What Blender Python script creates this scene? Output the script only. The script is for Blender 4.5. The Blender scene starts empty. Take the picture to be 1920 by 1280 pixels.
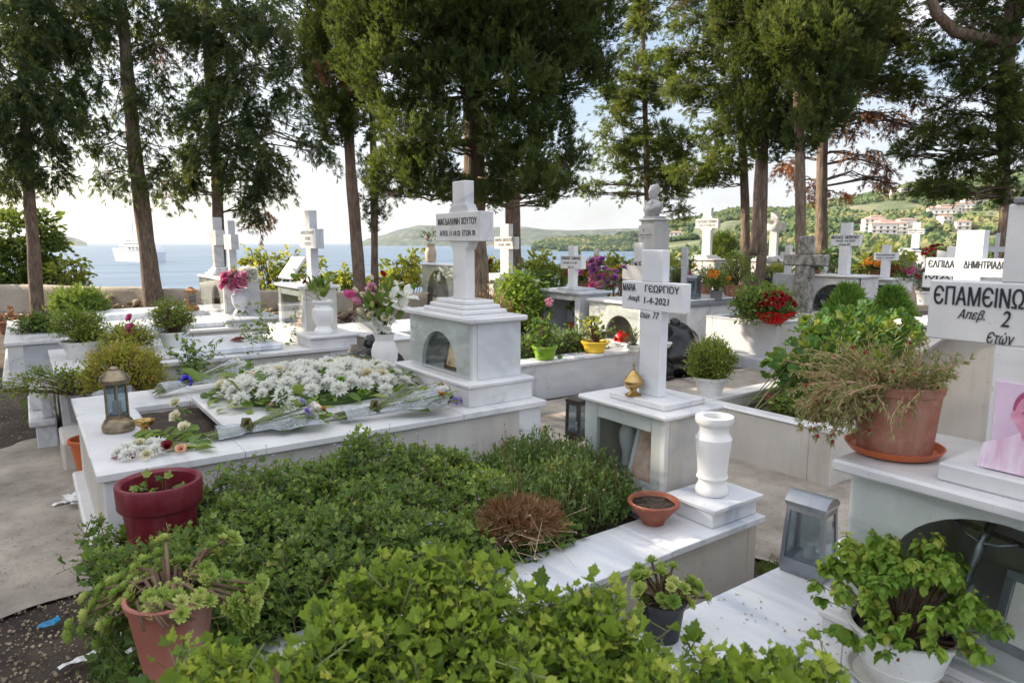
import bpy, bmesh, math, random
import numpy as np
from mathutils import Vector, Matrix, noise
sin, cos, pi, rad = math.sin, math.cos, math.pi, math.radians
rng = np.random.default_rng(7); random.seed(7)
S = bpy.context.scene
COL = S.collection
# ------------------------------------------------ camera
CF, TH, YAW, EYE = 1280., rad(8.22), rad(35.5), 1.6
cam = bpy.data.objects.new('camera', bpy.data.cameras.new('camera')); COL.objects.link(cam)
cam.location = (0, 0, EYE); cam.rotation_euler = (rad(90)-TH, 0, -YAW)
cam.data.sensor_width = 36; cam.data.lens = 24; cam.data.clip_start = .05; cam.data.clip_end = 60000
cam.data.dof.use_dof = True; cam.data.dof.focus_distance = 4.6; cam.data.dof.aperture_fstop = 5.6
S.camera = cam
# ------------------------------------------------ sky, sun, exposure
SUN_DIR = Vector((-.60, .80, .52)).normalized()            # towards the sun
elev = math.asin(SUN_DIR.z)
W = bpy.data.worlds.new('World'); S.world = W; W.use_nodes = True
nt = W.node_tree; N = nt.nodes; L = nt.links; N.clear()
out = N.new('ShaderNodeOutputWorld'); bg = N.new('ShaderNodeBackground'); L.new(bg.outputs[0], out.inputs[0])
sky = N.new('ShaderNodeTexSky'); sky.sky_type = 'NISHITA'; sky.sun_disc = False
sky.sun_elevation = elev; sky.sun_rotation = math.atan2(SUN_DIR.x, SUN_DIR.y)
sky.air_density = 1.0; sky.dust_density = 2.5; sky.ozone_density = 1.5
tc = N.new('ShaderNodeTexCoord'); mp = N.new('ShaderNodeMapping'); mp.inputs['Scale'].default_value = (1, 1, 3.2)
L.new(tc.outputs['Generated'], mp.inputs[0])
nz = N.new('ShaderNodeTexNoise'); nz.inputs['Scale'].default_value = 2.3; nz.inputs['Detail'].default_value = 9; nz.inputs['Roughness'].default_value = .56
nz.inputs['Distortion'].default_value = .5
L.new(mp.outputs[0], nz.inputs['Vector'])
cr = N.new('ShaderNodeValToRGB'); cr.color_ramp.elements[0].position = .38; cr.color_ramp.elements[1].position = .60
L.new(nz.outputs['Fac'], cr.inputs[0])
cm = N.new('ShaderNodeMix'); cm.data_type = 'RGBA'
cmul = N.new('ShaderNodeMath'); cmul.operation = 'MULTIPLY_ADD'; cmul.inputs[1].default_value = .75; cmul.inputs[2].default_value = .15
L.new(cr.outputs[0], cmul.inputs[0]); L.new(cmul.outputs[0], cm.inputs[0])
L.new(sky.outputs[0], cm.inputs[6]); 
# clouds brightened overhead like an overcast sky, adding skylight from out of view
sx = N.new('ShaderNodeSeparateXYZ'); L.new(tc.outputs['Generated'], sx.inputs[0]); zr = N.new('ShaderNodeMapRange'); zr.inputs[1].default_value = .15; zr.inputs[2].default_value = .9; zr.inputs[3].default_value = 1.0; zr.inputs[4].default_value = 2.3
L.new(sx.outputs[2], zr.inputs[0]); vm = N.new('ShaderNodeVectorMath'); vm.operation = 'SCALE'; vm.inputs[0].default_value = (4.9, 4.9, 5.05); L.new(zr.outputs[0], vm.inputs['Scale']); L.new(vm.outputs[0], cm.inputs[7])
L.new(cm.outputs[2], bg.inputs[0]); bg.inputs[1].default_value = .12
sl = bpy.data.lights.new('sun', 'SUN'); sl.energy = 5.0; sl.angle = rad(.6); sl.color = (1, .86, .66)
so = bpy.data.objects.new('sun', sl); COL.objects.link(so); so.rotation_euler = (-SUN_DIR).to_track_quat('-Z', 'Y').to_euler()
S.view_settings.view_transform = 'Standard'; S.view_settings.look = 'None'; S.view_settings.gamma = 1; S.view_settings.exposure = .93
S.view_settings.use_curve_mapping = False
S.cycles.max_bounces = 6; S.cycles.transparent_max_bounces = 12; S.cycles.diffuse_bounces = 3; S.cycles.glossy_bounces = 3
S.cycles.transmission_bounces = 5; S.cycles.caustics_reflective = False; S.cycles.caustics_refractive = False
S.cycles.use_denoising = True; S.cycles.sample_clamp_indirect = 6; S.cycles.volume_bounces = 0
# ------------------------------------------------ measuring: a pixel of the 1920x1280 photo -> a point of the place
_fw = np.array([sin(YAW)*cos(TH), cos(YAW)*cos(TH), -sin(TH)]); _rt = np.array([cos(YAW), -sin(YAW), 0.]); _up = np.cross(_rt, _fw)
_O = np.array([0, 0, EYE])
def ray(px, py): return _fw + _rt*(px-960)/CF - _up*(py-640)/CF
def PZ(px, py, z): r = ray(px, py); return _O + r*(z-EYE)/r[2]
def PX(px, py, x): r = ray(px, py); return _O + r*x/r[0]
def PY(px, py, y): r = ray(px, py); return _O + r*y/r[1]
def PD(px, py, d): return _O + ray(px, py)*d
# ------------------------------------------------ objects
def tag(o, label=None, cat=None, group=None, kind=None):
    if label: o['label'] = label
    if cat: o['category'] = cat
    if group: o['group'] = group
    if kind: o['kind'] = kind
    return o
def thing(name, label, cat, loc=(0, 0, 0), group=None, rz=0):
    o = bpy.data.objects.new(name, None); COL.objects.link(o); o.location = Vector([float(c) for c in loc]); o.rotation_euler = (0, 0, rz)
    o.empty_display_size = .05
    return tag(o, label, cat, group)
def copy_tree(o, parent=None):
    c = o.copy(); COL.objects.link(c)
    if parent is not None: c.parent = parent
    for ch in list(o.children): copy_tree(ch, c)
    return c
# geometry is a list of chunks (verts Nx3, faces MxK, rnd N or None, material index)
def mesh(name, geo, mats, parent=None, world=True, smooth=False, sharp=None):
    """ONE mesh object. With a parent and world=True the chunks are in world coordinates."""
    if not isinstance(mats, (list, tuple)): mats = [mats]
    if isinstance(geo, tuple): geo = [geo]
    me = bpy.data.meshes.new(name)
    vs, rn, loops, starts, mi, off, ls = [], [], [], [], [], 0, 0
    for g in geo:
        v = np.asarray(g[0], float); r = g[2] if len(g) > 2 and g[2] is not None else np.full(len(v), .5); m = g[3] if len(g) > 3 else 0
        vs.append(v); rn.append(r)
        fl = g[1]
        if isinstance(fl, np.ndarray): groups = [fl]
        else:
            d = {}
            for f in fl: d.setdefault(len(f), []).append(f)
            groups = [np.array(x) for x in d.values()]
        for f in groups:
            if len(f) == 0: continue
            k = f.shape[1]; loops.append((f+off).ravel()); starts.append(ls+np.arange(len(f))*k); ls += f.size
            mi.append(np.full(len(f), m, np.int32))
        off += len(v)
    V = np.vstack(vs)
    o = bpy.data.objects.new(name, me); COL.objects.link(o)
    if parent is not None:
        o.parent = parent
        if world:
            V = V-np.array(parent_loc(parent))
    lp = np.concatenate(loops).astype(np.int32); st = np.concatenate(starts).astype(np.int32)
    me.vertices.add(len(V)); me.vertices.foreach_set('co', V.astype(np.float32).ravel())
    me.loops.add(len(lp)); me.loops.foreach_set('vertex_index', lp)
    me.polygons.add(len(st)); me.polygons.foreach_set('loop_start', st)
    me.polygons.foreach_set('material_index', np.concatenate(mi))
    me.polygons.foreach_set('use_smooth', np.full(len(st), bool(smooth)))
    a = me.attributes.new('rnd', 'FLOAT', 'POINT'); a.data.foreach_set('value', np.concatenate(rn).astype(np.float32))
    me.update(calc_edges=True)
    if smooth and sharp: me.set_sharp_from_angle(angle=rad(sharp))
    for m in mats: me.materials.append(m)
    return o
def parent_loc(p):
    l = Vector((0, 0, 0))
    while p is not None: l = l+p.location; p = p.parent
    return l
def bx(x0, x1, y0, y1, z0, z1, b=.004):
    """box with softened edges"""
    if x1 < x0: x0, x1 = x1, x0
    if y1 < y0: y0, y1 = y1, y0
    b = min(b, (x1-x0)*.45, (y1-y0)*.45, (z1-z0)*.45)
    V = []; idx = {}
    for sx in (0, 1):
        for sy in (0, 1):
            for sz in (0, 1):
                c = [(x0, x1)[sx], (y0, y1)[sy], (z0, z1)[sz]]; d = [(1, -1)[sx]*b, (1, -1)[sy]*b, (1, -1)[sz]*b]
                for ax in range(3):       # vertex lying on the face of axis ax
                    p = [c[k]+(0 if k == ax else d[k]) for k in range(3)]
                    idx[(sx, sy, sz, ax)] = len(V); V.append(p)
    F = []
    for ax in range(3):
        o1, o2 = [k for k in range(3) if k != ax]
        for s in (0, 1):
            q = []
            for a, c in ((0, 0), (1, 0), (1, 1), (0, 1)):
                k = [0, 0, 0]; k[ax] = s; k[o1] = a; k[o2] = c; q.append(idx[(*k, ax)])
            if (s == 1) != (ax != 1): q = q[::-1]
            F.append(q)
    for e in range(3):                     # edges along axis e
        o1, o2 = [k for k in range(3) if k != e]
        for a in (0, 1):
            for c in (0, 1):
                k0 = [0, 0, 0]; k0[o1] = a; k0[o2] = c; k1 = list(k0); k1[e] = 1
                F.append([idx[(*k0, o1)], idx[(*k0, o2)], idx[(*k1, o2)], idx[(*k1, o1)]])
    for sx in (0, 1):
        for sy in (0, 1):
            for sz in (0, 1): F.append([idx[(sx, sy, sz, ax)] for ax in range(3)])
    return (np.array(V), fixn(V, F))
def fixn(V, F):
    """faces of a convex solid turned outwards"""
    V = np.array(V); c = V.mean(0); R = []
    for f in F:
        p = V[f]; n = np.cross(p[1]-p[0], p[2]-p[0])
        R.append(f if np.dot(n, p.mean(0)-c) > 0 else f[::-1])
    return R
def lathe(prof, c=(0, 0, 0), n=32, rnd=None, sx=1, sy=1):
    a = np.arange(n)*2*pi/n; V = []; F = []
    for r, z in prof: V += [(c[0]+r*sx*cos(t), c[1]+r*sy*sin(t), c[2]+z) for t in a]
    m = len(prof)
    for i in range(m-1):
        for j in range(n): F.append([i*n+j, i*n+(j+1) % n, (i+1)*n+(j+1) % n, (i+1)*n+j])
    F2 = []
    if prof[0][0] > 1e-5: F2.append(list(range(n))[::-1])
    if prof[-1][0] > 1e-5: F2.append([(m-1)*n+j for j in range(n)])
    return (np.array(V), F+F2)
def tube(pts, rads, n=6, rnd=None):
    pts = [np.array(p, float) for p in pts]; V = []; F = []
    if not hasattr(rads, '__len__'): rads = [rads]*len(pts)
    u = None
    for i, p in enumerate(pts):
        t = pts[min(i+1, len(pts)-1)]-pts[max(i-1, 0)]; t /= (np.linalg.norm(t)+1e-9)
        if u is None:
            a = np.array([0, 0, 1.]) if abs(t[2]) < .9 else np.array([1., 0, 0]); u = np.cross(t, a)
        u = u-t*np.dot(u, t); u /= (np.linalg.norm(u)+1e-9); w = np.cross(t, u)
        for j in range(n): V.append(p+rads[i]*(u*cos(2*pi*j/n)+w*sin(2*pi*j/n)))
    for i in range(len(pts)-1):
        for j in range(n): F.append([i*n+j, i*n+(j+1) % n, (i+1)*n+(j+1) % n, (i+1)*n+j])
    F.append(list(range(n))[::-1]); F.append([(len(pts)-1)*n+j for j in range(n)])
    return (np.array(V), F, None if rnd is None else np.full(len(V), rnd))
def prism(outline, ax, a0, a1):
    """outline [(u,v)] extruded along axis ax; the other two axes in order"""
    n = len(outline); V = []
    o = [k for k in range(3) if k != ax]
    for a in (a0, a1):
        for u, v in outline:
            p = [0, 0, 0]; p[ax] = a; p[o[0]] = u; p[o[1]] = v; V.append(p)
    F = [list(range(n))[::-1], list(range(n, 2*n))]+[[i, (i+1) % n, n+(i+1) % n, n+i] for i in range(n)]
    ar = sum(outline[i][0]*outline[(i+1) % n][1]-outline[(i+1) % n][0]*outline[i][1] for i in range(n))
    flip = (ar > 0) != (ax != 1)
    flip = flip if a1 > a0 else not flip
    if flip: F = [f[::-1] for f in F]
    return (np.array(V, float), F)
def rotz(g, a, c): 
    V = np.array(g[0])-np.array(c); R = np.array([[cos(a), -sin(a), 0], [sin(a), cos(a), 0], [0, 0, 1]])
    return (V@R.T+np.array(c),)+tuple(g[1:])
def move(g, d): return (np.array(g[0])+np.array(d),)+tuple(g[1:])
def withm(g, m): return (g[0], g[1], g[2] if len(g) > 2 else None, m)
def join(gs): return list(gs)
def unit(v): return v/(np.linalg.norm(v, axis=-1, keepdims=True)+1e-9)
def frames(d, roll):
    """rotation matrices whose Y column runs along d, Z (leaf normal) rolled"""
    d = unit(d); a = np.where(np.abs(d[:, 2:3]) < .95, np.array([[0, 0, 1.]]), np.array([[1., 0, 0]]))
    x = unit(np.cross(d, a)); z = np.cross(x, d)
    c, s = np.cos(roll)[:, None], np.sin(roll)[:, None]
    return np.stack([x*c+z*s, d, z*c-x*s], -1)
def scatter(tmpl, pos, d, size, roll=None, rnd=None, mat=0):
    """copies of a template (leaf along +Y, normal +Z) at pos, pointing along d -> one chunk"""
    tv, tf = np.asarray(tmpl[0], float), np.asarray(tmpl[1])
    n = len(pos)
    if n == 0: return (np.zeros((0, 3)), np.zeros((0, tf.shape[1]), int), np.zeros(0), mat)
    if roll is None: roll = rng.uniform(-.6, .6, n)
    R = frames(np.asarray(d, float), roll)
    size = np.broadcast_to(np.asarray(size, float), (n,)) if np.ndim(size) < 2 else size
    sv = tv[None]*(size[:, None, None] if size.ndim == 1 else size[:, None, :])
    V = np.einsum('nij,nkj->nki', R, sv)+np.asarray(pos)[:, None, :]
    Fc = tf[None]+(np.arange(n)*len(tv))[:, None, None]
    if rnd is None: rnd = rng.random(n)
    return (V.reshape(-1, 3), Fc.reshape(-1, tf.shape[1]), np.repeat(rnd, len(tv)), mat)
def sph(n):
    v = rng.normal(size=(n, 3)); return unit(v)
def crumple(base, amp, sc, seed=0):
    """push the vertices of a chunk about with noise"""
    V = np.array(base[0]); 
    for i, p in enumerate(V):
        q = Vector(p*sc)+Vector((seed, 0, 0)); V[i] = p+np.array(noise.noise_vector(q))*amp
    return (V,)+tuple(base[1:])
# ------------------------------------------------ materials
MATS = {}
def mat(name, col, rough=.6, metal=0, spec=.5, **k):
    """Principled material. col may be a colour or a ramp list [(pos, colour)...] driven by noise.
    k: scale, detail, ramp2 (rnd ramp), bump, bscale, stain, trans, alpha"""
    if name in MATS: return MATS[name]
    m = bpy.data.materials.new(name); m.use_nodes = True; MATS[name] = m
    t = m.node_tree; n = t.nodes; l = t.links; b = n['Principled BSDF']; o = n['Material Output']
    b.inputs['Roughness'].default_value = rough; b.inputs['Metallic'].default_value = metal
    b.inputs['Specular IOR Level'].default_value = spec
    g = n.new('ShaderNodeNewGeometry'); pos = g.outputs['Position']
    def ramp(fac, stops):
        r = n.new('ShaderNodeValToRGB'); e = r.color_ramp.elements
        while len(e) < len(stops): e.new(.5)
        for i, (p, c) in enumerate(stops): e[i].position = p; e[i].color = (*c, 1)
        l.new(fac, r.inputs[0]); return r.outputs[0]
    def nzz(scale, detail=5, rough_=.55, dist=0, vec=None):
        x = n.new('ShaderNodeTexNoise'); x.inputs['Scale'].default_value = scale; x.inputs['Detail'].default_value = detail
        x.inputs['Roughness'].default_value = rough_; x.inputs['Distortion'].default_value = dist; l.new(vec or pos, x.inputs['Vector']); return x.outputs['Fac']
    def mix(f, a, c, mode='MIX'):
        x = n.new('ShaderNodeMix'); x.data_type = 'RGBA'; x.blend_type = mode
        if isinstance(f, (int, float)): x.inputs[0].default_value = f
        else: l.new(f, x.inputs[0])
        for s, v in ((6, a), (7, c)):
            if isinstance(v, tuple): x.inputs[s].default_value = (*v, 1)
            else: l.new(v, x.inputs[s])
        return x.outputs[2]
    if k.get('attr'):
        a = n.new('ShaderNodeAttribute'); a.attribute_name = 'rnd'; c = ramp(a.outputs['Fac'], k['attr'])
        if isinstance(col, list): c = mix(k.get('mixf', .5), c, ramp(nzz(k.get('scale', 3)), col))
    elif isinstance(col, list):
        vec = pos
        if k.get('stretch'):
            mp_ = n.new('ShaderNodeMapping'); mp_.inputs['Scale'].default_value = k['stretch']; mp_.inputs['Rotation'].default_value = k.get('rot', (0, 0, 0)); l.new(pos, mp_.inputs[0]); vec = mp_.outputs[0]
        c = ramp(nzz(k.get('scale', 5), k.get('detail', 6), k.get('nr', .6), k.get('dist', 0), vec), col)
    else:
        c = mix(0, col, col)
    if k.get('vein'):
        vs_, vc, vp = k['vein']
        mp_ = n.new('ShaderNodeMapping'); mp_.inputs['Rotation'].default_value = k.get('vrot', (.5, .7, .3)); mp_.inputs['Scale'].default_value = (1, .16, 1); l.new(pos, mp_.inputs[0])
        f = nzz(vs_, 5, .5, .5, mp_.outputs[0]); ms = n.new('ShaderNodeMath'); ms.operation = 'SUBTRACT'; ms.inputs[1].default_value = .5; l.new(f, ms.inputs[0])
        ab = n.new('ShaderNodeMath'); ab.operation = 'ABSOLUTE'; l.new(ms.outputs[0], ab.inputs[0])
        fac = ramp(ab.outputs[0], [(0, (vp,)*3), (.028, (vp*.3,)*3), (.07, (0, 0, 0))])
        # veins come and go over the slab
        fm = mix(1., fac, ramp(nzz(1.7, 3), [(.38, (0, 0, 0)), (.62, (1, 1, 1))]), 'MULTIPLY')
        c = mix(fm, c, vc)
    if k.get('stain'):
        sc_, scol, amt = k['stain']; c = mix(ramp(nzz(sc_, 8, .65), [(.5, (0, 0, 0)), (.78, (amt,)*3)]), c, scol)
    if k.get('streak'):
        scol, amt = k['streak']; mp3 = n.new('ShaderNodeMapping'); mp3.inputs['Scale'].default_value = (7, 7, .7); l.new(pos, mp3.inputs[0]); c = mix(ramp(nzz(1.6, 7, .6, 0, mp3.outputs[0]), [(.50, (0, 0, 0)), (.72, (amt,)*3)]), c, scol)
    if k.get('spots'):
        sc_, scol, amt = k['spots']; c = mix(ramp(nzz(sc_, 3, .7), [(.64, (0, 0, 0)), (.70, (amt,)*3)]), c, scol)
    l.new(c, b.inputs['Base Color'])
    if k.get('rvar'):
        rr = n.new('ShaderNodeMapRange'); rr.inputs[3].default_value = rough-k['rvar']; rr.inputs[4].default_value = rough+k['rvar']; l.new(nzz(9, 5), rr.inputs[0]); l.new(rr.outputs[0], b.inputs['Roughness'])
    if k.get('bump'):
        bm_ = n.new('ShaderNodeBump'); bm_.inputs['Strength'].default_value = k['bump']; bm_.inputs['Distance'].default_value = k.get('bdist', .01)
        vec = pos
        if k.get('bstretch'):
            mp2 = n.new('ShaderNodeMapping'); mp2.inputs['Scale'].default_value = k['bstretch']; l.new(pos, mp2.inputs[0]); vec = mp2.outputs[0]
        l.new(nzz(k.get('bscale', 40), 6, .65, 0, vec), bm_.inputs['Height']); l.new(bm_.outputs[0], b.inputs['Normal'])
    if k.get('trans'):
        tr = n.new('ShaderNodeBsdfTranslucent'); tc_ = mix(.5, c, k.get('tcol', (.5, .6, .1))); l.new(tc_, tr.inputs[0])
        mx = n.new('ShaderNodeMixShader'); mx.inputs[0].default_value = k['trans']; l.new(b.outputs[0], mx.inputs[1]); l.new(tr.outputs[0], mx.inputs[2]); l.new(mx.outputs[0], o.inputs[0])
    if k.get('coat'): b.inputs['Coat Weight'].default_value = k['coat']
    if k.get('sss'): b.inputs['Subsurface Weight'].default_value = k['sss']; b.inputs['Subsurface Radius'].default_value = (.02, .016, .012)
    return m
def glassy(name, tint=(.965, .985, .98), refl=1.0, rough=.02, opac=.0, ocol=(.8, .85, .9), bump=0, bscale=30):
    """thin pane: see-through, mirror-like at grazing angles; opac adds milkiness"""
    m = bpy.data.materials.new(name); m.use_nodes = True; t = m.node_tree; n = t.nodes; l = t.links; n.clear()
    o = n.new('ShaderNodeOutputMaterial'); tr = n.new('ShaderNodeBsdfTransparent'); tr.inputs[0].default_value = (*tint, 1)
    gl = n.new('ShaderNodeBsdfGlossy'); gl.inputs['Roughness'].default_value = rough
    ge = n.new('ShaderNodeNewGeometry'); dt = n.new('ShaderNodeVectorMath'); dt.operation = 'DOT_PRODUCT'; l.new(ge.outputs['Normal'], dt.inputs[0]); l.new(ge.outputs['Incoming'], dt.inputs[1])
    def mth(op, a, b=None):
        x = n.new('ShaderNodeMath'); x.operation = op; x.use_clamp = op != 'ABSOLUTE'
        for i_, v in enumerate((a, b)):
            if v is None: continue
            if isinstance(v, (int, float)): x.inputs[i_].default_value = v
            else: l.new(v, x.inputs[i_])
        return x.outputs[0]
    ab = mth('ABSOLUTE', dt.outputs['Value']); sc = mth('POWER', mth('SUBTRACT', 1., ab), 4.0); mu = mth('ADD', mth('MULTIPLY', sc, .9), .045*refl)
    mx = n.new('ShaderNodeMixShader'); l.new(mu, mx.inputs[0]); l.new(tr.outputs[0], mx.inputs[1]); l.new(gl.outputs[0], mx.inputs[2]); last = mx.outputs[0]
    if bump:
        bm_ = n.new('ShaderNodeBump'); bm_.inputs['Strength'].default_value = bump; bm_.inputs['Distance'].default_value = .02
        x = n.new('ShaderNodeTexNoise'); x.inputs['Scale'].default_value = bscale; g = n.new('ShaderNodeNewGeometry'); l.new(g.outputs['Position'], x.inputs['Vector'])
        l.new(x.outputs['Fac'], bm_.inputs['Height']); l.new(bm_.outputs[0], gl.inputs['Normal']); l.new(bm_.outputs[0], dt.inputs[0])
    if opac:
        df = n.new('ShaderNodeBsdfDiffuse'); df.inputs[0].default_value = (*ocol, 1); m2 = n.new('ShaderNodeMixShader'); m2.inputs[0].default_value = opac
        l.new(last, m2.inputs[1]); l.new(df.outputs[0], m2.inputs[2]); last = m2.outputs[0]
    l.new(last, o.inputs[0]); return m
GREY = (.30, .31, .34)
M = {}
M['marble'] = mat('white_marble', [(.3, (.62, .62, .63)), (.7, (.76, .75, .74))], .38, scale=3, streak=((.52, .50, .46), .22), vein=(2.2, (.40, .41, .45), .8), stain=(3.1, (.55, .50, .42), .35), spots=(60, (.25, .22, .18), .35), rvar=.12, bump=.05, bscale=120, bdist=.002)
M['marble_vein'] = mat('veined_marble', [(.3, (.60, .61, .63)), (.7, (.72, .72, .72))], .36, scale=2.5, vein=(1.1, (.38, .40, .44), .7), vrot=(.9, .2, .4), stain=(2.5, (.5, .46, .4), .4), rvar=.12)
M['marble_side'] = mat('aged_white_marble', [(.3, (.52, .49, .45)), (.7, (.66, .63, .58))], .5, scale=2, vein=(1.6, (.42, .42, .43), .7), streak=((.40, .36, .30), .5), stain=(2.2, (.42, .36, .27), .5), spots=(45, (.22, .19, .15), .5), rvar=.15, bump=.06, bscale=90, bdist=.002)
M['marble_slab'] = mat('striped_white_marble', [(.34, (.46, .50, .57)), (.44, (.64, .66, .71)), (.56, (.74, .75, .76)), (.66, (.58, .61, .66)), (.74, (.76, .76, .77))], .34, scale=1.5, stretch=(4.5, .7, 1), rot=(0, 0, .30), nr=.45, dist=.3, vein=(2.5, (.42, .44, .5), .6), spots=(50, (.25, .2, .15), .4), rvar=.1)
M['marble_grey'] = mat('grey_marble', [(.3, (.42, .44, .48)), (.7, (.56, .57, .60))], .4, scale=2.2, stretch=(1, 3, 4), vein=(3, (.3, .32, .36), .7), stain=(3, (.4, .37, .3), .3), rvar=.1)
M['travert'] = mat('beige_marble', [(.3, (.60, .48, .36)), (.7, (.70, .60, .50))], .5, scale=3, stretch=(1, 1, 4))
M['marble_dark'] = mat('dark_grey_marble', [(.3, (.13, .13, .15)), (.7, (.24, .24, .27))], .3, scale=6)
M['marble_clean'] = mat('carved_white_marble', (.82, .82, .81), .35, sss=.05, vein=(3, (.7, .7, .71), .3), stain=(6, (.6, .52, .42), .18))
M['painted'] = mat('white_painted_marble', [(.3, (.68, .69, .72)), (.7, (.78, .78, .79))], .42, scale=4, streak=((.55, .54, .50), .3), vein=(4, (.55, .57, .62), .35), stain=(8, (.5, .47, .4), .15), rvar=.1)
M['stone_old'] = mat('weathered_stone', [(.34, (.07, .065, .06)), (.47, (.20, .19, .17)), (.58, (.36, .34, .31)), (.72, (.50, .48, .44))], .85, scale=14, detail=10, nr=.7, stretch=(1, 1, .8), bump=.5, bscale=40, bdist=.01)
M['stone_rough'] = mat('rough_white_stone', [(.3, (.42, .38, .34)), (.7, (.72, .68, .63))], .85, scale=9, bump=.7, bscale=18, bdist=.03)
M['concrete'] = mat('worn_concrete', [(.30, (.18, .155, .13)), (.5, (.34, .30, .25)), (.70, (.48, .42, .35))], .9, scale=1.6, detail=12, nr=.72, vein=(1.3, (.06, .05, .04), .9), stain=(5, (.12, .10, .08), .55), spots=(35, (.1, .09, .08), .8), bump=.35, bscale=60, bdist=.006)
M['soil'] = mat('brown_soil', [(.3, (.025, .018, .013)), (.6, (.07, .048, .033)), (.8, (.14, .10, .07))], .95, scale=9, detail=12, nr=.75, bump=.8, bscale=40, bdist=.02, spots=(70, (.4, .36, .3), .7))
M['soil_pot'] = mat('dark_potting_soil', [(.3, (.02, .014, .01)), (.7, (.09, .06, .04))], .95, scale=60, detail=8, bump=.9, bscale=120, bdist=.01, spots=(90, (.35, .3, .2), .7))
M['render_wall'] = mat('old_plastered_wall', [(.25, (.30, .25, .20)), (.5, (.46, .40, .33)), (.8, (.60, .55, .47))], .92, scale=.8, detail=10, nr=.65, stain=(1.2, (.18, .15, .12), .6), bump=.5, bscale=9, bdist=.03)
M['drystone'] = mat('rubble_stone', [(.3, (.16, .12, .08)), (.55, (.36, .28, .19)), (.8, (.55, .46, .34))], .9, scale=5, detail=6, bump=1, bscale=6, bdist=.06)
M['terra'] = mat('terracotta', [(.3, (.25, .095, .06)), (.6, (.37, .15, .095)), (.8, (.46, .23, .16))], .75, scale=11, streak=((.52, .40, .32), .4), detail=8, stain=(12, (.55, .42, .34), .4), spots=(40, (.15, .07, .05), .5), bump=.15, bscale=50, bdist=.003)
M['terra_dark'] = mat('old_reddish_terracotta', [(.3, (.20, .055, .028)), (.7, (.34, .10, .05))], .6, scale=9, detail=8, stain=(14, (.40, .26, .2), .5), bump=.25, bscale=50, bdist=.003)
M['terra_plastic'] = mat('terracotta_plastic', [(.3, (.30, .105, .075)), (.7, (.38, .14, .10))], .5, scale=8, streak=((.50, .34, .28), .35), spots=(50, (.2, .1, .07), .4), stain=(9, (.42, .24, .19), .3))
M['terra_orange'] = mat('orange_plastic', (.50, .12, .035), .4, stain=(9, (.4, .2, .12), .3))
M['burgundy'] = mat('burgundy_plastic', [(.3, (.13, .008, .018)), (.7, (.17, .011, .025))], .42, scale=4, streak=((.30, .12, .13), .25), stain=(14, (.30, .10, .12), .35), rvar=.06)
M['white_plastic'] = mat('white_plastic', [(.3, (.68, .68, .66)), (.7, (.76, .76, .74))], .42, scale=5, stain=(10, (.48, .42, .33), .3), spots=(60, (.3, .25, .18), .3))
M['black_plastic'] = mat('black_plastic', (.015, .016, .02), .45, stain=(10, (.06, .055, .05), .4))
M['grey_plastic'] = mat('grey_plastic', (.20, .19, .20), .5, stain=(10, (.3, .28, .26), .4))
M['lilac_plastic'] = mat('lilac_plastic', (.34, .30, .50), .45)
M['lime_plastic'] = mat('lime_green_plastic', (.20, .36, .02), .4, stain=(12, (.25, .3, .1), .3))
M['yellow_plastic'] = mat('yellow_plastic', (.80, .53, .03), .4, stain=(12, (.6, .5, .25), .3))
M['red_plastic'] = mat('red_wrapping', (.55, .01, .012), .3, bump=.3, bscale=20)
M['bag'] = mat('black_bag_plastic', (.006, .006, .008), .17, spec=.5, bump=.6, bscale=7, bdist=.03)
M['brass'] = mat('brass', [(.3, (.40, .26, .10)), (.7, (.62, .44, .18))], .38, metal=1, scale=20, stain=(20, (.16, .10, .05), .6))
M['brass_dull'] = mat('tarnished_brass', [(.3, (.20, .16, .11)), (.7, (.40, .33, .23))], .45, metal=1, scale=14, stain=(10, (.35, .33, .28), .5), rvar=.12)
M['copper'] = mat('copper_brown_metal', [(.3, (.20, .10, .05)), (.7, (.40, .22, .11))], .4, metal=1, scale=14)
M['pewter'] = mat('dull_silver_metal', [(.3, (.20, .22, .25)), (.7, (.32, .34, .38))], .38, metal=.7, scale=8, stain=(12, (.25, .22, .2), .4), rvar=.1)
M['dark_metal'] = mat('dark_metal', [(.3, (.05, .045, .04)), (.7, (.12, .10, .08))], .4, metal=.8, scale=14)
M['white_metal'] = mat('white_painted_metal', (.62, .63, .64), .4)
M['glass'] = glassy('clear_glass'); M['glass_lamp'] = glassy('lantern_glass', (.50, .58, .62), 1.6, .05, .10, (.35, .4, .42))
M['cello'] = glassy('crinkled_cellophane', (.93, .95, .97), 2.5, .12, .24, (.75, .8, .88), bump=.9, bscale=38)
M['ink'] = mat('black_paint', (.012, .014, .022), .5)
M['ink_grey'] = mat('grey_engraving', (.22, .22, .24), .7)
M['ink_blue'] = mat('blue_black_paint', (.04, .06, .12), .6)
M['bark'] = mat('cypress_bark', [(.3, (.08, .055, .040)), (.55, (.21, .15, .11)), (.8, (.38, .29, .22))], .95, scale=10, detail=8, stretch=(3, 3, .45), bump=1., bscale=22, bstretch=(1, 1, .16), bdist=.03, stain=(4, (.32, .30, .26), .4))
M['twig'] = mat('brown_twigs', (.12, .075, .045), .9, attr=[(0, (.08, .05, .03)), (1, (.20, .13, .08))])
M['stem_g'] = mat('green_stems', (.2, .25, .08), .7, attr=[(0, (.10, .13, .04)), (1, (.22, .24, .09))])
M['dry'] = mat('dry_straw', (.3, .2, .1), .9, attr=[(0, (.16, .07, .03)), (.6, (.30, .16, .08)), (1, (.55, .43, .28))], trans=.25, tcol=(.5, .3, .1))
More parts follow.
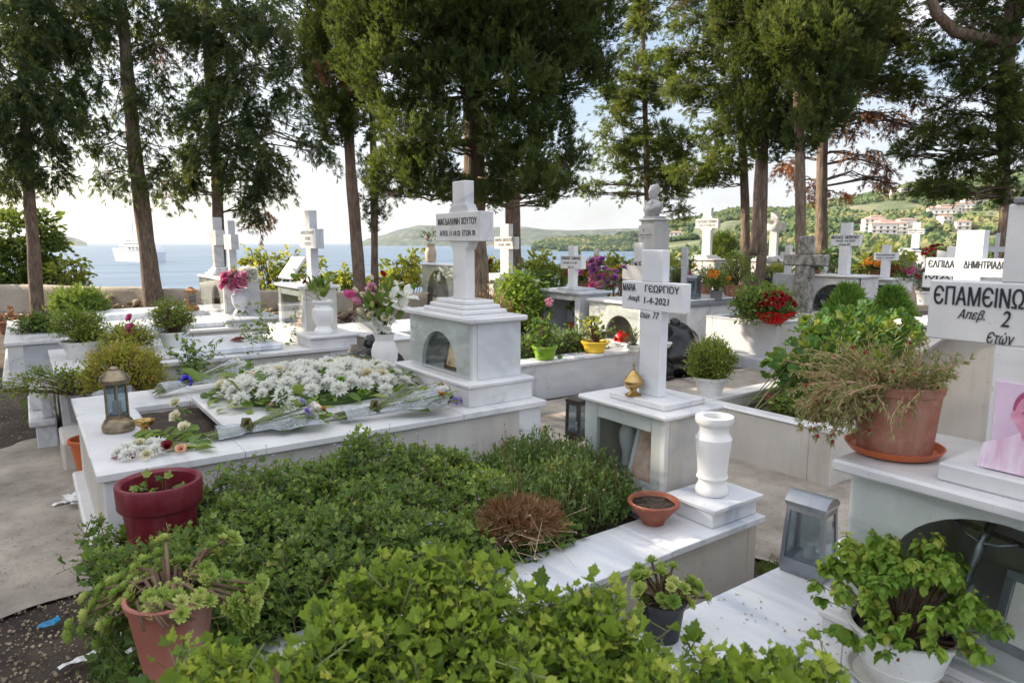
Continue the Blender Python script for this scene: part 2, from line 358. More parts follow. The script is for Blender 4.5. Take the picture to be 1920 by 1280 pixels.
def leafmat(name, a, b, c=None, t=.35, tcol=(.35, .45, .05), rough=.5, **k):
    st = [(0, a), (1, b)] if c is None else [(0, a), (.62, b), (1, c)]
    return mat(name, b, rough, attr=st, trans=t, tcol=tcol, spec=.35, **k)
M['lf_geran'] = leafmat('geranium_leaf', (.035, .085, .02), (.17, .27, .05), (.36, .42, .10), .38)
M['lf_geran_near'] = leafmat('scented_geranium_leaf', (.07, .14, .02), (.34, .46, .06), (.66, .66, .13), .5)
M['lf_round'] = leafmat('round_geranium_leaf', (.025, .085, .018), (.07, .17, .028), (.28, .30, .06), .32)
M['lf_small'] = leafmat('small_green_leaf', (.045, .10, .025), (.11, .19, .05), (.25, .30, .10), .32)
M['lf_basil'] = leafmat('basil_leaf', (.10, .22, .03), (.24, .38, .05), (.52, .52, .10), .45)
M['lf_basil_far'] = leafmat('fine_basil_leaf', (.10, .18, .03), (.23, .31, .05), (.44, .40, .10), .4)
M['lf_red'] = leafmat('red_tipped_leaf', (.24, .28, .03), (.52, .48, .09), (.55, .24, .12), .45)
M['lf_yellow'] = leafmat('yellow_green_leaf', (.12, .19, .03), (.32, .36, .06), (.50, .42, .10), .45, tcol=(.6, .6, .08))
M['lf_succ'] = leafmat('succulent_leaf', (.25, .38, .08), (.45, .55, .14), (.62, .64, .24), .25)
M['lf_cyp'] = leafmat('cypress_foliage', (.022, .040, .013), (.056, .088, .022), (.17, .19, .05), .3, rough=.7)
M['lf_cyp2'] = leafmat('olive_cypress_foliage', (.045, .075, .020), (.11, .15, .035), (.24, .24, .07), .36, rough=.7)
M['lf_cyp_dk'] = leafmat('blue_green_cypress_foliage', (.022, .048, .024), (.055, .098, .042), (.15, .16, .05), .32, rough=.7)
M['lf_brown'] = leafmat('dead_cypress_foliage', (.10, .05, .03), (.22, .11, .06), (.34, .20, .11), .3, tcol=(.5, .25, .1))
M['lf_orange'] = leafmat('orange_dead_foliage', (.34, .12, .04), (.55, .24, .08), (.60, .34, .15), .4, tcol=(.7, .3, .1))
M['lf_shrub'] = leafmat('sunlit_shrub_leaf', (.10, .16, .02), (.26, .32, .05), (.46, .44, .09), .5, tcol=(.6, .6, .08))
M['lf_shrub_dk'] = leafmat('evergreen_shrub_leaf', (.03, .07, .015), (.08, .14, .03), (.2, .24, .05), .35)
M['lf_fir'] = leafmat('thuja_foliage', (.06, .15, .03), (.13, .27, .05), (.26, .40, .08), .4, rough=.6)
M['lf_port'] = leafmat('moss_rose_leaf', (.17, .20, .07), (.34, .34, .14), (.50, .34, .20), .3)
M['lf_grey'] = leafmat('grey_green_leaf', (.12, .17, .14), (.24, .30, .25), None, .2)
M['stem_red'] = mat('reddish_stems', (.35, .14, .10), .6, attr=[(0, (.42, .16, .12)), (1, (.62, .40, .28))])
def petal(name, a, b, t=.3): return mat(name, b, .5, attr=[(0, a), (1, b)], trans=t, tcol=b)
M['p_white'] = petal('white_petal', (.82, .82, .74), (.92, .92, .88), .5); M['p_pink'] = petal('pink_petal', (.50, .12, .22), (.75, .42, .52))
M['p_mag'] = petal('magenta_petal', (.45, .03, .16), (.75, .14, .36)); M['p_purple'] = petal('purple_petal', (.28, .06, .32), (.55, .22, .55))
M['p_red'] = petal('red_petal', (.22, .006, .012), (.50, .02, .03)); M['p_dred'] = petal('dark_red_petal', (.12, .005, .01), (.26, .02, .03))
M['p_cream'] = petal('cream_petal', (.70, .64, .42), (.84, .80, .62)); M['p_peach'] = petal('peach_petal', (.72, .36, .22), (.84, .58, .42))
M['p_orange'] = petal('orange_petal', (.62, .20, .02), (.80, .40, .06)); M['p_yellow'] = petal('yellow_petal', (.65, .42, .02), (.85, .66, .05))
M['p_rust'] = petal('rust_petal', (.32, .08, .02), (.58, .20, .05)); M['p_lilac'] = petal('lilac_petal', (.30, .26, .55), (.52, .46, .78)); M['p_green'] = petal('green_pompon', (.10, .22, .01), (.24, .42, .03))
M['blue'] = mat('blue_ribbon', (.05, .03, .50), .35); M['olive'] = mat('olive_ribbon', (.09, .08, .02), .5)
# ------------------------------------------------ leaf and flower templates (length 1 along +Y, upper side +Z)
A = np.array
T_DIA = (A([(0, 0, 0), (.22, .45, .06), (0, 1, -.05), (-.22, .45, .06)]), A([[0, 1, 2, 3]]))
T_OVAL = (A([(0, 0, 0), (.26, .30, .05), (.24, .68, .03), (0, 1, -.14), (-.24, .68, .03), (-.26, .30, .05), (0, .35, -.03), (0, .7, -.04)]),
          A([[0, 1, 2, 7], [0, 7, 4, 5], [7, 2, 3, 3], [7, 3, 4, 4]]))
T_OVAL = (T_OVAL[0], A([[0, 1, 6, 0], [1, 2, 7, 6], [2, 3, 7, 2], [0, 6, 5, 0], [6, 7, 4, 5], [7, 3, 4, 7]]))
def _tri(t):            # quads with repeated corner -> triangles
    F = []
    for f in t[1]:
        u = []
        for i in f:
            if i not in u: u.append(int(i))
        F += [u] if len(u) == 3 else [[u[0], u[1], u[2]], [u[0], u[2], u[3]]]
    return (t[0], A(F))
T_OVAL = _tri(T_OVAL)
def blades(n, w, spread, seed=1, cross=False, l0=.55):
    r = np.random.default_rng(seed); V = []; F = []
    for i in range(n):
        a = r.uniform(0, 2*pi); s = r.uniform(.15, 1)*spread; d = A([cos(a)*s, 1, sin(a)*s]); d /= np.linalg.norm(d)
        u = np.cross(d, sph1(r)); u /= np.linalg.norm(u); L_ = r.uniform(l0, 1); st = d*r.uniform(0, .25)
        k = len(V); V += [st-u*w*.3, st+u*w*.3, st+d*L_*.6+u*w*.5, st+d*L_, st+d*L_*.6-u*w*.5]; F += [[k, k+1, k+2], [k, k+2, k+4], [k+4, k+2, k+3]]
    return (A(V), A(F))
def sph1(r): v = r.normal(size=3); return v/np.linalg.norm(v)
T_TUFT = blades(8, .10, .70, 2, l0=.45); T_TUFT2 = blades(6, .16, 1.1, 5); T_NEEDLE = blades(5, .07, .5, 8)
def lobed(n=5, depth=.35, sub=.12, seg=36, cup=.1, wav=.04, seed=0):
    r = np.random.default_rng(seed); V = [(0, .12, 0)]
    th = np.linspace(-pi*.90, pi*.90, seg)
    for t in th:
        e = (.5+.5*cos(n*t))**.5
        R = (1-depth)+depth*e**.9; R *= 1-sub*(.5-.5*cos(n*3*t))*e; R *= (.84+.16*cos(t))
        V.append((sin(t)*R*.56, .42+cos(t)*R*.56, 0))
    V = A(V, float) if False else np.array(V, float)
    m = V[1:]*0.55+np.array([0, .12, 0])*.45
    V = np.vstack([V, m])
    d = np.linalg.norm(V[:, :2]-[0, .3], axis=1); an = np.arctan2(V[:, 0], V[:, 1]-.12)
    V[:, 2] = cup*d+wav*np.cos(an*n)*d*2-.10*V[:, 1]**2
    F = []
    for i in range(seg-1):
        a, b = 1+i, 2+i; c, e = seg+1+i, seg+2+i
        F += [[0, e, c], [c, e, b], [c, b, a]]
    return (V, A(F))
T_GER = lobed(5, .44, .26, 49, .26, .14); T_GER_LO = lobed(5, .55, .12, 25, .20, .10); T_ROUND = lobed(7, .14, .05, 22, .22, .07)
def spat():          # thick succulent leaf
    V = A([(0, 0, 0), (.10, .3, .02), (.17, .7, .05), (.10, .93, .09), (0, 1, .1), (-.10, .93, .09), (-.17, .7, .05), (-.10, .3, .02), (0, .4, -.03), (0, .8, .02)])
    return (V, A([[0, 1, 8], [1, 2, 8], [2, 9, 8], [2, 3, 9], [3, 4, 9], [4, 5, 9], [5, 6, 9], [6, 8, 9], [6, 7, 8], [7, 0, 8]]))
T_SPAT = spat()
STICK = (A([(cos(a), y, sin(a)) for y in (0, 1) for a in (0, 2.1, 4.2)]), A([[0, 1, 4, 3], [1, 2, 5, 4], [2, 0, 3, 5]]))
def sticks(p0, p1, r, rnd=None, mat=0):
    p0, p1 = np.asarray(p0), np.asarray(p1); d = p1-p0; L_ = np.linalg.norm(d, axis=1); r = np.broadcast_to(r, L_.shape)
    return scatter(STICK, p0, d, np.stack([r, L_, r], 1), rnd=rnd, mat=mat)
# flower heads as local chunks
def rosette(c, d, n, size, layers=3, tm=T_DIA, open_=(.15, 1.2), w=1.0, mat=0, rnd=None):
    """petals round an axis d, from nearly closed to spread"""
    d = unit(A([d], float))[0]; R = frames(A([d]), A([0.]))[0]; ds = []; sz = []; rr = []
    for L_ in range(layers):
        f = L_/max(1, layers-1); op = open_[0]+(open_[1]-open_[0])*f; k = max(3, int(n*(.45+.55*f)))
        for i in range(k):
            a = 2*pi*(i+.5*(L_ % 2))/k+rng.uniform(-.15, .15); o = op+rng.uniform(-.12, .12)
            v = A([cos(a)*sin(o), cos(o), sin(a)*sin(o)]); ds.append(R@v); sz.append(size*(.75+.25*f)*rng.uniform(.85, 1.1)); rr.append(rng.random() if rnd is None else rnd)
    ds = A(ds); s = A(sz); s3 = np.stack([s*w, s, s], 1)
    # petals face the axis
    x = unit(np.cross(ds, d[None]+1e-4)); z = np.cross(x, ds); Rm = np.stack([x, ds, z], -1)
    tv, tf = tm; V = np.einsum('nij,nkj->nki', Rm, tv[None]*s3[:, None, :])+A(c); F = tf[None]+(np.arange(len(ds))*len(tv))[:, None, None]
    return (V.reshape(-1, 3), F.reshape(-1, tf.shape[1]), np.repeat(A(rr), len(tv)), mat)
T_PETW = (A([(0, 0, 0), (.38, .45, .08), (.34, .85, -.02), (0, 1, -.10), (-.34, .85, -.02), (-.38, .45, .08), (0, .5, -.02)]), A([[0, 1, 6], [1, 2, 6], [2, 3, 6], [3, 4, 6], [4, 5, 6], [5, 0, 6]]))
def mum(c, d, s, mat=0): return rosette(c, d, 26, s*random.uniform(.8, 1.1), 4, T_DIA, (.2, 1.45), .85, mat)
def rose(c, d, s, mat=0): return rosette(c, d, 6, s, 4, T_PETW, (.08, .95), 1.1, mat)
def lily(c, d, s, mat=0): return rosette(c, d, 6, s, 1, T_OVAL, (1.0, 1.0), 1.15, mat)
def bud(c, d, s, mat=0): return rosette(c, d, 5, s, 1, T_OVAL, (.18, .18), 1.2, mat)
# ------------------------------------------------ plants
def shoots(tip, d, nl, pet, lsz, tmpl, length, m_leaf=0, m_stem=1, tilt=.55, srad=.0022):
    """leafy shoots: whorls of stalked leaves along the top of each stem"""
    tip = np.asarray(tip, float); d = unit(np.asarray(d, float)); n = len(tip); P = []; D = []; Z_ = []; p0 = []; R_ = []; rn = rng.random(n)
    R = frames(d, np.zeros(n))
    for i in range(nl):
        f = i/max(1, nl-1); a = i*2.4+rng.uniform(-.4, .4, n)+rn*6; st = tip-d*(length*f)[:, None] if np.ndim(length) else tip-d*(length*f)
        o = tilt+.75*f+rng.uniform(-.2, .25, n)
        v = np.stack([np.cos(a)*np.sin(o), np.cos(o), np.sin(a)*np.sin(o)], 1); v = np.einsum('nij,nj->ni', R, v)
        L_ = pet*(.25+.75*f)*rng.uniform(.7, 1.3, n); e = st+v*L_[:, None]
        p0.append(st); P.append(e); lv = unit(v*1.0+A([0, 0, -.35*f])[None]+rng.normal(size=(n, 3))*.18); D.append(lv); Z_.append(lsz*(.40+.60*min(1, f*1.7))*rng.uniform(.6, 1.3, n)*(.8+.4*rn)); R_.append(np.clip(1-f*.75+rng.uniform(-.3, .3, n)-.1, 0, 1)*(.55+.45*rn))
    P = np.vstack(P); D = np.vstack(D); sz = np.concatenate(Z_); rr = np.concatenate(R_); p0 = np.vstack(p0)
    return [scatter(tmpl, P, D, sz, rng.uniform(-.5, .5, len(P)), rr, m_leaf), sticks(p0, P, srad*.6, rng.random(len(P)), m_stem), sticks(tip-d*np.reshape(np.broadcast_to(length*1.25, n), (n, 1)), tip, srad, rng.random(n), m_stem)]
def ellipsoid_pts(n, c, r, shell=.6, zmin=-.7):
    v = sph(int(n*1.6)); v = v[v[:, 2] > zmin][:n]; k = rng.uniform(shell, 1, len(v))**.7
    lump = A([1+.22*noise.noise(Vector(q*2.1)+Vector(c)*3) for q in v])
    return A(c)+v*(k*lump)[:, None]*A(r), v
def bush(root, base, c, r, nst, per, lsz, lm, tmpl=T_DIA, sm='twig', shell=.7, up=.5, spread=.03, name='foliage', stem_r=.0025, zmin=-.45, world=True, stems=True, extra=None):
    tips, out = ellipsoid_pts(nst, c, r, shell, zmin); base = A(base, float)
    b = base+rng.normal(size=(len(tips), 3))*A([.012, .012, 0]); mid = (b*.45+tips*.55)+A([0, 0, .0])+(tips-b)*A([-.12, -.12, .10])
    if stems: mesh('stems', [sticks(b, mid, stem_r*1.3), sticks(mid, tips, stem_r)], M[sm], root, world)
    P = np.repeat(tips, per, 0)+rng.normal(size=(len(tips)*per, 3))*spread; D = np.repeat(out, per, 0)*.7+A([0, 0, up])+sph(len(P))*.9
    P -= np.repeat(unit(tips-mid), per, 0)*rng.uniform(0, spread*2.2, (len(P), 1))
    rr = np.clip(np.repeat(rng.random(len(tips)), per)*.6+rng.random(len(P))*.4, 0, 1)
    ch = [scatter(tmpl, P, D, lsz*rng.uniform(.6, 1.25, len(P)), None, rr)]
    mats = [M[lm]]
    if extra: ch += extra[0]; mats += extra[1]
    return mesh(name, ch, mats, root, world)
def pot(root, c, r0, r1, h, m, rim=.012, rimh=.03, soil=True, saucer=None, name='pot', n=36, wall=.006, step=None, soilz=.82, rings=False):
    """lathe pot standing at c (base radius r0, top radius r1)"""
    def R(z): return r0+(r1-r0)*z/h
    pr = [(r0*.6, .002), (r0, 0)]
    if step: pr += [(R(step*h)-.006, step*h), (r1-.006, step*h+.008), (r1-.003, step*h+.012), (r1, h*.97), (r1-.003, h)]
    else:
        if rings: pr += [(R(h*.35), h*.35), (R(h*.35)+.003, h*.36), (R(h*.37), h*.38)]
        pr += [(R(h-rimh)-.001, h-rimh-.003), (R(h-rimh)+rim*.8, h-rimh), (r1+rim, h-.004), (r1+rim*.6, h)]
    pr += [(r1-wall, h), (r1-wall*1.6, h-.01), (R(h*.7)-wall, h*.7), (R(h*.7)*.5, h*.7-.001)]
    o = mesh(name, lathe(pr, c, n), M[m], root, smooth=True, sharp=35)
    if soil:
        k = lathe([(0.0, soilz*h+.012), (r1*.5, soilz*h+.006), (R(h*soilz)-wall*.5, soilz*h)], c, 20); mesh('soil', crumple(k, .008, 40), M['soil_pot'], root, smooth=True)
    if saucer:
        sr, sh, smn = saucer; mesh('saucer', lathe([(sr*.8, -.001), (sr*.88, 0), (sr, sh), (sr-.006, sh), (sr*.86, .006), (sr*.5, .005)], (c[0], c[1], c[2]-.0), n), M[smn], root, smooth=True, sharp=35)
    return o
VASE = [(.30, 0), (.40, 0), (.43, .03), (.43, .10), (.33, .19), (.31, .24), (.33, .27), (.40, .33), (.48, .50), (.50, .68), (.48, .73), (.36, .80), (.33, .86), (.36, .90), (.48, .94), (.48, .99), (.46, 1.0), (.34, 1.0), (.28, .95), (.25, .6)]
VASE2 = [(.40, 0), (.43, .02), (.44, .06), (.40, .11), (.355, .16), (.36, .19), (.40, .205), (.42, .225), (.40, .25), (.385, .28), (.42, .48), (.465, .66), (.475, .72), (.40, .78), (.37, .82), (.39, .87), (.47, .91), (.50, .94), (.495, 1.0), (.30, 1.0), (.26, .9), (.24, .6)]
def vase_geo(c, rmax, h, prof=VASE, n=40):
    k = rmax/max(p[0] for p in prof); return lathe([(r*k, z*h) for r, z in prof], c, n)
# ------------------------------------------------ the setting
SEA = -20.
def cam2w(r, f): return A([r*cos(YAW)+f*sin(YAW), -r*sin(YAW)+f*cos(YAW)])
def smooth(a, b, x): t = np.clip((x-a)/(b-a), 0, 1); return t*t*(3-2*t)
def ground_z(r, f):
    edge = 21+2*np.sin(r*.15)+np.where(r > 4, (r-4)*.5, 0)
    drop = smooth(edge, edge+30, f); land = smooth(.27, .5, r/np.maximum(f, 1))
    low = -22+land*9
    z = drop*low
    return z
def build_ground():
    rs = np.concatenate([-np.geomspace(900, 12, 26), np.linspace(-11, 24, 90), np.geomspace(25, 1400, 30)])
    fs = np.concatenate([-np.geomspace(60, 8, 8), np.linspace(-7, 30, 90), np.geomspace(31, 1500, 40)])
    Rg, Fg = np.meshgrid(rs, fs); z = ground_z(Rg, Fg)
    nn = np.array([noise.noise(Vector((a*.9, b*.9, 0))) for a, b in zip(Rg.ravel(), Fg.ravel())]).reshape(Rg.shape)
    z = z+nn*(.012+np.clip(-z*.12, 0, 2.2)); wx = Rg*cos(YAW)+Fg*sin(YAW); wy = -Rg*sin(YAW)+Fg*cos(YAW)
    V = np.stack([wx, wy, z], -1).reshape(-1, 3); n, m = Rg.shape; i = (np.arange(n-1)[:, None]*m+np.arange(m-1)).ravel()
    o = mesh('ground', (V, np.stack([i, i+1, i+m+1, i+m], 1)), M['ground'], smooth=True); tag(o, kind='structure', label='brown earth and gravel between the graves'); return o
M['ground'] = mat('earth_and_gravel', [(.30, (.022, .016, .012)), (.5, (.06, .043, .031)), (.72, (.14, .105, .078))], .95, scale=2.5, detail=12, nr=.72, spots=(38, (.42, .40, .36), .7), bump=.9, bscale=30, bdist=.03)
build_ground()
def sheet(name, outline, z, m, label, jit=.05, step=.04):
    pts = []
    for i in range(len(outline)):
        a, b = A(outline[i]), A(outline[(i+1) % len(outline)]); k = max(1, int(np.linalg.norm(b-a)/step))
        for j in range(k):
            p = a+(b-a)*j/k; q = noise.noise_vector(Vector((p[0]*2.3, p[1]*2.3, 5)))+noise.noise_vector(Vector((p[0]*7, p[1]*7, 1)))*.5; pts.append((p[0]+q[0]*jit*1.6, p[1]+q[1]*jit, z))
    me = bpy.data.meshes.new(name); me.from_pydata(pts, [], [list(range(len(pts)))]); me.materials.append(M[m]); me.update()
    if me.polygons[0].normal.z < 0: me.flip_normals()
    o = bpy.data.objects.new(name, me); COL.objects.link(o); tag(o, label, kind='structure'); return o
def P2(px, py): return tuple(PZ(px, py, 0)[:2])
sheet('path', [P2(-900, 870), P2(-200, 880), P2(0, 850), P2(60, 826), P2(135, 820), (.35, 5.9), (.35, 3.0), P2(225, 1100), P2(120, 1130), P2(0, 1168), P2(-300, 1260)], .017, 'concrete', 'pale worn concrete path beside the marble graves', .05)
sheet('path', [(2.86, 5.3), (2.9, 1.2), (4.6, 1.0), (9.5, 1.0), (9.5, 2.2), (4.2, 2.3), (4.25, 3.4), (8.6, 3.5), (8.6, 5.3)], .019, 'concrete', 'rough concrete walkway between the middle and right graves', .06)
# sea
def ring_sheet(r0, r1, n, m, z):
    rr = np.geomspace(r0, r1, m); a = np.linspace(-1.5, 1.5, n); Rr, Aa = np.meshgrid(rr, a)
    wx = Rr*np.sin(Aa+YAW-.1); wy = Rr*np.cos(Aa+YAW-.1); V = np.stack([wx, wy, np.full_like(wx, z)], -1).reshape(-1, 3)
    i = (np.arange(n-1)[:, None]*m+np.arange(m-1)).ravel(); return (V, np.stack([i, i+1, i+m+1, i+m], 1))
sm_ = bpy.data.materials.new('sea_water'); sm_.use_nodes = True; t_ = sm_.node_tree; b_ = t_.nodes['Principled BSDF']
b_.inputs['Base Color'].default_value = (.055, .105, .18, 1); b_.inputs['Roughness'].default_value = .32; b_.inputs['IOR'].default_value = 1.33; b_.inputs['Specular IOR Level'].default_value = .18
g_ = t_.nodes.new('ShaderNodeNewGeometry'); hs = []
for sc_, st_ in ((.35, (1, 1, 1)), (.045, (.5, 2.4, 1)), (.008, (.35, 2.6, 1))):
    mp_ = t_.nodes.new('ShaderNodeMapping'); mp_.inputs['Rotation'].default_value = (0, 0, .55); mp_.inputs['Scale'].default_value = st_; t_.links.new(g_.outputs['Position'], mp_.inputs[0])
    x_ = t_.nodes.new('ShaderNodeTexNoise'); x_.inputs['Scale'].default_value = sc_; x_.inputs['Detail'].default_value = 5; t_.links.new(mp_.outputs[0], x_.inputs['Vector']); hs.append(x_.outputs['Fac'])
ad = t_.nodes.new('ShaderNodeMath'); ad.operation = 'ADD'; t_.links.new(hs[0], ad.inputs[0]); m3 = t_.nodes.new('ShaderNodeMath'); m3.operation = 'MULTIPLY'; m3.inputs[1].default_value = 3; t_.links.new(hs[1], m3.inputs[0]); t_.links.new(m3.outputs[0], ad.inputs[1])
bp_ = t_.nodes.new('ShaderNodeBump'); bp_.inputs['Strength'].default_value = .8; bp_.inputs['Distance'].default_value = .5; t_.links.new(ad.outputs[0], bp_.inputs['Height']); t_.links.new(bp_.outputs[0], b_.inputs['Normal'])
cr_ = t_.nodes.new('ShaderNodeValToRGB'); cr_.color_ramp.elements[0].position = .35; cr_.color_ramp.elements[0].color = (.055, .10, .16, 1); cr_.color_ramp.elements[1].position = .65; cr_.color_ramp.elements[1].color = (.13, .20, .28, 1)
t_.links.new(hs[2], cr_.inputs[0]); t_.links.new(cr_.outputs[0], b_.inputs['Base Color'])
M['sea'] = sm_
tag(mesh('sea', ring_sheet(20, 30000, 80, 120, SEA), M['sea'], smooth=True), 'calm blue grey sea reaching the horizon', kind='structure')
# hills from their skylines: near foot (water line) and crest, with real distance
def hill(name, prof, Dcrest, foot, Dfoot, m, label, nx=140, ny=34, amp=.1, seed=0, back=1.3):
    px = np.linspace(prof[0][0], prof[-1][0], nx); top = np.interp(px, [p[0] for p in prof], [p[1] for p in prof]); V = []
    rowz = lambda p, y, D: PD(p, y, D)
    for j in range(ny+6):
        for i, p in enumerate(px):
            dc = Dcrest if not callable(Dcrest) else Dcrest(p); df = Dfoot if not callable(Dfoot) else Dfoot(p)
            C = PD(p, top[i], dc); Fp = PD(p, 455, df); Fp[2] = foot
            t = min(1, j/ny); s = t**.85
            q = Fp+(C-Fp)*t; q[2] = foot+(C[2]-foot)*(.5*s+.5*smooth(0, 1, t))
            H = C[2]-foot; nv = noise.fractal(Vector((q[0]/Dcrest*9+seed, q[1]/Dcrest*9, 0)) if not callable(Dcrest) else Vector((q[0]*.006, q[1]*.006, seed)), .8, 2.1, 5)
            q[2] += nv*amp*H*sin(pi*min(1, t))*1.0
            if j > ny: k = (j-ny)/6; q = C+(C-_O)*A([.12*k, .12*k, 0]); q[2] = C[2]*(1-.5*k)
            V.append(q)
    m_ = nx; i = (np.arange(ny+5)[:, None]*m_+np.arange(m_-1)).ravel()
    o = mesh(name, (A(V), np.stack([i, i+1, i+m_+1, i+m_], 1)), M[m], smooth=True); tag(o, label, kind='structure'); return A(V).reshape(ny+6, nx, 3)
M['hill_far'] = mat('far_wooded_hill', [(.40, (.02, .045, .03)), (.52, (.06, .09, .05)), (.62, (.20, .19, .13)), (.72, (.35, .31, .24))], .95, scale=.014, detail=12, nr=.75)
M['hill'] = mat('wooded_hillside', [(.35, (.05, .085, .03)), (.5, (.11, .14, .06)), (.7, (.32, .26, .17))], .95, scale=.02, detail=12, nr=.7)
hill('hill', [(672, 456), (690, 447), (722, 439), (745, 431), (765, 427), (785, 422), (830, 423), (880, 428), (920, 426), (982, 425), (1020, 430), (1070, 432), (1150, 429), (1190, 428), (1240, 421), (1330, 415)], 5200, SEA-2, 4700, 'hill_far', 'hazy blue green hills across the bay', nx=220, amp=.10)
hill('island', [(60, 447), (80, 444), (100, 443), (112, 442), (130, 443.5), (147, 448), (163, 455)], 4600, SEA-1, 4300, 'hill_far', 'low grey island on the left horizon', nx=80, ny=12, amp=.05)
MID = hill('headland', [(1000, 461), (1018, 455), (1040, 452), (1080, 449), (1130, 446), (1170, 440), (1215, 436), (1260, 428), (1320, 421), (1380, 418)], 2100, SEA-1, 1750, 'hill', 'wooded headland with pale rocky shore', nx=150, ny=24, amp=.16, seed=3)
RH = hill('hillside', [(1215, 440), (1237, 424), (1275, 417), (1302, 412), (1350, 402), (1362, 397), (1400, 396), (1475, 396), (1510, 390), (1555, 380), (1615, 370), (1652, 362), (1702, 352), (1760, 346), (1850, 334), (1960, 318), (2150, 300)], 1150, -14, 330, 'hill', 'green terraced hillside above the bay', nx=200, ny=60, amp=.07, seed=9)
def surf(G, u, v):
    n, m = G.shape[:2]; x = np.clip(u, 0, .999)*(m-1); y = np.clip(v, 0, .999)*(n-1-6); i = x.astype(int); j = y.astype(int); fx = (x-i)[:, None]; fy = (y-j)[:, None]
    return (G[j, i]*(1-fx)+G[j, i+1]*fx)*(1-fy)+(G[j+1, i]*(1-fx)+G[j+1, i+1]*fx)*fy
ico = bmesh.new(); bmesh.ops.create_icosphere(ico, subdivisions=2, radius=.5); IV = A([v.co[:] for v in ico.verts]); IF = A([[v.index for v in f.verts] for f in ico.faces]); ico.free()
def blobt(seed):
    r = np.random.default_rng(seed); V = IV*(1+.45*r.uniform(-1, 1, (len(IV), 1))); return (V, IF)
M['wood_far'] = mat('hillside_tree_crowns', (.1, .15, .04), .9, attr=[(0, (.022, .055, .025)), (.45, (.062, .115, .038)), (.8, (.14, .19, .06)), (1, (.24, .24, .10))], trans=.15, tcol=(.4, .5, .1))
def woods(G, n, s0, s1, name, label, gate=-.05, vmax=1):
    u = rng.random(n); v = rng.random(n)**.8*vmax; P = surf(G, u, v); g = A([noise.noise(Vector((p[0]*.012, p[1]*.012, 3))) for p in P]); k = g > gate; dv = P[:, None, :2]-CLEAR[None, :, :2]; tv_ = unit(_O[None, :2]-CLEAR[:, :2]); al = (dv*tv_[None]).sum(-1); pe = np.abs(dv[..., 0]*tv_[None, :, 1]-dv[..., 1]*tv_[None, :, 0]); k &= ~((pe < 10) & (al > -9) & (al < 30)).any(1); P = P[k]; k0 = k; k = len(P)
    s = rng.uniform(s0, s1, k); chs = []; rr = np.clip(.5+1.3*g[k0]+rng.normal(size=k)*.22, 0, 1)
    for q in range(3):
        sel = np.arange(k) % 3 == q; ss = s[sel]; d = np.tile(A([[0, 0, 1.]]), (sel.sum(), 1))+sph(sel.sum())*.2
        chs.append(scatter(blobt(q), P[sel]+A([0, 0, 1])*ss[:, None]*.35, d, np.stack([ss, ss*rng.uniform(.8, 1.3, len(ss)), ss], 1), rng.uniform(0, 6, len(ss)), rr[sel]))
    tag(mesh(name, chs, M['wood_far']), label, kind='stuff')
CLEAR = []
HOUSES_PX = [(1642, 432), (1660, 446), (1668, 436), (1685, 441), (1648, 424), (1705, 430), (1768, 408), (1785, 402), (1808, 397), (1828, 390), (1845, 382), (1810, 432), (1762, 402), (1683, 367), (1702, 364), (1268, 449), (1780, 420)]
def hillpoint(px, py, G=None):
    G = RH if G is None else G; vv = np.linspace(0.02, .98, 300); P = surf(G, np.full(300, np.interp(px, [1215, 2150], [0, 1])), vv)
    yy = A([640-CF*((p-_O)@_up)/((p-_O)@_fw) for p in P]); return P[int(np.argmin(abs(yy-py)))]
CLEAR = A([hillpoint(*h) for h in HOUSES_PX])
woods(RH, 12000, 3.2, 7.5, 'hillside_woods', 'green trees and scrub covering the right hillside')
woods(MID, 3800, 8, 15, 'headland_woods', 'pine trees covering the low headland', -.25)
# houses on the hillside
M['house'] = mat('white_house_wall', (.86, .78, .72), .8); M['roof'] = mat('red_tiled_roof', [(.3, (.38, .20, .16)), (.7, (.52, .32, .27))], .8, scale=2); M['win'] = mat('dark_window', (.10, .11, .13), .3)
def house(px, py, w, h, dp, lab, roof=True, G=RH, ang=0, nwin=3):
    p = hillpoint(px, py)
    h *= 1.35; t = thing('hillside_house', lab, 'house', p-A([0, 0, 1.5]), 'houses on the hillside', rz=-YAW+rad(ang))
    mesh('wall', bx(-w/2, w/2, 0, dp, 0, h+1.5, .02), M['house'], t, False)
    if roof:
        z0 = h+1.5; e = .5; V = A([(-w/2-e, -e, z0), (w/2+e, -e, z0), (w/2+e, dp+e, z0), (-w/2-e, dp+e, z0), (-w/2+dp*.3, dp/2, z0+dp*.14), (w/2-dp*.3, dp/2, z0+dp*.14)])
        mesh('roof', (V, [[0, 1, 5, 4], [1, 2, 5], [2, 3, 4, 5], [3, 0, 4], [3, 2, 1, 0]]), M['roof'], t, False)
    fl = max(1, int(h//3)); n = 0
    for f in range(fl):
        for j in range(nwin):
            x = -w/2+w*(j+.5)/nwin; z = 1.5+f*3+.9; mesh('window', bx(x-.8, x+.8, -.06, .05, z, z+1.7, .01), M['win'], t, False)
    for f in range(1, fl): mesh('balcony', bx(-w/2+.4, w/2-.4, -1.0, 0, 1.5+f*3-.15, 1.5+f*3+.75, .02), M['house'], t, False)
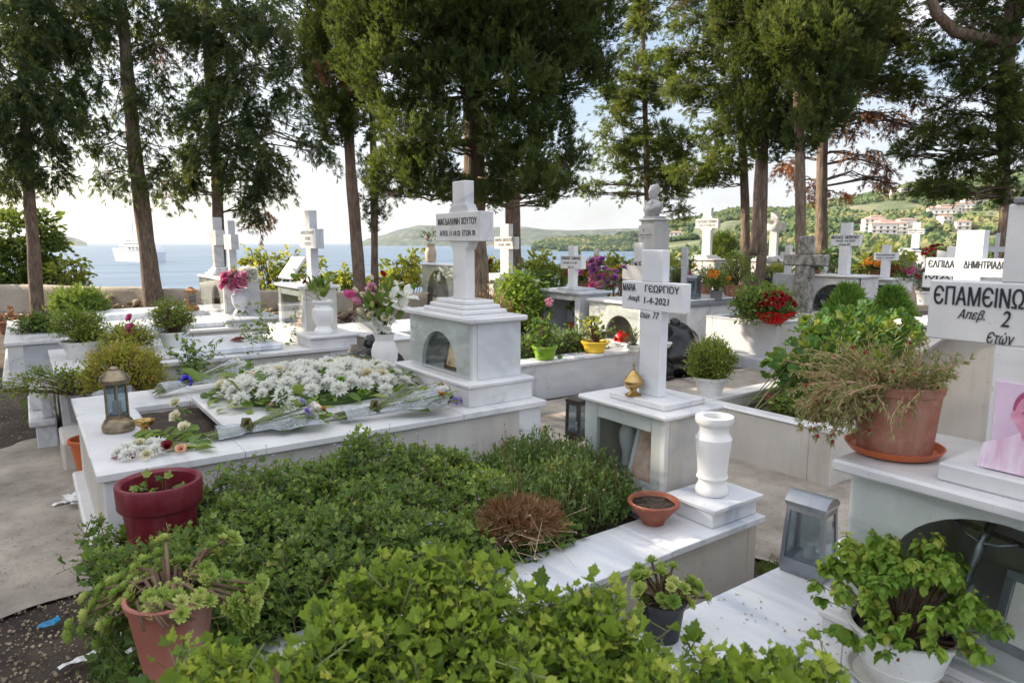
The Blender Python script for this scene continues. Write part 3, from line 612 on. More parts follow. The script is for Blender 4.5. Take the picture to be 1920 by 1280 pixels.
HOUSES = [(1642, 432, 16, 7, 9, 'white house with red roof left of the hillside cluster', True), (1660, 446, 18, 8, 10, 'long white two storey house lowest in the cluster', True),
 (1668, 436, 14, 7, 9, 'white house with balcony in middle of the cluster', True), (1685, 441, 15, 7, 9, 'white house in the cluster just left of the small arched shrine', True), (1648, 424, 13, 6, 9, 'small white house above the cluster', True),
 (1705, 430, 13, 6, 9, 'pale house right of the hillside cluster', True), (1768, 408, 22, 6, 9, 'wide pink apartment house in the upper row', True), (1785, 402, 20, 6, 9, 'second pink house along the upper row', True),
 (1808, 397, 20, 6, 9, 'pink house with a flat front high on the slope', True), (1828, 390, 18, 6, 9, 'white house near the top of the upper row', True), (1845, 382, 18, 7, 9, 'red roofed house highest on the slope', True),
 (1810, 432, 10, 5, 8, 'small lone house with bright red roof', True), (1762, 402, 14, 5, 8, 'low white house at left end of the upper row', True), (1683, 367, 22, 6, 9, 'long white building on the ridge', False), (1702, 364, 18, 6, 9, 'white building with dark openings on the ridge', False), (1268, 449, 12, 5, 8, 'pale house on the shore slope by the bust', True), (1780, 420, 9, 5, 8, 'small pale house below the upper row', True)]
for (px, py, w, h, dp, lab, rf) in HOUSES: house(px, py, w, h, dp, lab, rf, ang=random.uniform(-25, 25), nwin=max(2, int(w//4)))
# low plastered wall along the cliff edge
def build_wall():
    top = [(-420, 531), (0, 535), (250, 540), (400, 544), (475, 546), (560, 547), (700, 549), (800, 551)]; zt = .62; t = thing('boundary_wall', 'low weathered plaster wall along the cliff edge', 'wall', PZ(250, 540, zt)*A([1, 1, 0]))
    P = [PZ(x, y, zt) for x, y in top]; pts = []
    for i in range(len(P)-1):
        for k in range(14): pts.append(P[i]+(P[i+1]-P[i])*k/14)
    pts.append(P[-1]); pts = A(pts); d = unit(np.gradient(pts, axis=0)); nrm = np.stack([-d[:, 1], d[:, 0], 0*d[:, 0]], 1)
    prof = [(0, -.1), (-.0, .25), (.005, .52), (.03, .60), (.10, .63), (.26, .62), (.30, .58), (.31, 0)]; V = []
    for i, p in enumerate(pts):
        for j, (a, z) in enumerate(prof):
            q = p+nrm[i]*a; q[2] = z+.03*noise.noise(Vector((p[0]*.8, p[1]*.8, 0)))*(z > .3); q += A(noise.noise_vector(Vector(q*2.2)))*.02; V.append(q)
    k = len(prof); F = [[i*k+j, (i+1)*k+j, (i+1)*k+j+1, i*k+j+1] for i in range(len(pts)-1) for j in range(k-1)]
    mesh('plaster_wall', (A(V), F), M['render_wall'], t, smooth=True, sharp=50)
    st = []
    for i in range(520):
        u = rng.uniform(0, 1); px = 90+u*640; zz = abs(rng.normal())*.12; p = PZ(px, np.interp(px, [a for a, b in top], [b for a, b in top]), zt); s = rng.uniform(.06, .16)
        p = p-A([.58, .81, 0])*rng.uniform(.02, .16+.2*(1-zz)); p[2] = zz*1.2
        st.append(crumple((IV*A([s*1.3, s*1.3, s])+p, IF), .035, 9, i))
    tag(mesh('stone_base', st, M['drystone'], t), kind='stuff')
build_wall()
# ship at anchor
def build_ship():
    c = PZ(256, 490, SEA); t = thing('cruise_ship', 'white cruise ship anchored on the sea', 'ship', c, rz=-YAW+rad(180-38))
    # local: bow towards +X, hull length 92
    M['hull'] = mat('ship_shaded_white_paint', (.66, .70, .78), .4); M['ship_up'] = mat('ship_upper_works', (.86, .86, .88), .4); M['ship_dk'] = mat('ship_windows', (.12, .15, .2), .3)  # hull white tinted blue grey: shade of its unlit side put into the colour
    st = [(-44, 7.5, 7.6, 0), (-30, 8, 8, 0), (0, 8, 8, 0), (20, 7, 7.8, 0), (34, 4.2, 6.4, 0), (42, .9, 4.2, .5), (50, .1, .6, 2)]; V = []
    for x, wb, wt, k in st:
        zt = 9+max(0, x-10)*.085
        for sgn in (-1, 1): V += [(x-(2.5 if x > 40 else 0)*1.6, sgn*wb*.85, -1), (x, sgn*wt, zt)]
    F = []
    for i in range(len(st)-1):
        a, b = i*4, i*4+4; F += [[a, a+1, b+1, b], [a+2, b+2, b+3, a+3], [a+1, a+3, b+3, b+1]]
    F += [[0, 2, 3, 1], [24, 25, 27, 26]]
    mesh('hull', (A(V, float), F), M['hull'], t, False)
    for i, (x0, x1, w, z0, z1) in enumerate([(-42, 24, 7.2, 9, 12), (-38, 19, 6.8, 12, 15), (-30, 13, 6.2, 15, 18), (-6, 9, 5.4, 18, 20.5)]):
        d = mesh('deck_house', bx(x0, x1, -w, w, z0, z1, .3), M['ship_up'], t, False); mesh('window_band', [bx(x0+2, x1-1.5, -w-.05, w+.05, z0+.9, z0+2.3, .02), bx(x1-1, x1+.06, -w*.85, w*.85, z0+1.1, z0+2.1, .02)], M['ship_dk'], d, False)
    mesh('funnel', bx(-20, -12, -2.6, 2.6, 18, 25, 1), M['hull'], t, False); mesh('mast', [tube([(3, 0, 20), (2.5, 0, 38)], [.8, .3]), tube([(2.7, -3, 27), (2.7, 3, 27)], .3), bx(1.5, 4, -1.5, 1.5, 22, 24, .2)], M['hull'], t, False)
    t.scale = (1.22, 1.22, 1.22)
    for s in (-1, 1):
        for x in (-26, -18, -10, -2): mesh('lifeboat', (IV*A([6, 2, 2.2])+A([x, s*7.6, 13.4]), IF), mat('lifeboat_orange', (.55, .5, .45), .5), t, False)
build_ship()
# haze over the bay
hz = mesh('haze', bx(-34000, 34000, -34000, 34000, SEA-1, 420, .1), []); tag(hz, kind='stuff'); hm = bpy.data.materials.new('haze'); hm.use_nodes = True
hn = hm.node_tree.nodes; hn.clear(); ho = hn.new('ShaderNodeOutputMaterial'); hv = hn.new('ShaderNodeVolumePrincipled'); hv.inputs['Density'].default_value = .000045; hv.inputs['Color'].default_value = (.80, .88, 1, 1); hv.inputs['Anisotropy'].default_value = .2
hm.node_tree.links.new(hv.outputs[0], ho.inputs['Volume']); hz.data.materials.append(hm)
# ------------------------------------------------ graves and their marble shrines
def rim(x0, x1, y0, y1, z0, z1, op=None, b=.012):
    """coping slab, or four coping pieces round an opening"""
    def tiles(x0, x1, y0, y1, z0, z1, b):
        nx = max(1, round((x1-x0)/.62)); ny = max(1, round((y1-y0)/.75)); g = .0012; o = []
        for i in range(nx):
            for j in range(ny):
                a0, a1 = x0+(x1-x0)*i/nx, x0+(x1-x0)*(i+1)/nx; c0, c1 = y0+(y1-y0)*j/ny, y0+(y1-y0)*(j+1)/ny; dz = .0012*((i*7+j*3) % 3)
                q = bx(a0+(g if i else 0), a1-(g if i < nx-1 else 0), c0+(g if j else 0), c1-(g if j < ny-1 else 0), z0, z1-dz, .0025 if nx*ny > 1 else b); o.append(q)
        return o
    if op is None: return tiles(x0, x1, y0, y1, z0, z1, b)
    a, c, d, e = op
    return tiles(x0, x1, y0, d, z0, z1, b)+tiles(x0, x1, e, y1, z0, z1, b)+[bx(x0, a, d+.001, e-.001, z0, z1-.003, b), bx(c, x1, d+.001, e-.001, z0, z1-.003, b)]
    return [bx(x0, x1, y0, d, z0, z1, b), bx(x0, x1, e, y1, z0, z1, b), bx(x0, a, d+.001, e-.001, z0, z1-.001, b), bx(c, x1, d+.001, e-.001, z0, z1-.001, b)]
def grave(label, x0, x1, y0, y1, z, op=None, lip=.035, over=.03, mt='marble', mb='marble_side', base=None, name='marble_grave', group='marble graves', pil=True, soilz=-.05, cat='grave', b=.012):
    t = thing(name, label, cat, ((x0+x1)/2, (y0+y1)/2, 0), group); o = over
    W_ = .07
    if op:
        a, c, d, e = op
        body = [bx(x0+o, x1-o, y0+o, d-.004, -.05, z-lip), bx(x0+o, x1-o, e+.004, y1-o, -.05, z-lip), bx(x0+o, a-.004, d-.003, e+.003, -.05, z-lip-.001), bx(c+.004, x1-o, d-.003, e+.003, -.05, z-lip-.001)]
    else: body = [bx(x0+o, x1-o, y0+o, y1-o, -.05, z-lip)]
    mesh('plinth', body, M[mb], t)
    if pil:
        p = .004; [mesh('corner_slab', g_, M[mt], t) for g_ in (bx(x0+o-p, x0+o+.14, y0+o-p, y0+o+.06, -.05, z-lip-.001), bx(x1-o-.17, x1-o+p, y0+o-p, y0+o+.06, -.05, z-lip-.001), bx(x0+o-p-.001, x0+o+.05, y1-o-.14, y1-o+p, -.05, z-lip-.001))]
    mesh('coping', rim(x0, x1, y0, y1, z-lip, z, op, b), M[mt], t)
    if base: mesh('base_step', bx(x0-base, x1+base*.2, y0-base*.15, y1+base*.3, -.05, .10, .015), M[mt], t)
    if op:
        nx, ny = 24, 18; X_, Y_ = np.meshgrid(np.linspace(a-.003, c+.003, nx), np.linspace(d-.003, e+.003, ny)); Z_ = z+soilz+A([[.03*noise.noise(Vector((X_[j, i]*6, Y_[j, i]*6, 2))) for i in range(nx)] for j in range(ny)])
        i = (np.arange(ny-1)[:, None]*nx+np.arange(nx-1)).ravel(); mesh('soil', (np.stack([X_, Y_, Z_], -1).reshape(-1, 3), np.stack([i, i+1, i+nx+1, i+nx], 1)), M['soil'], t, smooth=True)
    return t
def arch_panel(x, th, y0, y1, z0, z1, yc, hw, zs, ht, n=18, zb=None):
    """upright panel at x..x+th with an arched opening of half width hw springing at zs and ht high above it"""
    zb = z0 if zb is None else zb; P = [(yc-hw, zb), (yc-hw, zs)]+[(yc-hw*cos(pi*i/n), zs+ht*sin(pi*i/n)) for i in range(1, n)]+[(yc+hw, zs), (yc+hw, zb)]
    Vs = []; F = []
    def quad(pts): k = len(Vs); Vs.extend(pts); F.append([k, k+1, k+2, k+3])
    for xx, s in ((x, 1), (x+th, -1)):
        q = lambda a, b, c, d: quad([(xx, *v) for v in ((a, b, c, d) if s > 0 else (d, c, b, a))])
        # seen from -X: y grows to the left
        q((y0, z0), (y0, z1), (yc-hw, z1), (yc-hw, z0)); q((yc+hw, z0), (yc+hw, z1), (y1, z1), (y1, z0))
        if zb > z0: q((yc-hw, z0), (yc-hw, zb), (yc+hw, zb), (yc+hw, z0))
        for i in range(1, len(P)-2):
            a, b = P[i], P[i+1]; q(a, (a[0], z1), (b[0], z1), b)
    for i in range(len(P)-1):
        a, b = P[i], P[i+1]; quad([(x, *a), (x+th, *a), (x+th, *b), (x, *b)])
    quad([(x, y0, z0), (x+th, y0, z0), (x+th, y0, z1), (x, y0, z1)]); quad([(x, y1, z1), (x+th, y1, z1), (x+th, y1, z0), (x, y1, z0)])
    return (A(Vs, float), A(F))
def text(s, parent, x, yl, yr, zc, h, m='ink', shear=0, off=.0, face='-X', spacing=1.0):
    cu = bpy.data.curves.new('lettering', 'FONT'); cu.body = s; cu.size = 1; cu.shear = shear; cu.resolution_u = 3; cu.extrude = .02; cu.fill_mode = 'BOTH'; cu.space_character = spacing
    tmp = bpy.data.objects.new('t', cu); COL.objects.link(tmp); dg = bpy.context.evaluated_depsgraph_get(); me = bpy.data.meshes.new_from_object(tmp.evaluated_get(dg)); bpy.data.objects.remove(tmp); bpy.data.curves.remove(cu)
    n = len(me.vertices); co = np.empty(n*3, np.float32); me.vertices.foreach_get('co', co); co = co.reshape(-1, 3).astype(float)
    F = [list(p.vertices) for p in me.polygons]; bpy.data.meshes.remove(me)
    mn, mx = co.min(0), co.max(0); u = (co[:, 0]-mn[0])/(mx[0]-mn[0]); v = (co[:, 1]-(mn[1]+mx[1])/2)/(mx[1]-mn[1])
    if yr is None: k = h/(mx[1]-mn[1])*.85; yr = yl-(mx[0]-mn[0])*k
    V = np.stack([x-.0006-co[:, 2]*.03, yl+(yr-yl)*u, zc+v*h], 1); bd = h*(.018 if off < .009 else .034)
    return mesh('lettering', [(V+A([q*.00025, q*bd*.5, 0]), F) for q in (-1, 0, 1)], M[m], parent)
def cross(root, x, yc, zb, zt, w, th, arm_w, arm_z0, arm_z1, lines=(), m='painted', arm_th=None, shoulders=False, name='cross', flare=0):
    at = arm_th or th+.004
    g = [bx(x, x+th, yc-w/2, yc+w/2, zb, arm_z0, .004), bx(x+.001, x+th-.001, yc-w/2, yc+w/2, arm_z1, zt, .004), bx(x-(at-th)/2, x+th+(at-th)/2, yc-arm_w/2, yc+arm_w/2, arm_z0, arm_z1, .004)]
    if shoulders:
        for k, (zz, s) in enumerate(((arm_z0, -1), (arm_z1, 1))):
            for i in range(4): e = w/2+.045*(1-i/4)**.6; za = zz+s*i*.013; g.append(bx(x-.002+i*.0004, x+th+.002-i*.0004, yc-e, yc+e, min(za, za+s*.013), max(za, za+s*.013), .003))
    c = mesh(name, g, M[m], root); xf = x-(at-th)/2-.0015
    for (s, yl, yr, zc, h, kw) in lines: text(s, c, xf if kw.get('plate', 1) else x-.0015, yl, yr, zc, h, kw.get('m', 'ink'), kw.get('shear', 0), kw.get('off', .010))
    return c
def picture(root, c, w, h, lean, m_frame, m_pic, name='picture_frame', rz=0, th=.015, bw=.02, label=None, top=False, group=None):
    """framed picture standing at c, facing -X, leaning back"""
    def tr(y, z, d): a = lean; xx = d*cos(a)+z*sin(a); zz = z*cos(a)-d*sin(a); return (c[0]+xx*cos(rz)-y*sin(rz), c[1]+y*cos(rz)+xx*sin(rz), c[2]+zz)
    def slab(y0, y1, z0, z1, d0, d1): g = bx(d0, d1, y0, y1, z0, z1, .002); return (A([tr(p[1], p[2], p[0]) for p in g[0]]), g[1])
    if top: root = thing(name, label, 'picture frame', c, group)
    f = mesh(name if not top else 'frame', [slab(-w/2, w/2, 0, bw, 0, th), slab(-w/2, w/2, h-bw, h, 0, th), slab(-w/2, -w/2+bw, bw, h-bw, 0, th-.001), slab(w/2-bw, w/2, bw, h-bw, 0, th-.001)], M[m_frame], root)
    mesh('picture', slab(-w/2+bw, w/2-bw, bw, h-bw, .005, .009), M[m_pic], root if top else f); return root if top else f
def shrine(label, x0, x1, y0, y1, z0, zc, arch=None, cap=.035, over=.035, m='marble', mb='marble_side', tiers=(), base=None, glass=True, group='marble grave shrines', face_m=None, mt=None, name='grave_shrine', wall=.03):
    """box shrine; front faces -X. arch=(yc, halfwidth, springing height above z0, rise) or 'open'"""
    t = thing(name, label, 'shrine', ((x0+x1)/2, (y0+y1)/2, z0), group); zb = z0
    if base:
        h, ov = base; mesh('base_step', [bx(x0-ov+.012, x1+ov*.4, y0-ov+.012, y1+ov, z0, z0+h-.03), bx(x0-ov, x1+ov*.4+.01, y0-ov, y1+ov+.012, z0+h-.03, z0+h, .008)], M[m], t); zb = z0+h
    e = .003
    mesh('side_wall', bx(x0+wall+e if arch else x0, x1, y0, y0+wall, zb, zc-cap), M[mb], t)
    mesh('side_wall', bx(x0+wall+e if arch else x0, x1, y1-wall, y1, zb, zc-cap), M[mb], t)
    mesh('back_wall', bx(x1-wall, x1-e, y0+wall+e, y1-wall-e, zb, zc-cap-e), M[mb], t); mesh('floor', bx(x0+.01, x1-wall-e, y0+wall+e, y1-wall-e, zb, zb+.012), M[m], t)
    if arch == 'open': mesh('front_panel', [bx(x0, x0+wall, y0-e, y0+.09, zb, zc-cap-.001), bx(x0, x0+wall, y1-.09, y1+e, zb, zc-cap-.001), bx(x0+.001, x0+wall-.001, y0+.09+e, y1-.09-e, zc-cap-.08, zc-cap-.002)], M[face_m or m], t)
    elif arch: yc, hw, sp, ri = arch; mesh('front_panel', arch_panel(x0, wall, y0-e, y1+e, zb, zc-cap-.001, yc, hw, zb+sp, ri), M[face_m or m], t)
    else: mesh('front_panel', bx(x0+e, x0+wall, y0+wall+e, y1-wall-e, zb, zc-cap-.001), M[face_m or m], t)
    if glass and arch: mesh('glass_pane', bx(x0-.012, x0-.006, y0+.02, y1-.01, zb+.002, zc-cap-.002, .001), M['glass'], t)
    mesh('cap', bx(x0-over, x1+over, y0-over, y1+over, zc-cap, zc, .009), M[mt or m], t)
    z = zc
    for (a, b, c, d, h) in tiers: mesh('tier', bx(a, b, c, d, z, z+h, .006), M[m], t); z += h
    t['top'] = z; del t['top']
    return t, z
P_ = lambda **k: k
# --- the big grave with the funeral flowers
g_main = grave('wide white marble grave covered with fresh funeral flowers, soil at its near end', .185, 2.67, 3.36, 5.19, .60, op=(.50, 2.12, 3.72, 4.68))
cs = mesh('cover_slab', bx(.80, 2.14, 3.66, 4.62, .601, .645, .01), M['marble'], g_main); mesh('base_step', bx(.155, 2.7, 3.33, 5.24, -.02, .10, .012), M['marble'], g_main)
t, z = shrine('white marble shrine with arched glass front and the plaque cross dated 2022', 2.23, 2.60, 3.545, 4.38, .60, 1.14, arch=(3.98, .235, .03, .24), base=(.145, .09), tiers=[(2.262, 2.60, 3.70, 4.24, .028), (2.29, 2.575, 3.74, 4.20, .028), (2.32, 2.55, 3.78, 4.16, .028)], mb='marble_vein', name='grave_shrine')
# rounder arch like the photo
c = cross(t, 2.40, 3.98, z, 2.005, .16, .075, .58, 1.61, 1.80, m='marble', shoulders=True, arm_th=.10)
for s, yl, yr, zc, h, of in (('ΜΑΓΔΑΛΗΝΗ ΧΟΥΤΟΥ', 4.235, 3.735, 1.742, .046, .012), ('ΑΠΕΒ. 11-10-22  ΕΤΩΝ 78', 4.21, 3.755, 1.664, .036, .008)): text(s, c, 2.386, yl, yr, zc, h, off=of)
M['icon'] = mat('icon_painting', [(.35, (.25, .10, .06)), (.47, (.62, .45, .22)), (.58, (.78, .64, .42)), (.68, (.55, .20, .12))], .4, scale=26)
picture(t, (2.275, 3.89, .760), .20, .27, .20, 'dark_metal', 'icon', rz=.0)
# --- the grave with the geranium carpet, its low open shrine and cross
g_maria = grave('low white marble grave overgrown with geraniums, urn on its corner', .17, 2.75, 1.80, 3.24, .33, op=(.42, 2.30, 2.12, 3.00), mt='marble_slab', pil=False, lip=.03)
mesh('corner_slab', bx(2.66, 2.724, 1.826, 1.9, -.05, .30), M['marble_side'], g_maria)
mesh('urn_pedestal', [bx(2.42, 2.74, 1.845, 2.085, .331, .405, .003), bx(2.405, 2.765, 1.825, 2.11, .405, .425, .003)], M['marble_slab'], g_maria)
t, z = shrine('low marble shrine with open glazed front under the cross dated 2021', 2.43, 2.80, 2.15, 2.72, .33, .79, arch='open', cap=.028, over=.032, tiers=[(2.47, 2.77, 2.19, 2.58, .035)], base=(.03, .012), name='grave_shrine', mb='marble_side')
c = cross(t, 2.56, 2.385, z, 1.565, .14, .055, .415, 1.26, 1.405, m='painted', arm_th=.057)
for s, yl, yr, zc, h, kw in (('ΜΑΡΙΑ', 2.580, 2.492, 1.372, .037, P_(off=.02)), ('ΓЄΩΡΓΙΟΥ', 2.425, 2.203, 1.372, .037, P_(off=.02)), ('Апεβ.', 2.545, 2.46, 1.315, .032, P_(shear=.35)), ('1-4-2021', 2.43, 2.265, 1.312, .034, P_(shear=.1)), ('Єτών', 2.452, 2.385, 1.237, .03, P_(shear=.35)), ('77', 2.368, 2.325, 1.24, .034, P_(shear=.2))):
    text(s, c, 2.5565, yl, yr, zc, h, shear=kw.get('shear', 0), off=kw.get('off', .008))
M['photo_woman'] = mat('faded_portrait', [(.3, (.30, .20, .16)), (.5, (.62, .40, .32)), (.7, (.78, .70, .66))], .3, scale=9)
M['paper'] = mat('pale_print', (.70, .66, .62), .4); M['skin_print'] = mat('printed_face', (.62, .36, .26), .4); M['hair_print'] = mat('printed_hair', (.52, .42, .30), .4)
def flat_bust(root, x, yc, zc, s, skin, hair, cloth, tilt=0, lean=0., nose=True):
    """portrait print: flat head, hair and shoulders lying on a picture face that looks along -X"""
    def disc(y, z, ry, rz_, d, n=24): return (A([(x-d+lean*((z+rz_*sin(a))-zc), y+ry*cos(a), z+rz_*sin(a)) for a in np.linspace(0, 2*pi, n, endpoint=False)]), [list(range(n))])
    mesh('printed_clothes', (A([(x-.0008+lean*(b-zc), yc+a, b) for a, b in ((-.55*s, zc-.75*s), (.55*s, zc-.75*s), (.50*s, zc-.42*s), (.22*s, zc-.28*s), (.10*s, zc-.2*s), (-.1*s, zc-.2*s), (-.24*s, zc-.28*s), (-.5*s, zc-.42*s))]), [list(range(8))]), M[cloth], root)
    mesh('printed_hair', disc(yc, zc+.09*s, .215*s, .27*s, .0012), M[hair], root); mesh('printed_face', [disc(yc, zc+.02*s, .19*s, .27*s, .0020), disc(yc, zc-.2*s, .10*s, .14*s, .0016), disc(yc+.2*s, zc+.0*s, .03*s, .06*s, .0014), disc(yc-.2*s, zc+.0*s, .03*s, .06*s, .0014)], M[skin], root)
    mesh('printed_features', [disc(yc+.075*s, zc+.05*s, .04*s, .018*s, .0028), disc(yc-.075*s, zc+.05*s, .04*s, .018*s, .0028), disc(yc, zc-.12*s, .06*s, .015*s, .0028), disc(yc, zc-.04*s, .025*s, .02*s, .0028)], M[hair], root)
f = picture(t, (2.475, 2.35, .374), .20, .31, .28, 'white_metal', 'photo_woman', bw=.026)
mesh('vase', lathe([(.02, 0), (.035, .02), (.03, .09), (.045, .14), (.05, .2), (.03, .26)], (2.62, 2.58, .374), 20), M['white_metal'], t, smooth=True)
# --- the shrine in the right foreground
slab = grave('pale striped marble slab in the right foreground carrying lantern and potted plants', 1.42, 3.05, -1.05, 1.50, .30, mt='marble_slab', pil=False, lip=.03, name='marble_grave')
t, z = shrine('large marble shrine at right with wide arch, crucifix inside and portrait cross', 2.16, 3.0, -.0, 1.105, .30, .90, arch=(.67, .30, .21, .245), cap=.04, over=.05, tiers=[(2.17, 2.9, .40, .86, .055)], base=(.07, .05), name='grave_shrine', wall=.035)
c = cross(t, 2.22, .645, z, 1.705, .235, .07, .60, 1.315, 1.49, m='marble', arm_th=.072)
for s, yl, yr, zc, h, kw in (('ЄΠΑΜЄΙΝΩΝ', .930, .672, 1.447, .056, P_(off=.010)), ('Апεβ.', .862, .792, 1.392, .036, P_(shear=.4)), ('2', .752, .73, 1.39, .045, P_(shear=.2))): text(s, c, 2.2175, yl, yr, zc, h, shear=kw.get('shear', 0), off=kw.get('off', .008))
text('Єτών', c, 2.2175, .782, .715, 1.335, .034, shear=.35, off=.008)
text('ΔΑΣ', c, 2.2175, .655, .56, 1.447, .052, off=.010)
mesh('dark_cap', bx(2.21, 2.30, .54, .75, 1.705, 1.722), M['marble_dark'], c)
M['pink_shirt'] = mat('pale_pink_printed_shirt', [(.4, (.84, .72, .84)), (.6, (.70, .45, .62))], .35, scale=9, stretch=(1, 3, .6)); M['pink_print'] = mat('faded_pink_print', [(.35, (.62, .42, .60)), (.65, (.76, .62, .76))], .35, scale=5); M['pink_face'] = mat('pink_printed_skin', [(.35, (.55, .18, .30)), (.65, (.74, .38, .50))], .35, scale=22); M['pink_hair'] = mat('dark_pink_print', (.36, .07, .16), .35)
ph = mesh('portrait_photo', bx(2.212, 2.2185, .562, .745, 1.015, 1.215, .001), M['pink_print'], c); flat_bust(ph, 2.212, .652, 1.125, .22, 'pink_face', 'pink_hair', 'pink_shirt')
# curved back wall behind the cross
pr = [(1.36, .9), (1.34, .99)]+[(1.34-.30*(i/10), .99+.30*(i/10)**.85) for i in range(1, 11)]+[(.9, 1.33), (.1, 1.33), (.1, .9)]
mesh('back_wing', prism([(a, b) for a, b in pr if b], 0, 2.72, 2.78), M['marble_side'], t)
rimp = [(1.36, .9), (1.36, 1.0)]+[(1.36-.31*(i/10), 1.0+.32*(i/10)**.85) for i in range(1, 11)]+[(.9, 1.352), (.9, 1.331)]+[(1.34-.30*(i/10), .99+.30*(i/10)**.85) for i in range(10, 0, -1)]+[(1.341, .9)]
mesh('back_wing_rim', prism(rimp, 0, 2.66, 2.80), M['marble'], t)
# --- low kerb grave between them, with its head shrine
grave('low white kerb grave with bare soil on the walkway, big round leaved geranium in it', 4.17, 6.9, 2.28, 3.46, .40, op=(4.30, 6.5, 2.45, 3.30), soilz=-.10, lip=.028, over=.01, mb='marble_side', name='marble_grave', pil=False)
t, z = shrine('white shrine of the tall cross between stone cross and portrait cross', 6.15, 6.6, 1.95, 2.9, .40, .93, arch=(2.4, .3, .1, .25), tiers=[(6.2, 6.5, 2.15, 2.7, .03)])
c = cross(t, 6.28, 2.40, z, 1.70, .20, .10, .64, 1.325, 1.475, m='painted')
text('ЄΛΠΙΔΑ', c, 6.276, 2.70, 2.50, 1.425, .062, off=.010); text('ΔΗΜΗΤΡΙΑΔΟΥ', c, 6.276, 2.43, 2.10, 1.425, .062, off=.010)
# --- second row
g6 = grave('long white marble grave in second row with raised cover slab and flower pots', .13, 2.56, 6.31, 7.72, .60, base=None, mb='marble_side')
mesh('cover_slab', bx(.52, 1.95, 6.47, 7.45, .601, .66, .012), M['marble_slab'], g6)
mesh('end_step', [bx(-.02, .12, 6.33, 7.4, -.03, .19, .01), bx(-.06, .12, 6.29, 7.45, .19, .24, .012), bx(.03, .10, 6.36, 6.52, .24, .46, .01), bx(-.04, .12, 6.7, 7.35, .24, .40, .01)], M['marble'], g6)
t, z = shrine('marble shrine with glass front holding a red framed picture, plaque cross beside open book', 2.27, 2.62, 6.80, 7.62, .60, 1.17, arch='open', base=(.115, .10), name='grave_shrine', mb='marble_side')
mesh('base_step', [bx(2.16, 2.66, 6.33, 6.70, .685, .716, .008), bx(2.18, 2.64, 6.35, 6.70, .60, .685)], M['marble'], t); mesh('tier', [bx(2.33, 2.6, 6.83, 7.15, z, z+.03), bx(2.36, 2.58, 6.86, 7.12, z+.03, z+.06)], M['marble'], t); picture(t, (2.36, 7.25, .727), .2, .26, .25, 'terra', 'icon', bw=.03)
c = cross(t, 2.44, 7.08, z+.06, 1.93, .15, .08, .50, 1.54, 1.74, m='marble_grey'); text('ΑΠΟΣΤΟΛΟΣ', c, 2.436, 7.28, 6.88, 1.705, .034, 'ink_grey'); text('ΕΤΩΝ', c, 2.436, 7.15, 7.01, 1.645, .032, 'ink_grey'); text('1925', c, 2.436, 7.17, 6.99, 1.59, .034, 'ink_grey')
bk = mesh('open_book', [rotz(bx(-.15, .15, -.16, .16, 0, .03, .01), 0, (0, 0, 0))], M['marble_grey'], t, world=False); bk.location = (-.02, .33, z+.15-.60); bk.rotation_euler = (0, rad(-52), .15)
# --- third row at the left
g7 = grave('white marble grave farthest left with grey striped side and green plant', -.24, 2.95, 9.33, 12.1, .50, mb='marble_grey', base=.05, name='marble_grave')
mesh('cover_slab', bx(.75, 2.2, 9.55, 10.55, .501, .56, .012), M['marble_slab'], g7)
mesh('rear_step', bx(.4, 2.2, 11.0, 12.0, .501, .60, .012), M['marble_slab'], g7)
t, z = shrine('twin marble shrine with two plaque crosses in front of the second tree', 2.30, 2.80, 10.28, 11.85, .50, 1.10, arch=(10.8, .28, .12, .26), base=(.10, .12), tiers=[(2.36, 2.75, 11.2, 11.75, .04), (2.40, 2.71, 11.25, 11.7, .04), (2.43, 2.68, 11.3, 11.65, .04)], m='marble', mb='marble_grey')
mesh('base_step', [bx(2.12, 2.86, 9.40, 10.14, .50, .565), bx(2.10, 2.88, 9.38, 10.14, .565, .597, .008)], M['marble_grey'], t); cross(t, 2.45, 11.5, z, 1.99, .17, .14, .50, 1.56, 1.79, m='marble_grey'); cross(t, 2.47, 10.62, z-.12, 1.92, .13, .10, .44, 1.50, 1.72, m='marble_grey')
# --- grave with the bright plastic pots
grave('low marble kerb grave with green and yellow pots along its edge', 2.95, 6.4, 5.42, 6.28, .40, op=(3.1, 5.5, 5.66, 6.16), soilz=-.06, lip=.03, over=.02, mt='marble_slab', mb='marble_grey', pil=False)
t, z = shrine('greenish marble shrine with round arch behind the cross dated 2021', 5.62, 6.1, 5.40, 6.24, .40, .93, arch=(5.72, .24, .05, .26), mb='marble', base=(.05, .05), name='grave_shrine')
t, z = shrine('grey table shaped shrine under a painted cross, red lamp in its shade', 5.55, 6.02, 6.35, 7.15, .0, 1.0, arch='open', m='marble_grey', mb='marble_grey', tiers=[(5.62, 5.95, 6.5, 6.9, .03)], glass=False, over=.05)
mesh('shelf', bx(5.5, 6.0, 6.3, 7.2, .42, .47), M['marble'], t)
c = cross(t, 5.72, 6.72, z, 1.56, .12, .07, .42, 1.27, 1.44, m='painted'); text('ΑΘΑΝΑΣΙΟΣ', c, 5.715, 6.905, 6.73, 1.405, .036, off=.010); text('ΣΤΑΜΟΥΛΗΣ', c, 5.715, 6.71, 6.535, 1.405, .036, off=.010); text('Апεβ. 6-1-93', c, 5.715, 6.87, 6.60, 1.345, .034, shear=.3); text('Ετών 76', c, 5.716, 6.78, 6.665, 1.292, .03, shear=.3)
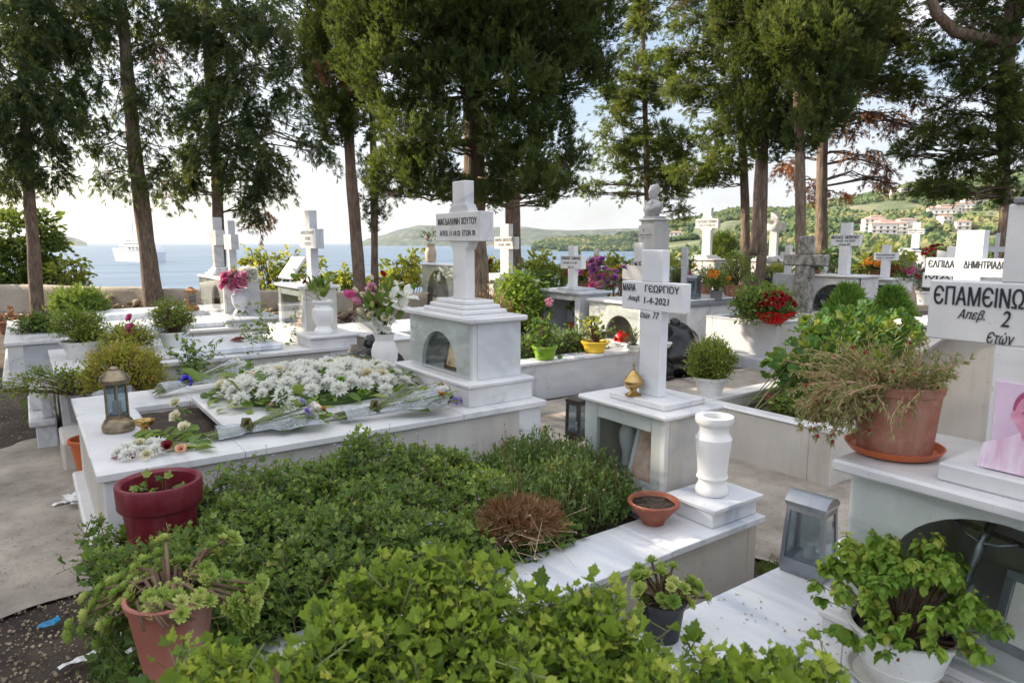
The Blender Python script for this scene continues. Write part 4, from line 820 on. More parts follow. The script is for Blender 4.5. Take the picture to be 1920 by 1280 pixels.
# --- farther shrines
def simple(label, px, py, zc, wy, lx, z0, arch, cr, lines, m='marble', mb=None, tiers=True, shoulder=False, glass=False):
    q = PZ(px, py, zc); x0, y0 = q[0]+.03, q[1]+.03
    ar = (y0+wy*.5, wy*.33, (zc-z0)*.2, wy*.33) if arch is True else arch
    t, z = shrine(label, x0, x0+lx, y0, y0+wy, z0, zc, arch=ar, m=m, mb=mb or m, tiers=[(x0+.05, x0+lx-.03, y0+wy*.5-.24, y0+wy*.5+.24, .04), (x0+.09, x0+lx-.07, y0+wy*.5-.18, y0+wy*.5+.18, .04)] if tiers else (), glass=glass)
    if cr:
        pxl, pxr, pyt, py0, py1, wsh, mc = cr; xc = x0+lx*.45; a = PX(pxl, (py0+py1)/2, xc)[1]; b = PX(pxr, (py0+py1)/2, xc)[1]; yc = (a+b)/2; zt = PX((pxl+pxr)/2, pyt, xc)[2]; za = PX((pxl+pxr)/2, py1, xc)[2]; zz = PX((pxl+pxr)/2, py0, xc)[2]
        c = cross(t, xc, yc, z-.0, zt, (a-b)*wsh, .08, a-b, za, zz, m=mc, shoulders=shoulder); H = zz-za; w = a-b
        for s, u0, u1, v, h, kw in lines: text(s, c, xc-.005, a-w*u0, a-w*u1, zz-H*v, H*h, kw.get('m', 'ink'), kw.get('shear', 0), kw.get('off', .010))
    return t, x0, y0, z
simple('white arched shrine left of the broken topped tree', 952, 527, 1.08, 1.0, .5, .4, True, (927, 965, 420, 444, 467, .42, 'marble'), [('ΜΑΡΙΑ ΧΡΗΣΤΟΥ', .05, .95, .25, .25, P_(m='ink_grey')), ('Апεβ. 2009', .2, .8, .65, .25, P_(m='ink_grey', shear=.3))])
t, x0, y0, z = simple('sunlit beige shrine with arched glass and a vase on top, left of the great cypress', 850, 497, 1.16, 1.35, .6, .45, True, None, [], m='marble', tiers=False, glass=True)
mesh('beige_base', [bx(x0-.25, x0+.9, y0-.4, y0+1.7, 0, .30), bx(x0-.12, x0+.7, y0-.1, y0+1.5, .302, .448)], M['travert'], t)
simple('tall white shrine with flared plaque cross left of the leaning cypress trunks', 1340, 486, 1.25, .95, .55, .3, True, (1304, 1347, 390, 410, 428, .36, 'marble'), [('ΕΥΑΓΓΕΛΟΣ ΤΣΟΥΜΑΣ', .06, .94, .3, .28, P_(m='ink_grey')), ('1932 ΕΤΩΝ 81', .15, .85, .7, .25, P_(m='ink_grey'))], shoulder=True)
simple('broad arched shrine under the plain outlined cross beside the double trunk', 1478, 489, 1.22, 1.35, .6, .3, True, (1432, 1470, 398, 418, 433, .36, 'marble'), [], m='marble')
t, x0, y0, z = simple('white arched shrine with wide round opening under the cross dated 2020', 1617, 518, 1.08, .92, .55, .25, None, (1557.5, 1612, 418, 440, 461, .36, 'painted'), [('ΝΙΚΟΛΑΟΣ', .02, .44, .22, .28, P_(off=.02)), ('ΟΙΚΟΝΟΜΟΥ', .5, .99, .22, .28, P_(off=.02)), ('Апεβ. 4-6-2020', .18, .86, .56, .24, P_(shear=.3)), ('Ετών 87', .32, .70, .86, .22, P_(shear=.3))], tiers=False)
bpy.data.objects.remove([o for o in t.children if o.name.startswith('front_panel')][0]); mesh('front_panel', arch_panel(x0, .04, y0-.003, y0+.923, .25, 1.044, y0+.44, .37, .55, .38), M['marble'], t)
picture(t, (x0+.2, y0+.60, .262), .22, .36, .2, 'brass', 'icon'); picture(t, (x0+.25, y0+.22, .262), .25, .42, .2, 'copper', 'photo_woman')
t, x0, y0, z = simple('low shrine with glass sides under the small painted cross with blue lettering', 1675, 523, 1.02, .40, .42, .4, 'open', (1638.5, 1681.5, 459, 474, 488, .34, 'painted'), [('Μαρία Καλαμπαλίκη', .08, .92, .28, .3, P_(m='ink_blue', shear=.3)), ('Апεβ. 11-10-2001', .1, .88, .68, .26, P_(m='ink_blue', shear=.3))], tiers=False)
simple('grey arched shrine with dark niche under the farthest plaque cross', 1738, 470, 1.34, 1.4, .6, .6, True, (1703, 1733, 417, 429, 439, .5, 'marble'), [('ΚΑΛΟΓΙΑΝΝΗ ΣΤΕΛΛΑ', .04, .96, .3, .3, P_()), ('ΑΠΕΒ. 2-1-1996', .1, .9, .72, .28, P_())], m='marble_grey')
t, x0, y0, z = simple('pale pointed headstone shrine partly hidden behind the tall cross', 1890, 505, 1.2, 1.0, .4, .3, None, None, [], tiers=False, m='marble'); mesh('gable', prism([(y0+.1, 1.2), (y0+1.0, 1.2), (y0+1.0, 1.48), (y0+.1, 1.28)], 0, x0, x0+.06), M['marble'], t)
# small free crosses
def free_cross(label, px, py, x, w, h, armw, m='painted', name='grave_cross', lines=(), arm=(.55, .75), z0=0, cat='cross', base=True):
    q = PX(px, py, x); zt = q[2]; t = thing(name, label, cat, (x, q[1], z0), 'free standing grave crosses'); zb = zt-h
    cross(t, x, q[1], z0 if zb < z0 else zb, zt, w, .05, armw, zb+h*arm[0], zb+h*arm[1], m=m, lines=[(s, q[1]+armw*.45, q[1]-armw*.45, zb+h*v, hh, kw) for s, v, hh, kw in lines])
    if base: mesh('pedestal', bx(x-.12, x+.18, q[1]-.2, q[1]+.2, z0, max(zb, z0+.03), .01), M['marble_grey'], t)
    return t
free_cross('small plain white cross among the shrubs left of the bust pillar', 1117, 467, 9.5, .12, .55, .40)
free_cross('white plaque cross mostly hidden behind the cross dated 2021', 1196, 455, 7.4, .16, .95, .62, lines=[('ΦΩΚΕΑΣ', .68, .06, P_())], arm=(.42, .66))
free_cross('white plaque cross half hidden behind the tall one at right, name starting ΜΑΡΙ', 1790, 462, 7.6, .14, .7, .55, lines=[('ΜΑΡΙΑ', .56, .05, P_())], arm=(.4, .62))
free_cross('slim grey cross left of the flared plaque cross, seen edge on', 1283, 463, 8.8, .10, .8, .12, m='marble_grey')
free_cross('small white cross right of the plain outlined cross', 1478, 459, 11, .12, .5, .30)
free_cross('thin grey cross far right beneath the cypress crown', 1871, 437, 13, .05, 1.1, .75, m='marble_grey', arm=(.72, .80), base=False)
# weathered stone cross on a rough block
q = PZ(1488, 648, 0); t = thing('stone_cross', 'weathered grey stone cross with lichen on a broken stone block', 'cross', q, 'free standing grave crosses')
xc = q[0]+.12; yb = q[1]; st = [bx(xc, xc+.15, yb-.12, yb+.12, .50, 1.24, .012), bx(xc+.002, xc+.148, yb-.10, yb+.10, 1.42, 1.70, .012), bx(xc-.005, xc+.155, yb-.35, yb+.35, 1.24, 1.42, .02)]
mesh('cross', [crumple(g, .012, 5, i) for i, g in enumerate(st)], M['stone_old'], t)
blk = bmesh.new(); bmesh.ops.create_cube(blk, size=1); bmesh.ops.subdivide_edges(blk, edges=blk.edges[:], cuts=5, use_grid_fill=True); bv = A([v.co[:] for v in blk.verts]); bf = [[v.index for v in f.verts] for f in blk.faces]; blk.free()
mesh('stone_block', crumple((bv*A([.55, .75, .52])+A([xc+.05, yb+.05, .26]), bf), .09, 2.6, 4), M['stone_rough'], t, smooth=True)
# marble box graves behind
g10 = grave('marble grave with dark polished coping crowded with potted flowers', 7.95, 10.2, 6.68, 7.95, .70, mt='marble_dark', mb='marble', pil=False, over=.04, lip=.045); mesh('cover_slab', bx(8.1, 10.0, 6.9, 7.8, .701, .73, .01), M['marble'], g10)
g11 = grave('grey veined marble kerb grave with red chrysanthemums', 7.66, 8.5, 5.0, 6.12, .60, op=(7.8, 8.4, 5.14, 6.0), soilz=-.03, mt='marble_grey', mb='marble_vein', pil=False, over=.01, lip=.02)
mesh('base_step', bx(7.45, 8.6, 4.95, 6.2, -.03, .16, .02), M['marble_grey'], g11)
grave('low kerb grave behind the stone cross with small conifers', 8.6, 11, 3.9, 5.0, .34, op=(8.75, 10.8, 4.05, 4.85), soilz=-.04, mb='marble_grey', pil=False)
grave('marble slab grave in front of the small cross with blue lettering', 8.7, 11.5, 3.0, 3.75, .72, mb='travert', mt='marble_slab', pil=False)
grave('pale grave at the cliff wall beneath the shrubs', 3.0, 5.4, 7.6, 8.8, .52, mb='marble_side', pil=False)
grave('grave behind the lily bouquet with a small marble stele', 2.9, 3.35, 6.4, 7.3, .62, mb='marble_side', pil=False)
# bust of a man on a tall pillar
def bust():
    q = PX(1210, 500, 10.2); x, y = q[0], q[1]; t = thing('bust_pillar', 'white marble bust of a man on a tall square pillar', 'bust', (x, y, 0))
    z0 = PX(1205, 503, x)[2]; zt = PX(1212, 407, x)[2]
    mesh('pedestal', [bx(x-.12, x+.62, y-.33, y+.37, 0, z0-.03), bx(x-.16, x+.66, y-.37, y+.41, z0-.03, z0+.02)], M['marble_side'], t)
    sh = mesh('pillar', [bx(x, x+.44, y-.21, y+.21, z0+.02, zt-.16), bx(x+.03, x+.41, y-.18, y+.18, zt-.16, zt-.08), bx(x-.01, x+.45, y-.22, y+.22, zt-.08, zt-.03, .02), bx(x+.05, x+.39, y-.15, y+.15, zt-.03, zt+.02)], M['marble'], t)
    mesh('engraved_cross', [bx(x-.003, x+.001, y+.07, y+.08, zt-.30, zt-.22, .0005), bx(x-.003, x+.001, y+.05, y+.10, zt-.255, zt-.247, .0005)], M['ink_grey'], sh); text('ΙΩΑΝΝΗΣ ΠΑΠΠΑΣ', sh, x-.003, y+.17, y-.15, zt-.35, .03, 'ink_grey'); text('1887 - 1951', sh, x-.003, y+.12, y-.08, zt-.41, .025, 'ink_grey')
    bm = bmesh.new(); cz = zt+.0; k = 1.12
    def ell(c, r, rot=None):
        m4 = Matrix.Translation(Vector(c))@(rot or Matrix())@Matrix.Diagonal((*r, 1)); bmesh.ops.create_icosphere(bm, subdivisions=3, radius=1, matrix=m4)
    f = Vector((-1, .12, 0)).normalized(); s = Vector((f.y, -f.x, 0)); a = math.atan2(f.y, f.x); Rm = Matrix.Rotation(a, 4, 'Z'); c0 = Vector((x+.2, y, cz))
    def L_(fw_, sd, z): return c0+f*fw_*k+s*sd*k+Vector((0, 0, z*k))
    def loft(rows, n=28):
        V = []; 
        for z, fc, fr, sr in rows:
            for j in range(n): a_ = 2*pi*j/n; V.append(bm.verts.new(L_(fc+fr*cos(a_), sr*sin(a_), z)))
        for i in range(len(rows)-1):
            for j in range(n): bm.faces.new([V[i*n+j], V[i*n+(j+1) % n], V[(i+1)*n+(j+1) % n], V[(i+1)*n+j]])
        bm.faces.new(V[:n][::-1]); bm.faces.new(V[-n:])
    loft([(0, .02, .10, .10), (.05, .03, .115, .15), (.12, .03, .125, .205), (.17, .025, .125, .225), (.21, .015, .115, .222), (.245, .005, .10, .19), (.275, 0, .085, .135), (.30, 0, .07, .085), (.325, .0, .064, .068), (.36, .005, .062, .060)])
    LH = lambda a_, b_, c_: L_(a_, b_, c_-.04)
    loft([(0.315, .045, .03, .035), (0.335, .04, .055, .052), (0.360, .03, .075, .062), (0.390, .022, .088, .070), (0.425, .015, .097, .076), (0.460, .008, .103, .081), (0.500, 0, .104, .083), (0.535, -.006, .094, .076), (0.560, -.01, .074, .060), (0.577, -.012, .040, .034)])
    ell(LH(.118, 0, .455), (.018*k, .012*k, .030*k), Rm@Matrix.Rotation(-.35, 4, 'Y')); ell(LH(.098, 0, .495), (.022*k, .055*k, .012*k), Rm); ell(LH(.092, 0, .383), (.018*k, .022*k, .014*k), Rm); ell(LH(.100, 0, .418), (.014*k, .026*k, .007*k), Rm)
    for sd in (-1, 1): ell(LH(.0, .080*sd, .465), (.02*k, .010*k, .032*k), Rm); ell(L_(.115, .06*sd, .19), (.03*k, .022*k, .12*k), Rm@Matrix.Rotation(.25*sd, 4, 'X'))
    ell(L_(.118, 0, .22), (.02*k, .025*k, .03*k), Rm)
    me = bpy.data.meshes.new('bust'); bm.to_mesh(me); bm.free(); me.materials.append(M['marble']); o = bpy.data.objects.new('bust', me); COL.objects.link(o); o.parent = t; me.transform(Matrix.Translation(-Vector((x, y, 0))))
    md = o.modifiers.new('r', 'REMESH'); md.mode = 'VOXEL'; md.voxel_size = .011; md.use_smooth_shade = True; sm = o.modifiers.new('s', 'SMOOTH'); sm.iterations = 3; sm.factor = .5
bust()
def pr_(x, y, z): d = A([x, y, z])-_O; k = d@_fw; return (960+CF*(d@_rt)/k, 640-CF*(d@_up)/k)
# ------------------------------------------------ things on and around the graves
def P3(p): return (float(p[0]), float(p[1]), float(p[2]))
def hexl(label, c, r, h, m='brass_dull', n=6, group='grave lanterns', rz=0, roof='cone', gl='glass_lamp'):
    """candle lantern: moulded base, glazed body with corner bars, roof"""
    t = thing('grave_lantern', label, 'lantern', c, group, rz)
    mesh('base', lathe([(r*1.12, 0), (r*1.22, h*.03), (r*1.2, h*.10), (r*1.0, h*.17), (r*.86, h*.20), (r*.86, h*.25)], n=n if roof != 'cone' else 24), M[m], t, False, smooth=roof == 'cone', sharp=40)
    b = h*.25; tp = h*.72
    pts = [(r*.86*cos(2*pi*(i+.5)/n), r*.86*sin(2*pi*(i+.5)/n)) for i in range(n)]
    for i, (x, y) in enumerate(pts): mesh('corner_bar', tube([(x, y, b-.002), (x, y, tp)], r*.07, 5), M[m], t, False)
    mesh('glass', (A([(x*.97, y*.97, z) for z in (b, tp) for x, y in pts]), [[i, (i+1) % n, n+(i+1) % n, n+i] for i in range(n)]), M[gl], t, False)
    mesh('roof', lathe([(r*.9, tp), (r*1.10, tp+h*.02), (r*1.12, tp+h*.06), (r*1.14, tp+h*.07), (r*1.02, tp+h*.12), (r*.45, tp+h*.205), (r*.38, tp+h*.21), (r*.38, tp+h*.235), (r*.2, tp+h*.26), (0.0, tp+h*.265)], n=24 if roof == 'cone' else n), M[m], t, False, smooth=roof == 'cone', sharp=35)
    mesh('candle', lathe([(r*.35, b), (r*.35, b+h*.2), (r*.08, b+h*.2), (0, b+h*.23)], n=12), mat('red_candle_cup', (.35, .05, .04), .4) if n != 6 else M['white_plastic'], t, False); return t
def boxl(label, c, w, d, h, m, rz=0, taper=.8, group='grave lanterns', dome=True):
    t = thing('grave_lantern', label, 'lantern', c, group, rz)
    def fr(z0, z1, k0, k1, e=0):
        V = []; 
        for z, k in ((z0, k0), (z1, k1)): V += [(sx*(w/2*k+e), sy*(d/2*k+e), z) for sx, sy in ((-1, -1), (1, -1), (1, 1), (-1, 1))]
        return (A(V), [[0, 1, 5, 4], [1, 2, 6, 5], [2, 3, 7, 6], [3, 0, 4, 7], [3, 2, 1, 0], [4, 5, 6, 7]])
    K = lambda z: 1-(1-taper)*z/h
    mesh('base', [fr(0, h*.05, .93, .97), fr(h*.05, h*.14, 1.0, K(h*.14))], M[m], t, False)
    z0, z1 = h*.14, h*.84
    for sx, sy in ((-1, -1), (1, -1), (1, 1), (-1, 1)):
        a = A([sx*w/2*K(z0), sy*d/2*K(z0), z0]); b = A([sx*w/2*K(z1), sy*d/2*K(z1), z1]); q = w*.12; mesh('corner_post', (A([a, a-A([sx*q, 0, 0]), a-A([sx*q, sy*q, 0]), a-A([0, sy*q, 0]), b, b-A([sx*q, 0, 0]), b-A([sx*q, sy*q, 0]), b-A([0, sy*q, 0])]), [[0, 1, 5, 4], [1, 2, 6, 5], [2, 3, 7, 6], [3, 0, 4, 7]]), M[m], t, False)
    mesh('lower_rail', fr(z0, z0+h*.05, K(z0)+.004, K(z0+h*.05)+.004), M[m], t, False); mesh('upper_rail', fr(z1-h*.06, z1, K(z1-h*.06)+.004, K(z1)+.004), M[m], t, False)
    V = [];
    for z in (z0, z1): V += [(sx*w/2*K(z)*.95, sy*d/2*K(z)*.95, z) for sx, sy in ((-1, -1), (1, -1), (1, 1), (-1, 1))]
    mesh('glass', (A(V), [[0, 1, 5, 4], [1, 2, 6, 5], [2, 3, 7, 6], [3, 0, 4, 7]]), M['glass_lamp'], t, False)
    k = K(z1); rf = [fr(z1, z1+h*.05, k*1.04, k*1.10)]
    if dome:
        n = 8; V = []; 
        for i in range(n+1): u = -1+2*i/n; V += [(w/2*k*1.1*u, -d/2*k*1.1, z1+h*.05+h*.10*(1-u*u)**.8), (w/2*k*1.1*u, d/2*k*1.1, z1+h*.05+h*.10*(1-u*u)**.8)]
        F = [[2*i, 2*i+1, 2*i+3, 2*i+2] for i in range(n)]+[[2*i for i in range(n+1)], [2*i+1 for i in range(n+1)][::-1]]; rf.append((A(V), F))
    else: rf.append(fr(z1+h*.05, z1+h*.15, k*1.0, k*.35))
    mesh('roof', rf, M[m], t, False, smooth=dome, sharp=40); mesh('door_knob', tube([(w*.3, -d/2*.96-.01, h*.2), (w*.3, -d/2*.9, h*.2)], .006, 8), M['dark_metal'], t, False)
    mesh('candle', lathe([(w*.16, z0), (w*.16, z0+h*.22), (0, z0+h*.22)], n=12), M['white_plastic'], t, False); return t
hexl('tarnished brass lantern with conical roof on the corner of the flower covered grave', P3(PZ(223, 806, .60)), .066, .355)
def censer(label, c, s, handle=True, lid=True):
    t = thing('incense_burner', label, 'incense burner', c, 'brass incense burners')
    pr = [(.34, 0), (.34, .04), (.2, .1), (.13, .2), (.14, .28), (.3, .36), (.38, .48), (.40, .52), (.40, .56)]
    if not lid: pr += [(.36, .56), (.3, .42), (.0, .40)]
    mesh('bowl', lathe([(r*s, z*s) for r, z in pr], n=24), M['brass'], t, False, smooth=True, sharp=40)
    if lid:
        mesh('lid', lathe([(r*s, z*s) for r, z in [(.40, .561), (.42, .60), (.40, .64), (.36, .68), (.30, .80), (.2, .92), (.1, 1.0), (.06, 1.05), (.08, 1.08), (0, 1.12)]], n=24), M['brass'], t, False, smooth=True, sharp=40)
        mesh('finial', [bx(-.02*s, .02*s, -.025*s, .025*s, 1.09*s, 1.36*s, .001), bx(-.018*s, .018*s, -.09*s, .09*s, 1.20*s, 1.27*s, .001)], M['brass'], t, False)
    if handle: mesh('handle', tube([(0, .30*s, .50*s), (0, .46*s, .50*s), (0, .50*s, .38*s), (0, .42*s, .24*s), (0, .2*s, .2*s)], .03*s, 6), M['brass'], t, False)
    return t
censer('ornate brass incense burner with cross finial at the foot of the painted cross', (2.50, 2.432, .826), .125)
censer('small open brass incense cup beside the brass lantern', P3(PZ(272, 812, .6)), .13, True, False)
mesh('long_handle', tube([(0, 0, .06), (-.09, .05, .075), (-.13, .07, .08)], .004, 5), M['brass'], [o for o in COL.objects if o.name.startswith('incense_burner')][-1], False)
boxl('dull silver lantern with domed lid on the corner of the right foreground slab', P3(PZ(1518, 1078, .30)+A([.02, .02, 0])), .135, .18, .33, 'pewter', rz=rad(6))
boxl('dark bronze lantern standing beside the low glazed shrine', P3(PZ(1084, 822, .33)), .13, .12, .30, 'dark_metal', rz=rad(10), dome=False, taper=.92)
hexl('small bronze lantern on the farthest left grave beside the twin crosses', P3(PZ(360, 582, .60)), .09, .36, 'copper', n=4, roof='hip')
hexl('brown copper lantern beside the grey table shrine', P3(PZ(1118, 603, .55)), .09, .34, 'copper', n=8, roof='hip')
hexl('brass urn shaped lantern behind the cross dated 2021', P3(PZ(1213, 612, .5)), .13, .42, 'brass_dull', n=8)
boxl('plain grey metal lantern on the dark coping among flower pots', P3(PZ(1300, 563, .705)), .20, .16, .40, 'pewter', rz=.3, taper=.97)
hexl('brass lantern between the two small conifers', P3(PZ(1646, 583, .45)), .12, .42, 'brass', n=6, roof='hip')
boxl('black framed lantern below the right conifer', P3(PZ(1690, 668, .3)), .16, .14, .34, 'dark_metal', rz=.2, dome=False)
boxl('reddish wooden lantern beside the white pot near the portrait cross', P3(PZ(1708, 640, .35)), .15, .15, .36, 'copper', rz=.2, dome=False)
# urns
def vase(label, c, r, h, m='marble_clean', cat='vase', prof=VASE, name='marble_vase', group='marble vases'):
    t = thing(name, label, cat, c, group); mesh('body', vase_geo((0, 0, 0), r, h, prof), M[m], t, False, smooth=True, sharp=30); mesh('dark_mouth', lathe([(0, h*.93), (r*.55, h*.93)], n=20), M['soil_pot'], t, False); return t
vase('empty white turned marble urn with thick rim on the low pedestal', (2.575, 1.980, .426), .088, .375, prof=VASE2)
VP2 = [(.36, 0), (.40, .02), (.48, .3), (.5, .52), (.42, .72), (.34, .80), (.36, .92), (.42, 1.0), (.34, 1.0), (.3, .8)]
v1 = P3(PZ(722, 692, .60)); vase('plain white vase holding lilies and roses behind the funeral flowers', v1, .105, .29, 'white_plastic', prof=VP2)
v2 = (2.36, 6.50, .717); vase('white marble vase with wilting lilies in front of the second row shrine', v2, .105, .33, prof=VASE)
v3 = (2.44, 9.93, .598); vase('grey marble vase full of pink flowers at the far left shrine', v3, .125, .38, 'marble_grey')
v4 = P3(PZ(808, 492, 1.16)); vase('brown clay vase on top of the sunlit beige shrine', v4, .13, .42, 'travert', prof=VP2)
vase('white marble vase beside the stone cross', P3(PZ(1495, 530, .8)), .12, .4); vase('small marble vase behind the shoulder of the stone cross', P3(PZ(1543, 518, 1.0)), .08, .25)
# ---- bouquets
def stalks(P0, P1, r=.003, m='stem_g', root=None, name='stems'): mesh(name, sticks(P0, P1, r), M[m], root)
def bouquet(label, base, items, leafn=40, leaf='lf_small', ls=.06, group='flower bouquets', name='flower_bouquet', spread=.12, rise=.2, cat='flowers', lt=T_OVAL):
    """items: (kind, material, offset (x,y,z), size); stems meet at base"""
    t = thing(name, label, cat, base, group); b = A(base); tips = []
    for k, m, off, s in items:
        p = b+A(off); d = A(off)*A([1, 1, .6])+A([-.35, -.15, .12])*np.linalg.norm(off); f = dict(mum=mum, rose=rose, lily=lily, bud=bud)[k]; g = [f(p, d, s)]
        if k == 'lily': g.append((lambda q: (q[0], q[1], q[2], 1))(rosette(p, d, 5, s*.5, 1, T_DIA, (.3, .3), .16)))
        mesh('bloom', g, [M[m], M['p_yellow']], t); tips.append(p)
    if leafn:
        off = ellipsoid_pts(leafn, (0, 0, rise*.75), (spread, spread, rise*.6), .2, -1)[0]; mesh('leaves', scatter(lt, b+off, off+A([0, 0, .03])+sph(len(off))*.08, ls*rng.uniform(.6, 1.2, len(off))), M[leaf], t)
    stalks(np.repeat([b], len(tips), 0), A(tips), .003, root=t); return t
def rel(px, py, base, back=0.):      # offset of a photo point from a base, in the upright plane through the base that faces the camera
    d = (A(base)-_O)@_fw-back; return PD(px, py, d)-A(base)
b = (v1[0], v1[1], v1[2]+.26)
bouquet('large bouquet of white and pink lilies with cream roses in the plain white vase', b, [('lily', 'p_white', rel(735, 560, b, .1), .16), ('lily', 'p_white', rel(762, 556, b, .05), .16), ('lily', 'p_white', rel(752, 578, b, .1), .16), ('lily', 'p_white', rel(745, 535, b), .08), ('bud', 'p_pink', rel(700, 545, b), .11), ('bud', 'p_pink', rel(712, 550, b, .05), .10), ('bud', 'p_mag', rel(662, 558, b), .12), ('bud', 'p_pink', rel(678, 570, b, .06), .12), ('bud', 'p_cream', rel(672, 548, b), .09), ('bud', 'p_pink', rel(708, 568, b, .1), .09), ('lily', 'p_pink', rel(690, 560, b), .08),
 ('rose', 'p_cream', rel(724, 597, b, .1), .05), ('rose', 'p_cream', rel(697, 592, b, .1), .045), ('mum', 'p_white', rel(711, 610, b, .1), .045), ('mum', 'p_white', rel(722, 617, b, .1), .04), ('mum', 'p_cream', rel(704, 582, b, .08), .04), ('bud', 'p_red', rel(722, 520, b, -.1), .09), ('bud', 'p_green', rel(742, 548, b), .07), ('bud', 'p_cream', rel(700, 525, b), .08), ('bud', 'p_green', rel(772, 542, b), .07)]+[('bud', random.choice(['p_pink', 'p_mag', 'p_cream', 'p_pink']), rel(random.uniform(660, 740), random.uniform(535, 600), b, random.uniform(-.05, .1)), .10) for _ in range(12)]+[('lily', random.choice(['p_white', 'p_pink']), rel(random.uniform(690, 765), random.uniform(540, 590), b, random.uniform(0, .12)), .11) for _ in range(7)]+[('mum', 'p_white', rel(random.uniform(695, 735), random.uniform(595, 622), b, .1), .04) for _ in range(6)], 150, 'lf_geran', .10, spread=.16, rise=.30)
gp = ellipsoid_pts(130, A(b)+rel(672, 600, b), (.06, .06, .10), .1, -1)[0]; o = mesh('gypsophila', [scatter(T_PETW, gp, sph(len(gp)), .008), sticks(np.repeat([b], len(gp), 0), gp, .0005)], M['p_white'], None); tag(o, 'spray of tiny white baby breath hanging left of the lily vase', 'flowers', 'flower bouquets')
b = (v2[0], v2[1], v2[2]+.30)
bouquet('wilting white lilies with a dark red carnation in the second row vase', b, [('lily', 'p_cream', rel(572, 550, b, .1), .12), ('lily', 'p_white', rel(584, 535, b, .05), .12), ('lily', 'p_cream', rel(566, 560, b, .05), .10), ('rose', 'p_dred', rel(574, 529, b, .1), .04), ('bud', 'p_white', rel(556, 508, b), .06), ('bud', 'p_green', rel(556, 520, b), .1), ('lily', 'p_white', rel(596, 553, b), .08)], 36, 'lf_geran', .12, spread=.12, rise=.18)
b = (v3[0], v3[1], v3[2]+.36)
bouquet('round bunch of pink and white artificial flowers in the grey vase', b, [(random.choice(['rose', 'mum']), random.choice(['p_mag', 'p_pink', 'p_mag', 'p_pink']), rel(random.uniform(420, 458), random.uniform(514, 538), b, random.uniform(0, .1)), .095) for _ in range(30)]+[('mum', 'p_white', rel(random.uniform(455, 478), random.uniform(506, 522), b), .085) for _ in range(14)], 50, 'lf_geran', .08, spread=.2, rise=.2)
b = (v4[0], v4[1], v4[2]+.4)
bouquet('dry dusky flower bunch in the brown clay vase', b, [('mum', 'p_pink', rel(random.uniform(798, 812), random.uniform(438, 450), b), .05) for _ in range(6)], 90, 'lf_grey', .08, spread=.28, rise=.26)
q = PZ(1135, 548, .95)
bouquet('big bunch of purple and magenta flowers beside the grey table shrine', P3(q-A([0, 0, .15])), [(random.choice(['rose', 'mum', 'mum']), random.choice(['p_purple', 'p_purple', 'p_purple', 'p_mag', 'p_pink']), rel(random.gauss(1130, 16), random.uniform(488, 545), q-A([0, 0, .15]), random.uniform(-.1, .12)), .075) for _ in range(34)]+[('mum', 'p_mag', rel(random.uniform(1106, 1120), random.uniform(535, 548), q-A([0, 0, .15]), .1), .07) for _ in range(3)], 70, 'lf_small', .08, spread=.22, rise=.3)
mesh('flower_box', bx(-.25, .3, -.2, .25, -.35, .02, .01), M['marble_grey'], [o for o in COL.objects if o.name.startswith('flower_bouquet')][-1], False)
# loose flowers at the near corner and roses on the soil
def flowers_at(label, items, leaves=(), group='flowers laid on the big grave', name='loose_flowers', cat='flowers'):
    c = np.mean([i[2] for i in items], 0); t = thing(name, label, cat, (c[0], c[1], c[2]), group)
    for k, m, p, s, d in items:
        f = dict(mum=mum, rose=rose, lily=lily, bud=bud)[k]; mesh('bloom', f(A(p), A(d), s), M[m], t)
    if len(leaves): mesh('leaves', scatter(T_OVAL, A([l[0] for l in leaves]), A([l[1] for l in leaves]), A([l[2] for l in leaves])), M['lf_geran'], t)
    return t
def onz(px, py, z): return PZ(px, py, z)
it = []
for px, py in ((222, 848), (236, 840), (252, 845), (262, 832), (240, 852), (268, 843), (285, 830), (292, 843), (298, 832), (308, 838), (275, 852), (250, 832)): it.append(('mum', random.choice(['p_white', 'p_white', 'p_cream']), onz(px, py, .63), .042, (-.4, -.4, 1)))
it += [('rose', 'p_dred', onz(315, 838, .635), .038, (-.5, -.5, .8)), ('rose', 'p_red', onz(250, 855, .62), .026, (-.5, -.5, .6)), ('mum', 'p_pink', onz(218, 853, .615), .026, (-.6, -.3, .6)), ('rose', 'p_peach', onz(340, 842, .62), .034, (-.3, -.6, .6))]
lv = [(onz(random.uniform(240, 370), random.uniform(815, 845), .61), (random.uniform(.2, 1), random.uniform(-.6, .6), .15), random.uniform(.05, .11)) for _ in range(46)]
flowers_at('white chrysanthemums and a dark red rose lying on the near corner of the big grave', it, lv)
for i, (px, py, z, w) in enumerate(((329, 757, .66, 'leftmost, nearest the back'), (330, 782, .64, 'middle'), (347, 803, .63, 'nearest the viewer'))):
    t = thing('cut_rose', f'cream rose on the bare soil of the big grave, {w} of three', 'rose', onz(px, py, z), 'cream roses on the soil'); p = onz(px, py, z); mesh('bloom', rose(p, (-.5, -.4, .7), .042), M['p_cream'], t); e = onz(px+20, py+22, .6); mesh('stem', tube([p, (p+e)/2+A([0, 0, .01]), e], .003, 5), M['stem_g'], t)
    mesh('leaves', scatter(T_OVAL, np.repeat([(p+e)/2], 7, 0)+sph(7)*.02, sph(7)*A([1, 1, .3]), .05), M['lf_geran'], t)
